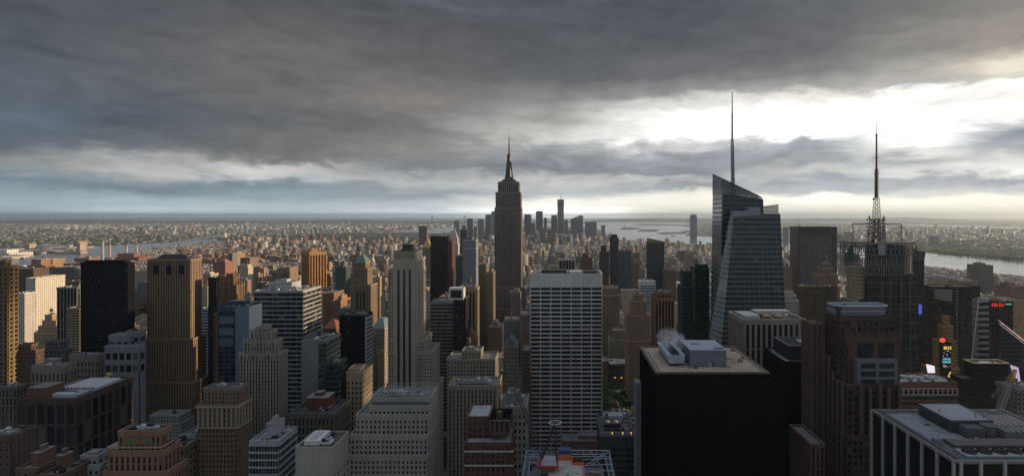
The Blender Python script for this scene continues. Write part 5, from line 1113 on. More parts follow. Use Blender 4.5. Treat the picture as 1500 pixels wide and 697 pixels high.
# raised plant house
pa,pb=PX(1386,258),PX(1455,258)
m=MB(); m.box(PX(1357,275)-.0,pb,258,281,z1,z1+5.6,0,1); ph=m.build('penthouse',[plain('plant_grey',(.055,.055,.06),.7,0,.3,.3),plain('membrane_pale',(.34,.35,.37),.8,0,.25,.15)],b.root)
xa=PX(1357,275)
m=MB(); parapet(m,xa,pb,258,281,z1+5.6,e=.1,t=.35,h=.25,lip=.1); 
for k in range(14): m.beam((xa+(pb-xa)*k/13,258.2,z1+5.6),(xa+(pb-xa)*k/13,258.2,z1+6.9),.05)
m.beam((xa,258.2,z1+6.9),(pb,258.2,z1+6.9),.05)
m.build('railing',plain('rail_steel',(.16,.16,.17),.5,.2),ph)
m=MB()
for k in range(5): m.box(xa-.15,xa,260+k*4,262.6+k*4,z1+1,z1+4.2)
m.build('louvre',plain('louvre_dark',(.03,.03,.033),.6),ph)
m=MB()
for q in ((xa+3,270),(xa+14,262),(xa+16.5,266)): m.cyl(q[0],q[1],z1+5.6,z1+7.2,.35,n=8)
m.box(xa+18,xa+19.2,262,263.2,z1+5.6,z1+7.4); m.build('vent_pipe',GREY(),ph)
m=MB(); m.cyl(xa+14,254.6,z1,z1+5.2,3.1,n=18); m.box(xa+3,xa+11,252,257.6,z1,z1+4.4); m.build('tank',plain('tank_grey',(.09,.09,.10),.6,0,.3,.4),b.root)
m=MB()
for k in range(9): m.box(xa+19+k*2.3,xa+20.6+k*2.3,250,257,z1+2.6,z1+3.6)
m.box(xa+18.6,xa+41,250.2,256.8,z1+.4,z1+2.55); m.build('condenser_bank',plain('condenser',(.17,.165,.15),.6,0,.3,.5),b.root)
m=MB()
for k in range(7): m.box(xa+22+k*2.6,xa+23.8+k*2.6,262,276,z1+1.2,z1+2.1)
m.box(xa+22,xa+41,262.4,275.6,z1+.2,z1+1.15); m.build('condenser_bank',plain('condenser_pale',(.26,.24,.21),.6,0,.3,.5),b.root)
m=MB(); m.box(x0+9,x1+20,241,248.5,z1+.2,z1+1.4); m.build('duct_platform',plain('platform_tan',(.13,.12,.105),.8,0,.4,.3),b.root)
m=MB(); m.box(x0+7,x1+20,231.5,238.5,z1+.2,z1+1.1); fb=m.build('fan_base',plain('fan_base',(.36,.38,.41),.6,0,.25,.4),b.root)
for k in range(9):
    c=x0+10.5+k*6.2; m=MB(); m.cyl(c,235,z1+1.1,z1+2.0,2.75,2.75,20,cap=False); m.cyl(c,235,z1+1.2,z1+1.35,2.6,n=20)
    for j in range(6): a=j*math.pi/3; m.beam((c,235,z1+1.7),(c+2.6*math.cos(a),235+2.6*math.sin(a),z1+1.7),.22)
    m.cyl(c,235,z1+1.4,z1+2.1,.6,n=10); m.build('fan_stack',plain('fan_black',(.035,.035,.038),.6),b.root)
m=MB(); cx_,cy_2=x0+4.6,246
m.box(cx_-1.6,cx_+1.4,cy_2-1.4,cy_2+1.4,z1+.2,z1+2.6); m.beam((cx_,cy_2,z1+2.5),(cx_+3,cy_2+2,z1+4.3),.25); m.beam((cx_+1.6,cy_2+4,z1+4.6),(cx_+4.6,cy_2-1.0,z1+4.2),.22); m.build('window_cleaning_rig',plain('rig_blue',(.16,.21,.27),.5,.1),b.root)
m=MB()
for q in ((x0+9,283),(x0+16,281)): m.beam((q[0],q[1],z1),(q[0]+.2,q[1],z1+2.2),.12); m.beam((q[0]-3,q[1]+1,z1+2.4),(q[0]+3,q[1]-1.5,z1+1.6),.1)
m.build('antenna',DARK(),b.root)
# ------------------------------------------------------------------ unfinished tower with steel perimeter and derrick
zc=153.0
r=empty('construction_tower',(3.5,238,0),'unfinished tower with grey steel perimeter frames and orange safety netting','building under construction'); FOOT.append((-16,23,212,264)); LANDMARK.append((830,670,240,'unfinished tower'))
m=MB(); m.box(-12,19,214,259,0,zc-4.3,0,bay=4,fl=4); m.build('core_wall',[wallmat((.05,.05,.052))],r)
m=MB(); m.box(-4.5,10,212,250,zc-4,zc-.2); m.box(-3,5.5,250,256,zc-4,zc-.6); m.build('concrete_deck',plain('concrete_stained',(.36,.35,.31),.9,0,.55,.25),r)
m=MB(); m.box(-12,-4.7,214,256,zc-4.2,zc-3.9); m.box(10.2,19,214,256,zc-4.2,zc-3.9); m.build('lower_deck',plain('deck_grey',(.12,.13,.14),.9,0,.5,.3),r)
steel=plain('steel_blue_grey',(.26,.31,.36),.45,.3,.25,.6)
m=MB()
for (ox,zz_) in ((0,zc+1.2),(0,zc-1.6),(2.2,zc+.6)):
    xa_,xb_=-15.2+ox,22.3-ox; ya_=262-ox*1.2
    m.beam((xa_,212,zz_),(xa_,ya_,zz_),.22); m.beam((xb_,212,zz_),(xb_,ya_,zz_),.22); m.beam((xa_,ya_,zz_),(xb_,ya_,zz_),.22)
for k in range(18):
    y=262-k*2.9
    for xx,sx in ((-15.2,1),(22.3,-1)):
        m.beam((xx,y,zc-2.2),(xx,y,zc+1.9),.14); m.beam((xx,y,zc+1.2),(xx+sx*2.2,y,zc+.6),.1)
for k in range(14):
    xx=-15.2+k*37.5/13; m.beam((xx,262,zc-2.2),(xx,262,zc+1.9),.13); m.beam((xx,262,zc+1.2),(xx,259.4,zc+.6),.1)
for q in ((-15,262,-9,250),(22,262,14,252),(14,262,19,246),(19,258,10,250),(-12,258,-5,252)): m.beam((q[0],q[1],zc+.8),(q[2],q[3],zc-1),.16)
for y in (256,250,244): m.beam((10,y,zc-.5),(22.3,y,zc+.2),.16)
for y in (257,252): m.beam((-15.2,y,zc+.2),(-5,y,zc-.4),.16)
m.build('perimeter_frame',steel,r)
net=plain('orange_net',(.75,.12,.03),.8,0,.25,1.5)
m=MB()
for (a0,a1,c0,c1) in ((-4.7,-4.5,214,248),(10,10.2,214,250),(-3,5.5,255.9,256.1),(5.5,10,249.9,250.1),(5.4,5.6,250,256)): m.box(a0,a1,c0,c1,zc-.9,zc+.9)
m.box(11,17.5,243,243.2,zc-4,zc-2.3); m.box(-11,-6,243,243.2,zc-4,zc-2.3); m.box(12,19,236,236.2,zc-4,zc-2.6); m.box(18.8,19,215,244,zc-4,zc-2.6); m.box(-12,-11.8,215,246,zc-4,zc-2.6)
m.build('safety_net',net,r)
m=MB(); rnd=random.Random(4)
for k in range(16): xx=rnd.uniform(11,17); yy=rnd.uniform(216,252); m.box(xx,xx+rnd.uniform(.5,2),yy,yy+rnd.uniform(.5,2.5),zc-3.9,zc-3.9+rnd.uniform(.2,.8))
for k in range(10): xx=rnd.uniform(-3,8); yy=rnd.uniform(218,246); m.box(xx,xx+rnd.uniform(.4,1.6),yy,yy+rnd.uniform(.4,1.6),zc-.2,zc-.2+rnd.uniform(.15,.5))
m.build('stacked_material',plain('material_mix',(.2,.13,.08),.8,0,.5,.9),r)
m=MB(); m.box(-.3,4.8,257,260.5,zc-3,zc+1.6); m.build('site_cabin',plain('cabin_tan',(.45,.30,.12),.7),r)
m=MB(); m.box(-.5,5,256.8,260.7,zc+1.65,zc+3.4); m.build('tarpaulin',plain('tarp_blue',(.03,.06,.16),.6),r)
# derrick crane
r=empty('derrick_crane',(-6,248,0),'dark luffing crane with a ringed A-frame and red base on the unfinished tower','crane')
m=MB(); m.lattice((-6,247,zc-30),(-6,247,zc+1.6),3.2,3.2,16,.22,.12); m.build('mast',plain('crane_black',(.03,.03,.033),.5,.2),r)
redc=plain('crane_red',(.30,.03,.02),.6,0,.2)
m=MB(); m.box(-9.5,-.6,242,250,zc+1.6,zc+2.6)
for k in range(5): m.beam((-9.5+k*2.2,241.9,zc+.4),(-9.5+k*2.2+1.1,241.9,zc+1.6),.16)
m.build('turntable',redc,r)
m=MB(); m.prism([(-8,243,zc+2.6),(-1.2,242.6,zc+2.6),(-1.2,248,zc+2.6),(-8,248,zc+2.6)],[(-7.4,243.6,zc+5),(-1.6,243.4,zc+4.6),(-1.6,247.6,zc+4.8),(-7.4,247.6,zc+5)]); m.build('machine_house',plain('house_white',(.36,.37,.40),.6,0,.3,.8),r)
black=plain('crane_black',(.03,.03,.033),.5,.2)
m=MB(); top=(-2.0,246.5,zc+19)
for p in ((-8.2,243.5,zc+2.6),(-8.2,249,zc+2.6),(-1.2,243.5,zc+2.6),(-1.2,249,zc+2.6)): m.beam(p,top,.32)
for f in (.25,.5,.75):
    a=[Vector(p).lerp(Vector(top),f) for p in ((-8.2,243.5,zc+2.6),(-1.2,243.5,zc+2.6),(-1.2,249,zc+2.6),(-8.2,249,zc+2.6))]
    for i in range(4): m.beam(a[i],a[(i+1)%4],.12)
m.cyl(top[0],top[1],top[2]-.6,top[2]+.5,1.1,.8,10); m.build('a_frame',black,r)
m=MB(); n=28
for i in range(n):
    a,d=2*math.pi*i/n,2*math.pi*(i+1)/n; m.beam((top[0]+2.7*math.cos(a),top[1]+2.7*math.sin(a),top[2]+.3),(top[0]+2.7*math.cos(d),top[1]+2.7*math.sin(d),top[2]+.3),.13)
for a in (0,1.57,3.14,4.71): m.beam((top[0],top[1],top[2]-.2),(top[0]+2.7*math.cos(a),top[1]+2.7*math.sin(a),top[2]+.3),.09)
m.build('ring_rail',plain('ring_white',(.6,.62,.64),.5),r)
m=MB(); tip=(PX(737,312),312,PZ(528,312)); m.lattice((-7,250,zc+3.4),tip,1.9,1.1,26,.14,.08); m.build('jib',black,r)
m=MB(); m.beam(top,tip,.06,3); m.beam(tip,(tip[0],tip[1],tip[2]-32),.05,3); m.box(tip[0]-.4,tip[0]+.4,tip[1]-.4,tip[1]+.4,tip[2]-33.4,tip[2]-32); m.build('hoist_rope',black,r)
# yellow crane at the right
Yy=390
r=empty('boom_crane',(PX(1457,Yy),Yy,0),'leaning lattice boom crane with a yellow head before the squat black tower','crane')
def q_(px,py,Y=Yy): return (PX(px,Y),Y,PZ(py,Y))
m=MB(); m.lattice((PX(1449,Yy),Yy,0),q_(1459.5,612),2.6,2.6,30,.2,.1); m.lattice(q_(1459.5,612),q_(1480,559),3.1,2.6,16,.22,.12); m.build('boom',plain('boom_grey',(.30,.30,.29),.5,.1),r)
m=MB(); m.lattice(q_(1480,559),q_(1487,541),2.6,1.3,6,.26,.16); m.box(q_(1481,556)[0]-1.6,q_(1481,556)[0]+2,Yy-1.2,Yy+1.2,q_(1481,557)[2],q_(1481,553)[2]); m.build('boom_head',plain('crane_yellow',(.50,.26,.03),.6,0,.2),r)
m=MB(); m.beam(q_(1486,541),q_(1454,580),.16,4); m.cyl(q_(1454,580)[0],Yy,q_(1454,582)[2],q_(1454,579)[2],.6,n=8); m.build('stay',plain('stay_grey',(.28,.28,.28),.5),r)
# ------------------------------------------------------------------ block right of the white slab, with roof plant and lamps
b=B(OFF,'dark grey banded office block with amber-lit roof plant in front of the park',410,[(881,930,640,0,46)],dict(wall=(.075,.08,.085),glass=(.014,.017,.02),bay=3.6,fl=4.2,fu=.8,fv=.6,pd=.4,sd=.35,header=6.5,win=True,blinds=.04,roof=(.05,.052,.055)),(),hint='dark banded block before the park')
x0,x1,y0,y1,_,z1=b.T[-1]
m=MB(); m.box(x0+3,x0+15,y0+14,y0+24,z1+.3,z1+4.2); m.build('plant_room',plain('plant_black',(.014,.014,.016),.6),b.root)
m=MB()
for k in range(2): m.cyl(x0+6+k*6,y0+19,z1+4.2,z1+5.2,2.1,1.2,12)
m.build('vent_cowl',plain('cowl_tan',(.40,.26,.15),.7),b.root)
m=MB(); m.box(x0+8,x0+19,y0+34,y0+42,z1+.4,z1+3.4); 
for k in range(4): m.cyl(x0+9.5+k*2.7,y0+38,z1+3.4,z1+4.2,1.0,n=10)
m.cyl(x0+5,y0+40,z1,z1+3,1.2,n=8); m.cyl(x0+21,y0+41,z1,z1+3,1.2,n=8); m.build('cooling_tower',plain('unit_pale',(.42,.42,.43),.6),b.root)
m=MB()
for k in range(5): m.beam((x0+1,y0+6+k*8,z1+1.2),(x1-1,y0+6+k*8,z1+1.2),.18)
m.build('duct',GREY(),b.root)
amber=plain('amber_lamp',(.8,.4,.05),.5,emit=(1,.5,.08),es=1.1)
for k,xx in enumerate((x0+8,x0+15.5,x0+21.5)):
    m=MB(); m.beam((xx,y0+4,z1),(xx,y0+4,z1+1.6),.1); m.box(xx-.35,xx+.35,y0+3.4,y0+4.1,z1+1.3,z1+2.1); m.build('amber_lamp',amber,b.root)
b=B(OFF,'dark stone library block with three amber lamps behind the park trees',890,[(893,931,534,0,40)],masonry((.09,.07,.055),bay=5,fl=9,fu=.5,fv=.7,roof=(.14,.17,.18)),('unit',))
x0,x1,y0,y1,_,z1=b.T[-1]
for k in range(3):
    m=MB(); c=x0+8+k*10; m.box(c-.8,c+.8,y0-1.2,y0-.7,z1-20,z1-18.4); m.build('amber_lamp',amber,b.root)
# ------------------------------------------------------------------ left middle distance
B(OFF,'bright white slab building with a long sunlit side near the river',1000,[(38,52,408,0,60)],tex((.62,.58,.50),bay=4,fu=.6,fv=.4,glass=(.12,.11,.1)),('unit',),hint='bright white slab near the river')
B(APT,'brown apartment cluster stepping up with glowing right edges by the river',1500,[(40,66,389,0,30,'g'),(46,60,380,6,30)],masonry((.34,.22,.13)),('tank','unit'),hint='brown apartment cluster by the river')
B(APT,'paired brown tower just right of the riverside cluster',1540,[(68,77,380,0,40)],masonry((.36,.24,.15)),('unit',))
B(APT,'dark brown towers in front of the riverside apartment cluster',1300,[(27,49,394,0,40)],masonry((.14,.10,.075)),('unit','tank'))
B(OFF,'grey gridded office slab with a pale top floor near the river',1150,[(77,107,392,0,50)],tex((.22,.20,.17),bay=3,fu=.5,fv=.85),('unit',),hint='grey gridded slab near the river')
B(APT,'flat round-topped pale building behind the grey gridded slab',1500,[(93,118,386,0,40)],tex((.24,.22,.18)),('unit',))
B(APT,'tan terraced riverside tower left of the black slab tower',1700,[(109,130,378,0,40)],masonry((.30,.22,.15)),('unit','tank'))
B(OFF,'charcoal pinstriped tower left of the black slab tower',800,[(84,113,422,0,22)],dict(wall=(.20,.19,.17),glass=(.012,.012,.014),bay=4.4,fl=3.8,fu=.72,fv=.9,pd=.7,sd=.1,span=(.03,.03,.03),blinds=.1),('unit',),hint='charcoal pinstriped tower')
B(APT,'beige banded apartment tower with a sunlit edge beside the black slab tower',720,[(98,117,452,0,14)],dict(wall=(.33,.26,.19),glass=(.03,.03,.03),bay=5,fl=3.2,fu=.9,fv=.5,pd=.1,sd=.5,blinds=.2),('unit',),hint='beige banded apartment tower')
b=B(APT,'terraced sunlit tan apartment heap below the white slab',850,[(50,96,488,0,40,'g'),(56,88,478,4,30),(62,82,470,8,22),(66,76,462,10,12)],masonry((.40,.30,.20)),('tank','unit'),hint='terraced tan apartment heap')
B(OFF,'small white building with an orange base at the foot of the white slab',900,[(25,36,430,0,20)],masonry((.55,.52,.47)),('unit',))
B(APT,'cream apartment tower lit gold in the gap right of the brown masonry tower',900,[(294,304,420,0,20)],masonry((.48,.40,.29)),('unit','tank'))
B(OFF,'blue and white banded office building in the gap right of the brown masonry tower',740,[(296,306,452,0,26)],dict(wall=(.5,.52,.55),glass=(.03,.05,.08),bay=6,fl=3.8,fu=.97,fv=.55,pd=.05,sd=.4),('unit',))
for i,(l,r_,tp_,Y,c,lab) in enumerate([
 (362,380,446,760,(.13,.095,.07),'brown brick tower behind the blue-panelled tower'),
 (384,396,418,1000,(.22,.20,.18),'grey tower beyond the white-banded tower'),
 (398,412,400,1250,(.20,.15,.12),'brown grey tower well behind the white-banded tower'),
 (413,424,392,1400,(.30,.20,.14),'pinkish brick tower left of the orange scalloped tower'),
 (334,347,371,2100,(.34,.25,.18),'sunlit tan tower above the gothic crown'),
 (352,366,378,1900,(.26,.20,.16),'tan grey tower right above the gothic crown'),
 (312,330,384,1700,(.34,.17,.11),'salmon brick block above the slim black tower'),
 (473,489,430,900,(.27,.17,.10),'sunlit brown tower right of the orange scalloped tower'),
 (487,499,441,860,(.31,.20,.12),'warm brown block with a glowing edge left of the green-roofed skyscraper'),
 (497,512,452,820,(.26,.24,.21),'pale stone block at the foot of the teal slab'),
 (545,553,407,1000,(.42,.34,.22),'golden tan block right of the green-roofed skyscraper'),
 (643,656,436,900,(.20,.10,.07),'red brick tower behind the curved office block'),
 (634,652,404,1250,(.17,.15,.135),'brown grey blocks below the black flat-topped tower'),
 (700,712,388,1100,(.24,.18,.13),'tan stepped tower between the blue-grey tower and the tallest skyscraper'),
 (713,722,400,1040,(.20,.15,.11),'brown tower touching the left flank of the tallest skyscraper'),
 (738,760,470,1020,(.20,.21,.20),'flat pale green roofed block before the tallest skyscraper'),
 (716,733,480,930,(.16,.12,.09),'brown block before the left foot of the tallest skyscraper'),
 (762,776,462,1000,(.19,.16,.13),'grey brown block before the right foot of the tallest skyscraper'),
 (924,937,385,1500,(.20,.17,.14),'tan tower between the grey glass and gridded towers'),
 (975,990,396,1250,(.16,.125,.10),'brown stepped loft tower right of the gridded tower'),
 (1006,1016,372,1900,(.30,.23,.17),'slim tan tower left of the faceted glass skyscraper'),
 (1153,1160,392,1300,(.22,.17,.14),'brown tower between the faceted skyscraper and the charcoal tower'),
 (1433,1455,389,1850,(.07,.075,.08),'dark apartment slab at the Hudson shore'),
 (1446,1462,405,1900,(.20,.19,.18),'grey apartment block beside the dark shore slab'),
 (1375,1400,408,1600,(.32,.27,.19),'cream warehouse block above the wide black tower'),
 (1476,1500,440,1000,(.34,.22,.14),'orange tan stepped block above the neon wedge tower'),
 (1480,1502,420,1150,(.22,.13,.10),'reddish brown slab near the right edge'),
 (1410,1432,412,1250,(.24,.20,.17),'tan apartment block above the wide black tower'),
]):
    B(APT,lab,Y,[(l,r_,tp_,0,30*(1+Y/2500))],masonry(c) if Y<1300 else tex(c),('tank','unit') if i%2 else ('pent','unit'),hint=lab.split(' with ')[0] if i%3==0 else None)
# ------------------------------------------------------------------ the far downtown cluster
def far(l,r_,tp_,Y,c,lab,dep=45,g=(.05,.06,.07),extra=()):
    return B(OFF,lab,Y,[(l,r_,tp_,0,dep)]+list(extra),tex(c,glass=g,fu=.7,fv=.6,cap=False,bay=6,fl=8),(),group=None)
b=far(816.5,826,292.5,6200,(.16,.19,.23),'tallest far downtown glass tower still topped by a crane mast',60)
x0,x1,y0,y1,_,z1=b.T[-1]; m=MB(); m.cyl((x0+x1)/2,(y0+y1)/2,z1,z1+70,2.5,1,6); m.build('antenna',DARK(),b.root)
m=MB(); m.box(x0-.8,x1+.8,y0-.8,y1+.8,z1-75,z1+2); m.build('unclad_steel',plain('unclad_dark',(.07,.075,.085),.8),b.root)
b=far(785,795,309,6100,(.12,.14,.16),'far downtown tower under construction with small cranes on top',50)
x0,x1,y0,y1,_,z1=b.T[-1]; m=MB(); m.beam((x0+20,y0+20,z1),(x0+20,y0+20,z1+20),1.5); m.beam((x0+20,y0+20,z1+14),(x0+52,y0+20,z1+34),1.2); m.beam((x1-14,y0+20,z1),(x1-14,y0+20,z1+14),1.5); m.build('crane',DARK(),b.root)
for a in [(796.5,801,319,6300,(.18,.20,.22),'slim grey slab beside the cranes of the far downtown'),
 (807.5,816,315,6250,(.09,.11,.13),'dark slab just left of the tallest far downtown tower'),
 (768,778,314,6000,(.06,.07,.09),'dark blue downtown tower right of the tallest skyscraper'),
 (826.5,832,322,6100,(.16,.16,.17),'short grey tower right of the tallest far downtown tower'),
 (847,854,315.5,6300,(.20,.22,.24),'grey glass slab on the right of a pointed pair downtown'),
 (857,874,325,6200,(.20,.20,.21),'broad low grey block near the downtown waterfront'),
 (881,886.5,330,6000,(.28,.24,.20),'last slim tower at the downtown shoreline'),
 (665,672.5,323,6100,(.34,.34,.33),'pale slab left in the downtown row'),
 (684,692,320,6000,(.10,.12,.14),'dark dome-topped tower in the downtown row'),
 (700,708,321,6000,(.28,.28,.28),'grey ornate tower in the downtown row'),
 (711,719,314,6100,(.24,.25,.26),'tall stepped grey tower left of the tallest skyscraper'),
 (719.5,725,309.5,6000,(.30,.30,.31),'narrow pale tower half hidden by the tallest skyscraper'),
 (613.5,625,331,3900,(.17,.10,.08),'lone brown slab far out by the lower river'),
 (778,784,327,5600,(.22,.17,.15),'brown mid-rise among the downtown towers'),
 (790,799,335,5200,(.24,.19,.17),'brown slab in front of the downtown towers'),
 (802,814,336,5000,(.23,.15,.12),'reddish stepped block in front of the downtown towers'),
 (832,845,337,5300,(.26,.26,.26),'pale grey block in front of the downtown towers'),
 (676,683,330,5600,(.26,.26,.26),'small pale tower left in the downtown row'),
 (694,699,331,5700,(.30,.28,.26),'thin pale stepped tower in the downtown row'),
]: far(*a)
b=far(836,847,321,6200,(.16,.18,.20),'slope-topped glass tower of the pointed pair downtown')
x0,x1,y0,y1,_,z1=b.T[-1]; m=MB(); m.prism([(x0,y0,z1),(x1,y0,z1),(x1,y1,z1),(x0,y1,z1)],[(x1-20,y0+10,z1+26),(x1,y0+10,z1+26),(x1,y1-10,z1+26),(x1-20,y1-10,z1+26)]); m.build('sloped_crown',wallmat((.16,.18,.20)),b.root)
b=far(1012,1021,317,7000,(.13,.17,.22),'lone blue glass skyscraper standing across the Hudson water',60)
x0,x1,y0,y1,_,z1=b.T[-1]; m=MB(); m.prism([(x0+3,y0+5,z1),(x1-3,y0+5,z1),(x1-3,y1-5,z1),(x0+3,y1-5,z1)],[(x0+10,y0+10,z1+26),(x1-10,y0+10,z1+26),(x1-10,y1-10,z1+26),(x0+10,y1-10,z1+26)]); m.build('crown',wallmat((.16,.20,.25)),b.root)
b=far(1366,1375,346,5200,(.16,.20,.24),'round-shouldered blue tower on the far Hudson bank',50)
for a in [(1394,1406,352,5000,(.36,.34,.30),'pale apartment slab on the far Hudson bank'),(1414,1427,352,5050,(.40,.38,.34),'second pale apartment slab on the far Hudson bank, further right'),
 (1239,1249,340,5600,(.22,.20,.19),'grey brown slab seen left of the antenna tower across the Hudson'),(1149,1155,333,5600,(.16,.18,.20),'grey tower across the Hudson right of the faceted skyscraper'),(1228,1236,345,5200,(.25,.15,.13),'red brick block across the Hudson left of the antenna tower')]: far(*a)
# ------------------------------------------------------------------ ground, water, hills
def ground_mat():
    m,t,b=newmat('ground'); tc=t.node('ShaderNodeTexCoord').outputs['Object']
    a=t.noise(tc,.0009,6,.65)[0]; c=t.noise(tc,.012,4,.7)[0]; e=t.noise(tc,.06,3,.6)[0]
    col=t.ramp(t.m('ADD',t.m('MULTIPLY',a,.55),t.m('MULTIPLY',c,.45)),[(.30,(.05,.055,.05)),(.44,(.045,.062,.03)),(.50,(.10,.10,.09)),(.56,(.055,.07,.035)),(.66,(.16,.15,.13))])
    t.put(b.inputs['Base Color'],t.mix(t.m('MULTIPLY',e,.6),col,(.07,.07,.07))); b.inputs['Roughness'].default_value=.95; return m
me=bpy.data.meshes.new('ground'); S_=70000
me.from_pydata([(-S_,-2000,0),(S_,-2000,0),(S_,66000,0),(-S_,66000,0)],[],[(0,1,2,3)]); me.materials.append(ground_mat())
o=bpy.data.objects.new('ground',me); COL.objects.link(o); o['kind']='structure'
def water_mat():
    m,t,b=newmat('water'); tc=t.node('ShaderNodeTexCoord').outputs['Object']; x,y,z=t.xyz(tc)
    n=t.noise(t.comb(t.m('MULTIPLY',x,.004),t.m('MULTIPLY',y,.0009),0),1.0,6,.7,.8)[0]
    b.inputs['Base Color'].default_value=(.09,.115,.13,1)
    t.put(b.inputs['Roughness'],t.m('ADD',.06,t.m('MULTIPLY',n,.20)))
    bp=t.node('ShaderNodeBump'); bp.inputs['Strength'].default_value=.025; bp.inputs['Distance'].default_value=1.5
    w=t.noise(tc,.06,4,.65)[0]; t.put(bp.inputs['Height'],w); t.put(b.inputs['Normal'],bp.outputs[0])
    b.inputs['IOR'].default_value=1.33; b.inputs['Specular IOR Level'].default_value=.9; return m
WM=water_mat()
WATER=[]
def water(name,pts,z=.6,raw=False):
    P=[p if raw else GP(*p) for p in pts]; WATER.append(P)
    me=bpy.data.meshes.new(name); me.from_pydata([(p[0],p[1],z) for p in P],[],[tuple(range(len(P)))]); me.materials.append(WM)
    me.validate(); o=bpy.data.objects.new(name,me); COL.objects.link(o); o['kind']='structure'
    if me.polygons[0].normal.z<0: me.flip_normals()
water('east_river',[(-60,394),(0,384),(30,376.5),(60,373),(108,367.5),(135,361),(180,357.5),(225,356.2),(262,354.5),(300,350.2),(322,350),(322,353),(285,359.5),(262,362),(240,364.5),(215,369),(200,374),(175,379),(120,387),(70,393),(35,398),(0,408),(-60,424)])
water('lower_river',[(578,338.6),(596,336.6),(618,336.0),(640,334.0),(668,331.5),(700,331),(700,334),(668,337),(655,341.5),(630,342.4),(606,340.2),(585,340.2)])
water('upper_bay',[(700,329),(800,327),(868,325.4),(930,324.6),(1003,326.0),(1012,329.0),(992,330.4),(1015,333),(1013,337.5),(996,338.4),(1010,341.5),(1004,345.0),(1040,346.5),(1092,351),(1150,355.5),(1230,361),(1340,368.6),(1383,372),(1433,376.3),(1500,382.5),(1600,392),(1600,422),(1500,409),(1472,405.5),(1440,402.5),(1405,397),(1366,394),(1300,386),(1230,380),(1150,370.5),(1092,366.5),(1040,362.5),(1008,361),(985,357.5),(962,358),(935,354.8),(905,350.8),(890,345),(884,339),(868,333),(800,332),(700,331)])
water('newark_bay',[(1090,324.4),(1145,323.6),(1200,324.8),(1270,327.2),(1330,328.8),(1420,331),(1500,333.4),(1560,335),(1560,337),(1500,335.2),(1420,332.6),(1330,330.2),(1270,328.6),(1200,326.2),(1145,324.8),(1090,325.6)])
water('ocean',[(-60000,30500),(3000,30500),(9000,65000),(-69000,65000)],raw=True)
hm,t,b_=newmat('hills'); tc=t.node('ShaderNodeTexCoord').outputs['Object']; t.put(b_.inputs['Base Color'],t.ramp(t.noise(tc,.003,6,.7)[0],[(.3,(.03,.045,.025)),(.5,(.05,.06,.035)),(.7,(.13,.12,.10))])); b_.inputs['Roughness'].default_value=1
def hills(name,x0,x1,y0,y1,hmax,nx,ny,seed):
    rnd=random.Random(seed); ph=[rnd.uniform(0,6.28) for _ in range(12)]; V=[];F=[]
    for j in range(ny+1):
        for i in range(nx+1):
            u,v=i/nx,j/ny; e=math.sin(math.pi*v)**.7*min(1,u*6)**.8*min(1,(1-u)*6)**.8
            h=.55+.2*math.sin(u*9+ph[0])+.12*math.sin(u*23+ph[1]+v*3)+.08*math.sin(u*61+ph[2]+v*9)+.05*math.sin(u*140+ph[3]-v*14)
            V.append((x0+(x1-x0)*u,y0+(y1-y0)*v,-1+hmax*e*max(.05,h)))
    for j in range(ny):
        for i in range(nx): a=j*(nx+1)+i; F.append((a,a+1,a+nx+2,a+nx+1))
    me=bpy.data.meshes.new(name); me.from_pydata(V,[],F); me.materials.append(hm); me.polygons.foreach_set('use_smooth',[True]*len(F)); o=bpy.data.objects.new(name,me); COL.objects.link(o); o['kind']='structure'
hills('hills',1200,19500,24500,29500,215,150,10,1)
hills('hills',-23500,-5200,19500,25500,120,150,8,2)
hills('hills',-6800,1400,20500,23500,60,80,6,3)
hills('hills',9000,22000,17000,19500,70,120,6,5)
def island(name,pts,h=4):
    P=[GP(*p) for p in pts]; m=MB(); m.prism([(p[0],p[1],.1) for p in P[::-1]],[(p[0],p[1],h) for p in P[::-1]]); o=m.build(name,hm); o['kind']='structure'; return P
island('island',[(906,335.2),(915,333.6),(930,333.4),(940,334.6),(928,336.4),(912,336.4)])
island('island',[(933,337.8),(942,336.2),(958,336.2),(967,337.6),(960,339.2),(940,339.2)])
island('island',[(962,341.8),(975,340.4),(1006,340.6),(1006,342.4),(972,343)])
island('island',[(925,329.4),(950,328.4),(1003,329.4),(998,330.4),(940,330.2)])
# statue on its island
sx,sy=GP(914.8,334.4); r=empty('harbour_statue',(sx,sy,4),'tiny robed statue raising a torch on a harbour island pedestal','statue')
m=MB(); m.prism([(sx-22,sy-22,4),(sx+22,sy-22,4),(sx+22,sy+22,4),(sx-22,sy+22,4)],[(sx-14,sy-14,14),(sx+14,sy-14,14),(sx+14,sy+14,14),(sx-14,sy+14,14)]); m.prism([(sx-9,sy-9,14),(sx+9,sy-9,14),(sx+9,sy+9,14),(sx-9,sy+9,14)],[(sx-6,sy-6,52),(sx+6,sy-6,52),(sx+6,sy+6,52),(sx-6,sy+6,52)]); m.build('pedestal',wallmat((.25,.22,.18)),r)
m=MB(); m.cyl(sx,sy,52,80,7,4.5,10); m.cyl(sx,sy,80,86,4.5,2,8); m.cyl(sx,sy,86,94,2.6,2.2,8); m.beam((sx+3,sy,80),(sx+6,sy,98),1.3,5); m.cyl(sx+6,sy,98,104,1.6,.5,6); m.beam((sx-3,sy,80),(sx-5,sy-3,72),1.4,5); m.build('figure',plain('copper_green',(.10,.25,.19),.7,0,.3,.5),r)
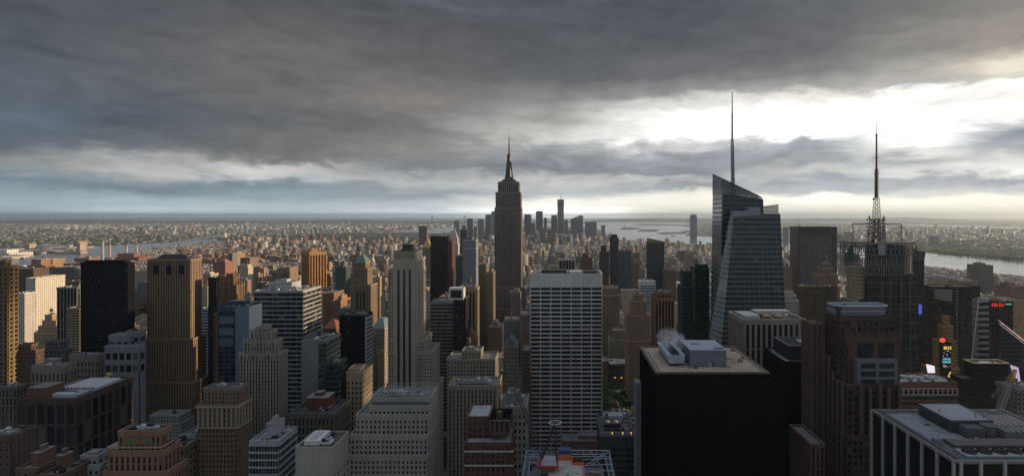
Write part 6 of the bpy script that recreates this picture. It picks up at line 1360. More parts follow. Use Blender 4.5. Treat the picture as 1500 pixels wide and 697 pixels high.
# ------------------------------------------------------------------ river bridge, far bridge, chimneys, boats
stl=plain('bridge_steel',(.16,.19,.22),.6,.1)
T1=Vector((PX(259,4750),4750,0)); T2=Vector((PX(309,6000),6000,0))
r=empty('suspension_bridge',tuple(T1),'grey steel suspension bridge with two towers over the left river','bridge')
d=(T2-T1).normalized(); s_=Vector((-d.y,d.x,0))
for T in (T1,T2):
    m=MB()
    for sg in (-1,1):
        m.beam(T+s_*sg*17,T+s_*sg*12+Vector((0,0,112)),4.5,4,r2=3.2)
    for z in (38,60,84,108): m.beam(T-s_*15+Vector((0,0,z)),T+s_*15+Vector((0,0,z)),2.4)
    for z in (60,84): m.beam(T-s_*15+Vector((0,0,z)),T+s_*13+Vector((0,0,z+24)),1.6)
    m.build('tower',stl,r)
m=MB(); A=T1-d*620; Bp=T2+d*520
for sg in (-15,15): m.beam(A+s_*sg+Vector((0,0,26)),T1+s_*sg+Vector((0,0,41)),2.6); m.beam(T1+s_*sg+Vector((0,0,41)),T2+s_*sg+Vector((0,0,41)),2.6); m.beam(T2+s_*sg+Vector((0,0,41)),Bp+s_*sg+Vector((0,0,24)),2.6)
for z in (0,9): m.beam(A+Vector((0,0,24+z)),T1+Vector((0,0,38+z)),4.5); m.beam(T1+Vector((0,0,38+z)),T2+Vector((0,0,38+z)),4.5); m.beam(T2+Vector((0,0,38+z)),Bp+Vector((0,0,22+z)),4.5)
for k in range(9): q=A+d*(620*k/9); m.beam(Vector((q.x,q.y,0)),Vector((q.x,q.y,30)),3)
m.build('deck',stl,r)
m=MB()
for sg in (-14,14):
    pr=None
    for k in range(25):
        f=k/24; q=T1.lerp(T2,f)+s_*sg; q.z=110-66*(1-(2*f-1)**2)
        if pr is not None: m.beam(pr,q,1.0,4)
        if k%2==0: m.beam(q,Vector((q.x,q.y,44)),.4,3)
        pr=q
    m.beam(T1+s_*sg+Vector((0,0,110)),A+s_*sg+Vector((0,0,30)),1.0); m.beam(T2+s_*sg+Vector((0,0,110)),Bp+s_*sg+Vector((0,0,26)),1.0)
m.build('main_cable',stl,r)
Yv=15500; r=empty('suspension_bridge',(PX(657,Yv),Yv,0),'faint far suspension bridge whose two towers rise on the horizon','bridge')
for p in (633,681.5):
    m=MB(); x=PX(p,Yv)
    for sg in (-14,14): m.box(x+sg-5,x+sg+5,Yv-6,Yv+6,0,262)
    m.box(x-9,x+9,Yv-5,Yv+5,238,256); m.box(x-9,x+9,Yv-5,Yv+5,90,104); m.build('tower',stl,r)
m=MB(); m.box(PX(605,Yv),PX(633,Yv)-20,Yv-12,Yv+12,66,76); m.box(PX(633,Yv)+20,PX(681.5,Yv)-20,Yv-12,Yv+12,72,82); m.box(PX(681.5,Yv)+20,PX(712,Yv),Yv-12,Yv+12,66,76); m.build('deck',stl,r)
xa_,xb_=PX(633,Yv),PX(681.5,Yv); m=MB(); pr=None
for k in range(21):
    f=k/20; q=Vector((xa_+(xb_-xa_)*f,Yv,255-165*(1-(2*f-1)**2)))
    if pr is not None: m.beam(pr,q,2.2)
    pr=q
m.build('main_cable',stl,r)
for i,(p,tp_) in enumerate(((150.6,350.5),(161,356),(185.5,357),(200.3,356.5))):
    Yk=3150+i*60; x=PX(p,Yk); r=empty('chimney',(x,Yk,0),('tallest and leftmost of the four power station chimneys by the river','second power station chimney from the left, close to the tallest','third power station chimney from the left, on the brick plant','rightmost power station chimney on the brick plant')[i],'chimney','power station chimneys by the river')
    m=MB(); m.cyl(x,Yk,0,PZ(tp_,Yk),7,4.6,14); m.build('shaft',wallmat((.42,.35,.30)),r); m=MB(); m.cyl(x,Yk,PZ(tp_,Yk)-9,PZ(tp_,Yk)+.6,5.3,5.2,14); m.build('rim',wallmat((.16,.13,.12)),r); FOOT.append((x-12,x+12,Yk-12,Yk+12))
b=Bld('power_station','long red brick power station under the river chimneys','power station',3200,[(168,203,377,0,80),(172,196,371.5,20,40)],tex((.30,.12,.08),bay=9,fl=12),(),hint='brick power station by the river')
def boat(px,py,L,label,grp=None):
    x,y=GP(px,py); r=empty('ferry_boat',(x,y,.6),label,'boat',grp); w=L*.14
    m=MB(); m.prism([(x-L/2,y-w,.6),(x+L/2-w,y-w,.6),(x+L/2,y,.6),(x+L/2-w,y+w,.6),(x-L/2,y+w,.6)],[(x-L/2-1,y-w*1.2,4),(x+L/2-w,y-w*1.2,4),(x+L/2+2,y,4.6),(x+L/2-w,y+w*1.2,4),(x-L/2-1,y+w*1.2,4)]); m.build('hull',wallmat((.12,.13,.15)),r)
    m=MB(); m.box(x-L*.35,x+L*.22,y-w*.8,y+w*.8,4.1,8); m.box(x-L*.1,x+L*.1,y-w*.5,y+w*.5,8,11); m.build('cabin',wallmat((.65,.65,.62)),r)
    m=MB(); m.face([(x-L/2-6,y-w,.75),(x-L*3,y-w*3,.75),(x-L*3,y+w*3,.75),(x-L/2-6,y+w,.75)][::-1]); m.build('wake',plain('foam',(.6,.62,.63),.7),r)
boat(34,391.5,60,'ferry leaving a long white wake at the left end of the river'); boat(34,379,36,'small boat near the far bank of the left river'); boat(986,346,60,'white boat on the wide bay before the lone blue skyscraper'); boat(894,341,50,'ferry close to the downtown shoreline')
# white riverside sheds at the far left bank
b=Bld('riverside_warehouse','brilliant white riverside warehouse at the left edge of the far bank','warehouse',3700,[(-12,13,371.5,0,170),(-4,10,366,40,80)],tex((.75,.72,.66),bay=20,fl=12,fu=.3,fv=.3),())
for (l,r_,tp_,Y,c,lab) in ((35,43,357.5,4500,(.50,.40,.30),'cream tower block on the far river bank'),(108,115,353,4800,(.36,.28,.22),'tan grey tower pair on the far river bank'),(117,120,353,4850,(.38,.28,.22),'slim tan tower next to the pair on the far bank'),(78,118,369,4000,(.52,.44,.36),'long low cream pier shed on the far river bank'),(112,117,356,4350,(.5,.42,.33),'cream riverside grain tower on the far bank')):
    Bld('riverside_building',lab,'building',Y,[(l,r_,tp_,0,60)],tex(c,bay=6,fl=6),())
# ------------------------------------------------------------------ streets of the near grid
AVE=[-61+280*k for k in range(-14,15)]
m=MB()
for a in AVE:
    if abs(a)<2600: m.face([(a-13,-200,.008),(a+13,-200,.008),(a+13,4400,.008),(a-13,4400,.008)])
m.build('avenue',plain('asphalt',(.05,.05,.052),.9,0,.3,.05),kind='structure')
m=MB()
for a in AVE:
    if abs(a)<1500:
        for s_x in (-3.3,0,3.3):
            for k in range(110): y=350+k*18; m.face([(a+s_x-.12,y,.016),(a+s_x+.12,y,.016),(a+s_x+.12,y+6,.016),(a+s_x-.12,y+6,.016)])
m.build('lane_marking',plain('road_paint',(.7,.7,.66),.7),kind='structure')
m=MB()
for k in range(54): y=120+k*80; m.face([(-2600,y-8,.004),(2600,y-8,.004),(2600,y+8,.004),(-2600,y+8,.004)])
m.build('cross_street',plain('asphalt',(.05,.05,.052),.9,0,.3,.05),kind='structure')
m=MB()
for i in range(len(AVE)-1):
    a=AVE[i]+13; c=AVE[i+1]-13
    if max(abs(a),abs(c))>1500: continue
    for k in range(26): y=128+k*80; m.box(a,c,y,y+64,-.2,.14,skip='d')
m.build('pavement',plain('pavement',(.20,.195,.185),.9,0,.25,.3),kind='structure')
# ------------------------------------------------------------------ park trees
def leaf_mat():
    m,t,b=newmat('leaves'); g=t.node('ShaderNodeObjectInfo').outputs['Random']; n=t.noise(t.node('ShaderNodeTexCoord').outputs['Object'],.5,3,.6)[0]
    t.put(b.inputs['Base Color'],t.mix(n,t.mix(g,(.035,.075,.018),(.06,.10,.022)),(.09,.14,.035))); b.inputs['Roughness'].default_value=.8; return m
LM=leaf_mat(); BARK=plain('bark',(.07,.05,.035),.9)
def tree_proto(seed):
    rnd=random.Random(seed); r=empty('plane_tree',(0,0,0),'leafy green plane tree','tree'); m=MB(); m.cyl(0,0,0,7,.45,.3,8)
    tips=[]
    for k in range(7):
        a=k*.9+rnd.uniform(-.3,.3); L=rnd.uniform(3.5,5.5); e=(L*math.cos(a),L*math.sin(a),7+rnd.uniform(2.5,6)); m.beam((0,0,rnd.uniform(4.5,7)),e,.2,5,r2=.07); tips.append(e)
    tips.append((0,0,14)); m.beam((0,0,7),(0,0,14),.25,5,r2=.06); tr=m.build('trunk',BARK,r)
    m=MB(); cl=[(t_[0]*rnd.uniform(.7,1.2),t_[1]*rnd.uniform(.7,1.2),t_[2]+rnd.uniform(-1,1.5),rnd.uniform(1.7,3.0)) for t_ in tips for _ in range(3)]
    for (cx,cy,cz,rr) in cl:
        for _ in range(60):
            v=Vector((rnd.gauss(0,1),rnd.gauss(0,1),rnd.gauss(0,.8))).normalized()*rr*rnd.uniform(.6,1.05); c=Vector((cx,cy,cz))+v
            a=Vector((rnd.gauss(0,1),rnd.gauss(0,1),rnd.gauss(0,1))).normalized()*rnd.uniform(.3,.6); b2=a.orthogonal().normalized()*rnd.uniform(.25,.5)
            m.face([c-a-b2,c+a-b2,c+a+b2,c-a+b2])
    m.build('crown',LM,r); return r
protos=[tree_proto(s) for s in (1,2,3)]
rnd=random.Random(11); k=0; used=[False]*3
rows_=('front','second','third','fourth','back'); ords=('leftmost','second from left','third from left','fourth from left','fifth from left')
for j in range(5):
    for i in range(5):
        pi=(i*2+j)%3; p=protos[pi]
        if not used[pi]: o=p; used[pi]=True
        else:
            o=p.copy(); COL.objects.link(o)
            for ch in p.children: c=ch.copy(); COL.objects.link(c); c.parent=o
        Yt=738+j*25; o.location=(PX(879.5,Yt)+6+i*13.5+rnd.uniform(-2,2),Yt+rnd.uniform(-4,4),.14); o.rotation_euler.z=rnd.uniform(0,6.28); s=rnd.uniform(.95,1.25); o.scale=(s*1.1,s*1.1,s)
        o['group']='plane trees in the park behind the white slab tower'; o['label']='leafy green plane tree, %s in the %s row of the little park'%(ords[i],rows_[j])
FOOT.append((40,125,722,868))
# ------------------------------------------------------------------ the city fabric
def inside(P,x,y):
    c=np.zeros(x.shape,bool); n=len(P); j=n-1
    for i in range(n):
        xi,yi=P[i]; xj,yj=P[j]
        hit=((yi>y)!=(yj>y))&(x<(xj-xi)*(y-yi)/((yj-yi) or 1e-9)+xi); c^=hit; j=i
    return c
rng=np.random.default_rng(12); rnd=random.Random(12)
PAL={'tan':(.34,.27,.19),'brown':(.17,.115,.08),'brick red':(.22,.135,.10),'grey':(.24,.24,.235),'pale grey':(.40,.395,.38),'cream':(.50,.44,.34),'sandstone':(.40,.31,.21),'dark grey':(.10,.105,.11),'white':(.62,.60,.56),'salmon':(.33,.235,.175)}
PK=list(PAL)
WGT={'mid':[18,16,7,14,9,7,12,7,3,2],'low':[14,10,9,15,12,10,10,6,6,4],'pier':[2,0,0,3,20,26,4,0,26,0],'far':[4,4,2,28,22,5,4,14,14,1]}
lots=[]     # x0,x1,y0,y1,h,colour index,zone rotation
def hgt(x,Y):
    r=rnd.random(); px=VPX+x*HFX/Y
    if Y<1100: h=16+r*34 if r<.95 else 50+rnd.random()*18
    elif Y<1900: h=22+r*44 if r<(.80 if 180<px<1000 else .90) else 60+rnd.random()*50
    elif Y<2900: h=14+r*28 if r<.88 else 45+rnd.random()*40
    elif Y<4600: h=12+r*16 if r<.93 else 32+rnd.random()*36
    else: h=11+r*12 if r<.97 else 35+rnd.random()*30
    if px<330 and Y>1450: h=min(h,11+5*r)
    if 300<px<470 and 2100<Y<3300: h=min(h,28)
    if 1000<Y<2400 and x<-.55*Y and not (px<330 and Y>1450): h=h*1.25+8
    if Y<760 and -70<x<130: h=min(h,22)
    if px>1280 and Y>1100: h=min(h,26+6*r)
    if px>1280 and Y>1700: h=min(h,12+4*r)
    if px>1000 and px<1160 and Y>1500: h=min(h,60)
    return h
for k in range(6,70):
    Y=128+k*80
    if Y<300: continue
    for row in (0,1):
        ya=Y+row*32.5; yb=ya+31
        for i in range(len(AVE)-1+14):
            a=AVE[0]-7*280+i*280+13; c=a+254
            x=a
            while x<c-9:
                w=min(rnd.choice((12,15,18,22,25,30,38,50)) if Y<2800 else rnd.choice((14,20,28,40)),c-x)
                if -1.02*ya-60<x<.86*ya+80:
                    ins=rnd.uniform(0,6) if row==0 else 0; ine=rnd.uniform(0,7)
                    lots.append((x,x+w-.4,ya+(ins if row==0 else 0),yb-(ine if row==0 else 0)-1 ,hgt(x,ya),rnd.choices(range(10),WGT['mid' if Y<2400 else 'low'])[0],0))
                x+=w
L=np.array(lots)
keep=np.ones(len(L),bool)
for (a,c,e,f) in FOOT: keep&=~((L[:,0]<c+2)&(L[:,1]>a-2)&(L[:,2]<f+2)&(L[:,3]>e-2))
cx=(L[:,0]+L[:,1])/2; cy=(L[:,2]+L[:,3])/2
wat=np.zeros(len(L),bool)
for P in WATER[:3]: wat|=inside(P,cx,cy)
# the island ends at the rivers: beyond the East River the outer boroughs begin
pxc=VPX+cx*HFX/cy; pyc=VPY+CAMH*HFX/cy
er=np.interp(pxc,[-60,0,60,135,180,225,262,300,322,420,560,640,700,760],[394,384,373,361,357.5,356.2,354.5,350.2,350,346,342,340,336,332])
hu=np.interp(pxc,[760,868,890,935,985,1040,1150,1230,1366,1440,1500,1600],[332,333,345,354.8,357.5,362.5,370.5,380,394,402.5,409,422])
lim=np.where(pxc<800,er,hu)
keep&=~wat&(pyc>lim+.4)
L=L[keep]
# slabs of the brick housing estates by the river
est=[]
for i in range(150):
    px_=rnd.uniform(255,430); py_=rnd.uniform(372,392); x,y=GP(px_,py_); est.append((x,x+rnd.choice((16,45,60)),y,y+rnd.choice((16,30)),36+rnd.random()*5,2 if rnd.random()<.6 else 9,0))
for i in range(60):
    px_=rnd.uniform(330,760); py_=rnd.uniform(350,368); x,y=GP(px_,py_); est.append((x,x+rnd.choice((22,50)),y,y+22,48+rnd.random()*16,rnd.choice((0,1,2,6)),0))
for i in range(26):
    px_=rnd.uniform(350,420); py_=rnd.uniform(356,362); x,y=GP(px_,py_); est.append((x,x+30,y,y+24,62+rnd.random()*12,rnd.choice((5,6,0)),0))
# outer boroughs and the far shore
outer=[]
def spray(n,pxr,pyr,hl,hh,ptall,htall,size,pal,dens=None):
    for _ in range(n):
        # uniform over the ground, not over the picture
        Ya=CAMH*HFX/(pyr[1]-VPY); Yb=CAMH*HFX/(pyr[0]-VPY); Y=math.sqrt(rnd.uniform(Ya*Ya,Yb*Yb)) if rnd.random()<.45 else rnd.uniform(Ya,Yb)
        px_=rnd.uniform(*pxr); x=PX(px_,Y); s=size*(1+Y/15000); h=rnd.uniform(hl,hh) if rnd.random()>ptall else rnd.uniform(*htall)
        w=s*rnd.uniform(.5,1.6); d=s*rnd.uniform(.5,1.4)
        if h>40: w=min(w,40); d=min(d,40)
        outer.append((x,x+w,Y,Y+d,h,rnd.choices(range(10),WGT[pal])[0],1))
spray(19000,(-20,800),(325.5,383),6,11,.007,(30,60),19,'far')
spray(2600,(200,640),(329,345),8,14,.05,(40,85),26,'far')
spray(9500,(1000,1530),(323.5,379),6,11,.008,(30,55),20,'far')
spray(500,(1040,1500),(335,352),10,20,.18,(40,90),34,'far')
spray(150,(-25,118),(361,379),8,14,0,(30,31),70,'pier')
spray(700,(60,720),(330.5,337.5),16,34,.0,(30,31),40,'pier')
spray(260,(1040,1500),(335,352),8,14,0,(30,31),60,'pier')
# downtown
for _ in range(420):
    px_=min(892,max(668,rnd.gauss(800,52))); Y=rnd.uniform(4900,6500); h=rnd.choice((35,50,60,80,100))*rnd.uniform(.7,1.1)
    if px_>855 or px_<700: h*=.6
    x=PX(px_,Y); outer.append((x,x+rnd.uniform(26,48),Y,Y+rnd.uniform(26,45),h,rnd.choice((0,1,3,3,4,7,9)),2))
O=np.array(outer+est); cx=(O[:,0]+O[:,1])/2; cy=(O[:,2]+O[:,3])/2
pxc=VPX+cx*HFX/cy; pyc=VPY+CAMH*HFX/cy
wat=np.zeros(len(O),bool)
for P in WATER: 
    for ox_ in (-14,14): wat|=inside(P,cx+ox_,cy)
zr=O[:,6]
er=np.interp(pxc,[-60,0,60,135,180,225,262,300,322,420,560,640,700,760],[394,384,373,361,357.5,356.2,354.5,350.2,350,346,342,340,336,332])
ok=~wat
sx_=cx/1000; sy_=cy/1000; park=np.sin(sx_*1.7+.4)*np.sin(sy_*2.3+1.1)+.5*np.sin(sx_*4.1-sy_*3.7)+.35*np.sin(sx_*9+sy_*7.5)
ok&=~((zr==1)&(park>.92))
ok&=~((zr==1)&(pxc<800)&(pyc>er-.3))
for (a,c,e,f) in FOOT: ok&=~((O[:,0]<c+4)&(O[:,1]>a-4)&(O[:,2]<f+4)&(O[:,3]>e-4))
O=O[ok]
ALL=np.vstack([L,O])
# which lots show: a small painter's pass over the picture
OCC=[]
for o in bpy.data.objects:
    if o.type=='MESH' and o.parent is not None and o.name.split('.')[0] in ('wall','front_facade','rear_facade','core_wall','drum'):
        bb=[Vector(c)+Vector(o.parent.location) for c in o.bound_box]
        xs=[v.x for v in bb]; ys=[v.y for v in bb]; zs=[v.z for v in bb]; OCC.append((min(xs),max(xs),min(ys),max(ys),max(zs)))
rec=[(r[2],r[0],r[1],r[3],r[4],i) for i,r in enumerate(ALL) if r[2]<3600]+[(r[2],r[0],r[1],r[3],r[4],-1) for r in OCC]
rec.sort(key=lambda r:-r[0]); S2=1.0; buf=np.full((698,1501),-1,np.int32)
for (y0,x0,x1,y1,h,i) in rec:
    a=[VPX+x0*HFX/y0,VPX+x1*HFX/y0,VPX+x0*HFX/y1,VPX+x1*HFX/y1]; t0=VPY+(CAMH-h)*HFX/y0; t1=VPY+(CAMH-h)*HFX/y1; bt_=VPY+CAMH*HFX/y0
    l=int(max(0,min(a))); r2=int(min(1500,max(a))); tt=int(max(0,min(t0,t1))); bb_=int(min(697,bt_))
    if r2>l and bb_>tt: buf[tt:bb_,l:r2]=i
ids,cnt=np.unique(buf[buf>=0],return_counts=True)
order=[int(ids[k]) for k in np.argsort(-cnt)]; cn={int(a):int(b) for a,b in zip(ids,cnt)}
sel=[i for i in order if ALL[i][2]<3300][:215]
cand=[]
for i in sel:
    x0,x1,y0,y1,h,ci,_=ALL[i]; px_=VPX+(x0+x1)/2*HFX/y0; py_=VPY+(CAMH-h)*HFX/y0
    best=min(LANDMARK,key=lambda q:math.hypot(q[0]-px_,(q[1]-py_)*1.3)*(1 if q[2]<y0+900 else 1.5)); dxp=px_-best[0]
    rel='left of the' if dxp<-14 else 'right of the' if dxp>14 else ('beyond the' if y0>best[2] else 'in front of the')
    size='tall' if h>60 else 'low' if h<26 else 'mid-rise'
    wide='slim ' if (x1-x0)<15 else 'wide ' if (x1-x0)>34 else ''
    cand.append((i,px_,'%s %s%s block %s %s'%(PK[int(ci)],wide,size,rel,best[3].replace(' the ',' ').replace(' with ',' with '))))
from collections import defaultdict
gr=defaultdict(list)
for c in cand: gr[c[2]].append(c)
ordw=['first','second','third','fourth','fifth','sixth','seventh','eighth','ninth','tenth']
lab={}
for k,v in gr.items():
    v.sort(key=lambda c:c[1])
    for j,c in enumerate(v): lab[c[0]]=k if len(v)==1 else '%s, %s from left'%(k,ordw[min(j,9)])
for i_ in list(lab):
    w_=lab[i_].split()
    if len(w_)>16: lab[i_]=' '.join(lab[i_].replace('mid-rise ','').replace('slim ','').replace('wide ','').split()[:16])
seen={}
for i in sel:
    x0,x1,y0,y1,h,ci,_=ALL[i]; rr=random.Random(i); c=PAL[PK[int(ci)]]; f=rr.uniform(.85,1.1); c=tuple(round(v*f,2) for v in c)
    root=empty('apartment_building',((x0+x1)/2,(y0+y1)/2,0),lab[i],'building','smaller city blocks between the towers')
    m=MB(); sty=rr.choice(((3.0,.42,.52),(3.4,.5,.55),(2.8,.4,.6),(4.2,.62,.5)))
    top2=0
    if h>34 and rr.random()<.6 and x1-x0>16: top2=rr.uniform(6,12)
    m.box(x0,x1,y0,y1,0,h-top2,0,bay=sty[0],fl=3.6,skip='td')
    if top2: m.box(x0+2.5,x1-2.5,y0+2.5,y1-2.5,h-top2,h,0,bay=sty[0],fl=3.6,skip='td'); parapet(m,x0,x1,y0,y1,h-top2,e=.2,t=.4,h=.9,lip=.5,mi=1)
    i2=2.5 if top2 else 0
    parapet(m,x0+i2,x1-i2,y0+i2,y1-i2,h,e=.25,t=.4,h=1.0,lip=.8,mi=1)
    sp=rr.choice((None,None,tuple(round(v*.55,2) for v in c)))
    m.build('wall',[facmat(c,(.025,.028,.032),sty[1],sty[2],sp,.25),wallmat(c)],root)
    m=MB(); m.face([(x0+i2,y0+i2,h),(x1-i2,y0+i2,h),(x1-i2,y1-i2,h),(x0+i2,y1-i2,h)])
    if top2: q=MB(); zt_=h-top2+.02; q.face([(x0,y0,zt_),(x1,y0,zt_),(x1,y1,zt_),(x1-2.5,y1,zt_),(x1-2.5,y0+2.5,zt_),(x0,y0+2.5,zt_)]); q.build('terrace',roofmat((.2,.2,.2)),root)
    m.build('roof',roofmat(rr.choice(((.15,.15,.15),(.24,.24,.24),(.36,.36,.36),(.10,.10,.10),(.2,.17,.14)))),root)
    if y0<1900: rooftop(root,(x0+i2+1,x1-i2-1,y0+i2+1,y1-i2-1),h,i,rr.choice((('pent','tank'),('pent','unit'),('tank','unit'),('pent',),('unit','duct'))),c,.8)
rest=np.ones(len(ALL),bool); rest[sel]=False; RST=ALL[rest]
# rooftop bulkheads and tanks of the blocks that stay in the mass
ex=[]
for r in RST:
    if r[2]<4200 and r[1]-r[0]>9:
        for _ in range(2 if r[2]<2600 else 1):
            w=min(rnd.uniform(3,9),(r[1]-r[0])*.5); d=min(rnd.uniform(3,9),(r[3]-r[2])*.5); a=rnd.uniform(r[0]+.5,r[1]-w-.5); c=rnd.uniform(r[2]+.5,r[3]-d-.5)
            ex.append((a,a+w,c,c+d,r[4]+rnd.uniform(2.5,6),r[5] if rnd.random()<.6 else rnd.choice((3,4,7,8)),9,r[4]))
ex=np.array(ex)
def mass(name,A,zbase):
    n=len(A); ang=np.zeros(n)
    z1=A[:,4]; ang=np.where(A[:,6]==1,np.where(A[:,0]<0,.5,.32)+rng.choice([0,.35],n),np.where(A[:,6]==2,rng.uniform(-.5,.5,n),0.0))
    cx=(A[:,0]+A[:,1])/2; cy=(A[:,2]+A[:,3])/2; hx=(A[:,1]-A[:,0])/2; hy=(A[:,3]-A[:,2])/2
    V=np.zeros((n,8,3)); sg=[(-1,-1),(1,-1),(1,1),(-1,1)]
    for k,(sx,sy) in enumerate(sg):
        lx=sx*hx; ly=sy*hy; X_=cx+lx*np.cos(ang)-ly*np.sin(ang); Y_=cy+lx*np.sin(ang)+ly*np.cos(ang)
        V[:,k,0]=X_; V[:,k,1]=Y_; V[:,k,2]=zbase; V[:,k+4,0]=X_; V[:,k+4,1]=Y_; V[:,k+4,2]=z1
    F=np.array([(0,1,5,4),(1,2,6,5),(2,3,7,6),(3,0,4,7),(4,5,6,7)]); idx=(np.arange(n)[:,None,None]*8+F[None]).reshape(-1)
    me=bpy.data.meshes.new(name); me.vertices.add(n*8); me.vertices.foreach_set('co',V.reshape(-1)); me.loops.add(len(idx)); me.loops.foreach_set('vertex_index',idx.astype(np.int32))
    nf=n*5; me.polygons.add(nf); me.polygons.foreach_set('loop_start',(np.arange(nf)*4).astype(np.int32))
    hgt_=(z1-zbase)/3.5; nb=np.maximum(1,np.round(hx*2/3.2)); nb2=np.maximum(1,np.round(hy*2/3.2)); UV=np.zeros((n,5,4,2)); off=rng.integers(0,900,n)
    for fi,bb in enumerate((nb,nb2,nb,nb2)):
        UV[:,fi,0]=np.stack([off,-hgt_],1); UV[:,fi,1]=np.stack([off+bb,-hgt_],1); UV[:,fi,2]=np.stack([off+bb,0*hgt_],1); UV[:,fi,3]=np.stack([off,0*hgt_],1)
    ul=me.uv_layers.new(name='UVMap'); ul.data.foreach_set('uv',UV.reshape(-1))
    pal=np.array([PAL[k] for k in PK]); c=pal[A[:,5].astype(int)]*rng.uniform(.75,1.2,(n,1))*rng.uniform(.95,1.05,(n,3))
    roofp=np.array([(.14,.14,.14),(.24,.24,.245),(.40,.40,.40),(.10,.095,.09),(.22,.17,.13),(.3,.3,.29)]); rc=roofp[rng.integers(0,6,n)]
    sx_=A[:,0]/1000; sy_=A[:,2]/1000; nz=np.sin(sx_*2.1+1)*np.sin(sy_*1.3+2)+.6*np.sin(sx_*5.3+sy_*2.2)+.5*np.sin(sx_*11-sy_*6.1+.5)
    c=c*np.where(A[:,2]>2800,1+.16*nz,1.0)[:,None]; C=np.ones((n,5,4)); C[:,:4,:3]=c[:,None]; C[:,4,:3]=rc
    at=me.attributes.new('col','FLOAT_COLOR','FACE'); at.data.foreach_set('color',C.reshape(-1))
    mi=np.tile([0,0,0,0,1],n); me.polygons.foreach_set('material_index',mi.astype(np.int32)); me.materials.append(FA); me.materials.append(RA); me.update(calc_edges=True)
    o=bpy.data.objects.new(name,me); COL.objects.link(o); o['kind']='stuff'; o['label']='mass of small far buildings spreading to the horizon'; return o
FA=facmat((.3,.3,.3),(.03,.033,.036),.46,.52,None,.25,attr=True)
RA,t,b_=newmat('mass_roof'); a=t.node('ShaderNodeAttribute'); a.attribute_name='col'; n=t.noise(t.node('ShaderNodeTexCoord').outputs['Object'],.12,4,.6)[0]; f=t.m('ADD',.6,t.m('MULTIPLY',n,.8)); t.put(b_.inputs['Base Color'],t.mix(1.0,a.outputs['Color'],t.comb(f,f,f),'MULTIPLY')); b_.inputs['Roughness'].default_value=.85
zb=np.zeros(len(RST)); A2=ex[:,:7]
mass('distant_buildings',np.vstack([RST,A2]),np.concatenate([zb,ex[:,7]]))
# distant trees between them
NT_=16000; pts=[]
rt_=random.Random(5)
def tspray(n,pxr,pyr,s0,h0):
    for _ in range(n):
        py_=rt_.uniform(*pyr); Y=CAMH*HFX/(py_-VPY); px_=rt_.uniform(*pxr); pts.append((PX(px_,Y),Y,s0*(.6+rt_.random()),h0*(.6+rt_.random()*.7)))
tspray(6000,(-10,800),(326,362),22,11); tspray(1500,(250,620),(362,392),8,9); tspray(3800,(1060,1510),(325,377),24,12); tspray(1400,(1375,1510),(369,381.5),14,22); tspray(240,(1425,1500),(404,412),8,10); tspray(900,(850,1030),(360,400),7,8)
Tp=np.array(pts); wat=np.zeros(len(Tp),bool)
for P in WATER: wat|=inside(P,Tp[:,0],Tp[:,1])
Tp=Tp[~wat]; n=len(Tp)
base=np.array([(1,0,.35),(.3,.95,.4),(-.8,.6,.35),(-.8,-.6,.4),(.3,-.95,.35),(.1,.1,1),(0,0,0)])
V=Tp[:,None,:2]; P3=np.zeros((n,7,3)); jit=rng.uniform(.7,1.25,(n,7,1)); P3[:,:,0]=Tp[:,None,0]+base[None,:,0]*Tp[:,None,2]*jit[:,:,0]; P3[:,:,1]=Tp[:,None,1]+base[None,:,1]*Tp[:,None,2]*jit[:,:,0]; P3[:,:,2]=base[None,:,2]*Tp[:,None,3]*jit[:,:,0]
Fb=np.array([(0,1,5),(1,2,5),(2,3,5),(3,4,5),(4,0,5),(1,0,6),(2,1,6),(3,2,6),(4,3,6),(0,4,6)]); idx=(np.arange(n)[:,None,None]*7+Fb[None]).reshape(-1)
me=bpy.data.meshes.new('distant_trees'); me.vertices.add(n*7); me.vertices.foreach_set('co',P3.reshape(-1)); me.loops.add(len(idx)); me.loops.foreach_set('vertex_index',idx.astype(np.int32)); me.polygons.add(n*10); me.polygons.foreach_set('loop_start',(np.arange(n*10)*3).astype(np.int32)); me.materials.append(hm if False else plain('far_leaves',(.045,.07,.025),.9,0,.5,.02)); me.update(calc_edges=True)
o=bpy.data.objects.new('distant_trees',me); COL.objects.link(o); o['kind']='stuff'; o['label']='far green tree cover between the small buildings'
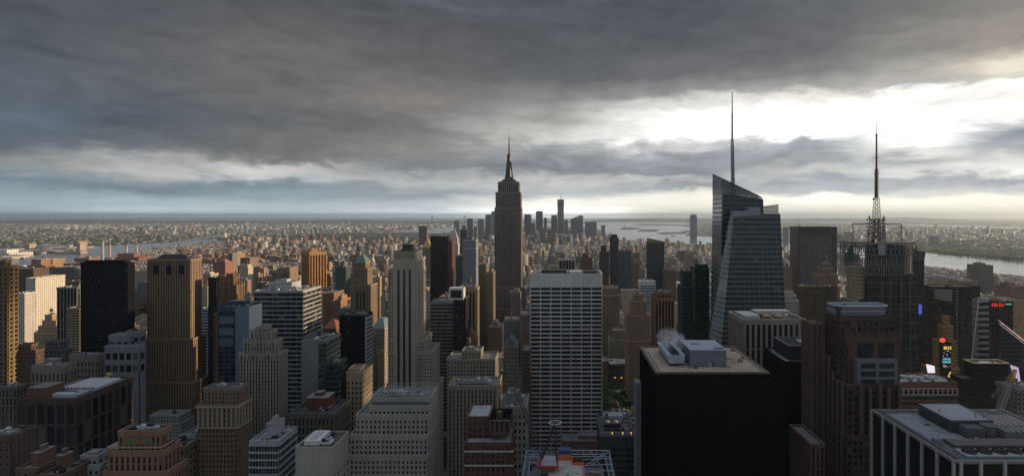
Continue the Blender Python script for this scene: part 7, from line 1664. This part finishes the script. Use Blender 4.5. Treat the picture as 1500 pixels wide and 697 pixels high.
# ------------------------------------------------------------------ added opaque cloud shapes out of view, cut to shade the near left blocks
def shade_cloud(name,cells,label,z=1050,seed=1):
    rr=random.Random(seed); x0,x1,y0,y1=cells; nx,ny=44,14; V=[];F=[]
    ph=[rr.uniform(0,6.28) for _ in range(8)]
    for lay in (1,-1):
        for j in range(ny+1):
            for i in range(nx+1):
                u,v=i/nx,j/ny; e=min(1,u*8,(1-u)*8)*min(1,v*5,(1-v)*5)
                b=.7+.3*math.sin(u*21+ph[0])*math.sin(v*9+ph[1])+.2*math.sin(u*47+v*20+ph[2])
                wy=14*math.sin(u*17+ph[3])*(1 if v>.5 else -1); wx=50*math.sin(v*11+ph[4])
                V.append((x0+(x1-x0)*u+wx,y0+(y1-y0)*v+wy,z+lay*max(0,e*b)*(42 if lay>0 else 16)))
    n=(nx+1)*(ny+1)
    for j in range(ny):
        for i in range(nx):
            a=j*(nx+1)+i; F.append((a,a+1,a+nx+2,a+nx+1)); F.append((n+a,n+a+nx+1,n+a+nx+2,n+a+1))
    me=bpy.data.meshes.new(name); me.from_pydata(V,[],F); me.materials.append(plain('shade_cloud_white',(.75,.75,.77),1,0,.1,.004)); me.polygons.foreach_set('use_smooth',[True]*len(F)); o=bpy.data.objects.new(name,me); COL.objects.link(o); o['kind']='structure'; o['label']=label
shade_cloud('cloud',(3100,5300,690,968),'long added cloud shape out of view, shading the near blocks',1050,1)
shade_cloud('cloud',(3100,4020,960,1045),'short added cloud shape out of view, shading the left blocks',1052,2)
# ------------------------------------------------------------------ the air
m=bpy.data.materials.new('haze'); m.use_nodes=True; t=NT(m.node_tree); t.n.clear(); v=t.node('ShaderNodeVolumePrincipled'); v.inputs['Color'].default_value=HAZE_COL; v.inputs['Density'].default_value=HAZE_DENS; v.inputs['Anisotropy'].default_value=HAZE_G
oo=t.node('ShaderNodeOutputMaterial'); t.l.new(v.outputs[0],oo.inputs['Volume'])
mb=MB(); mb.box(-72000,72000,-3000,68000,-2,452); o=mb.build('haze',m); o['kind']='stuff'; o['label']='blue grey evening haze filling the air to the horizon'
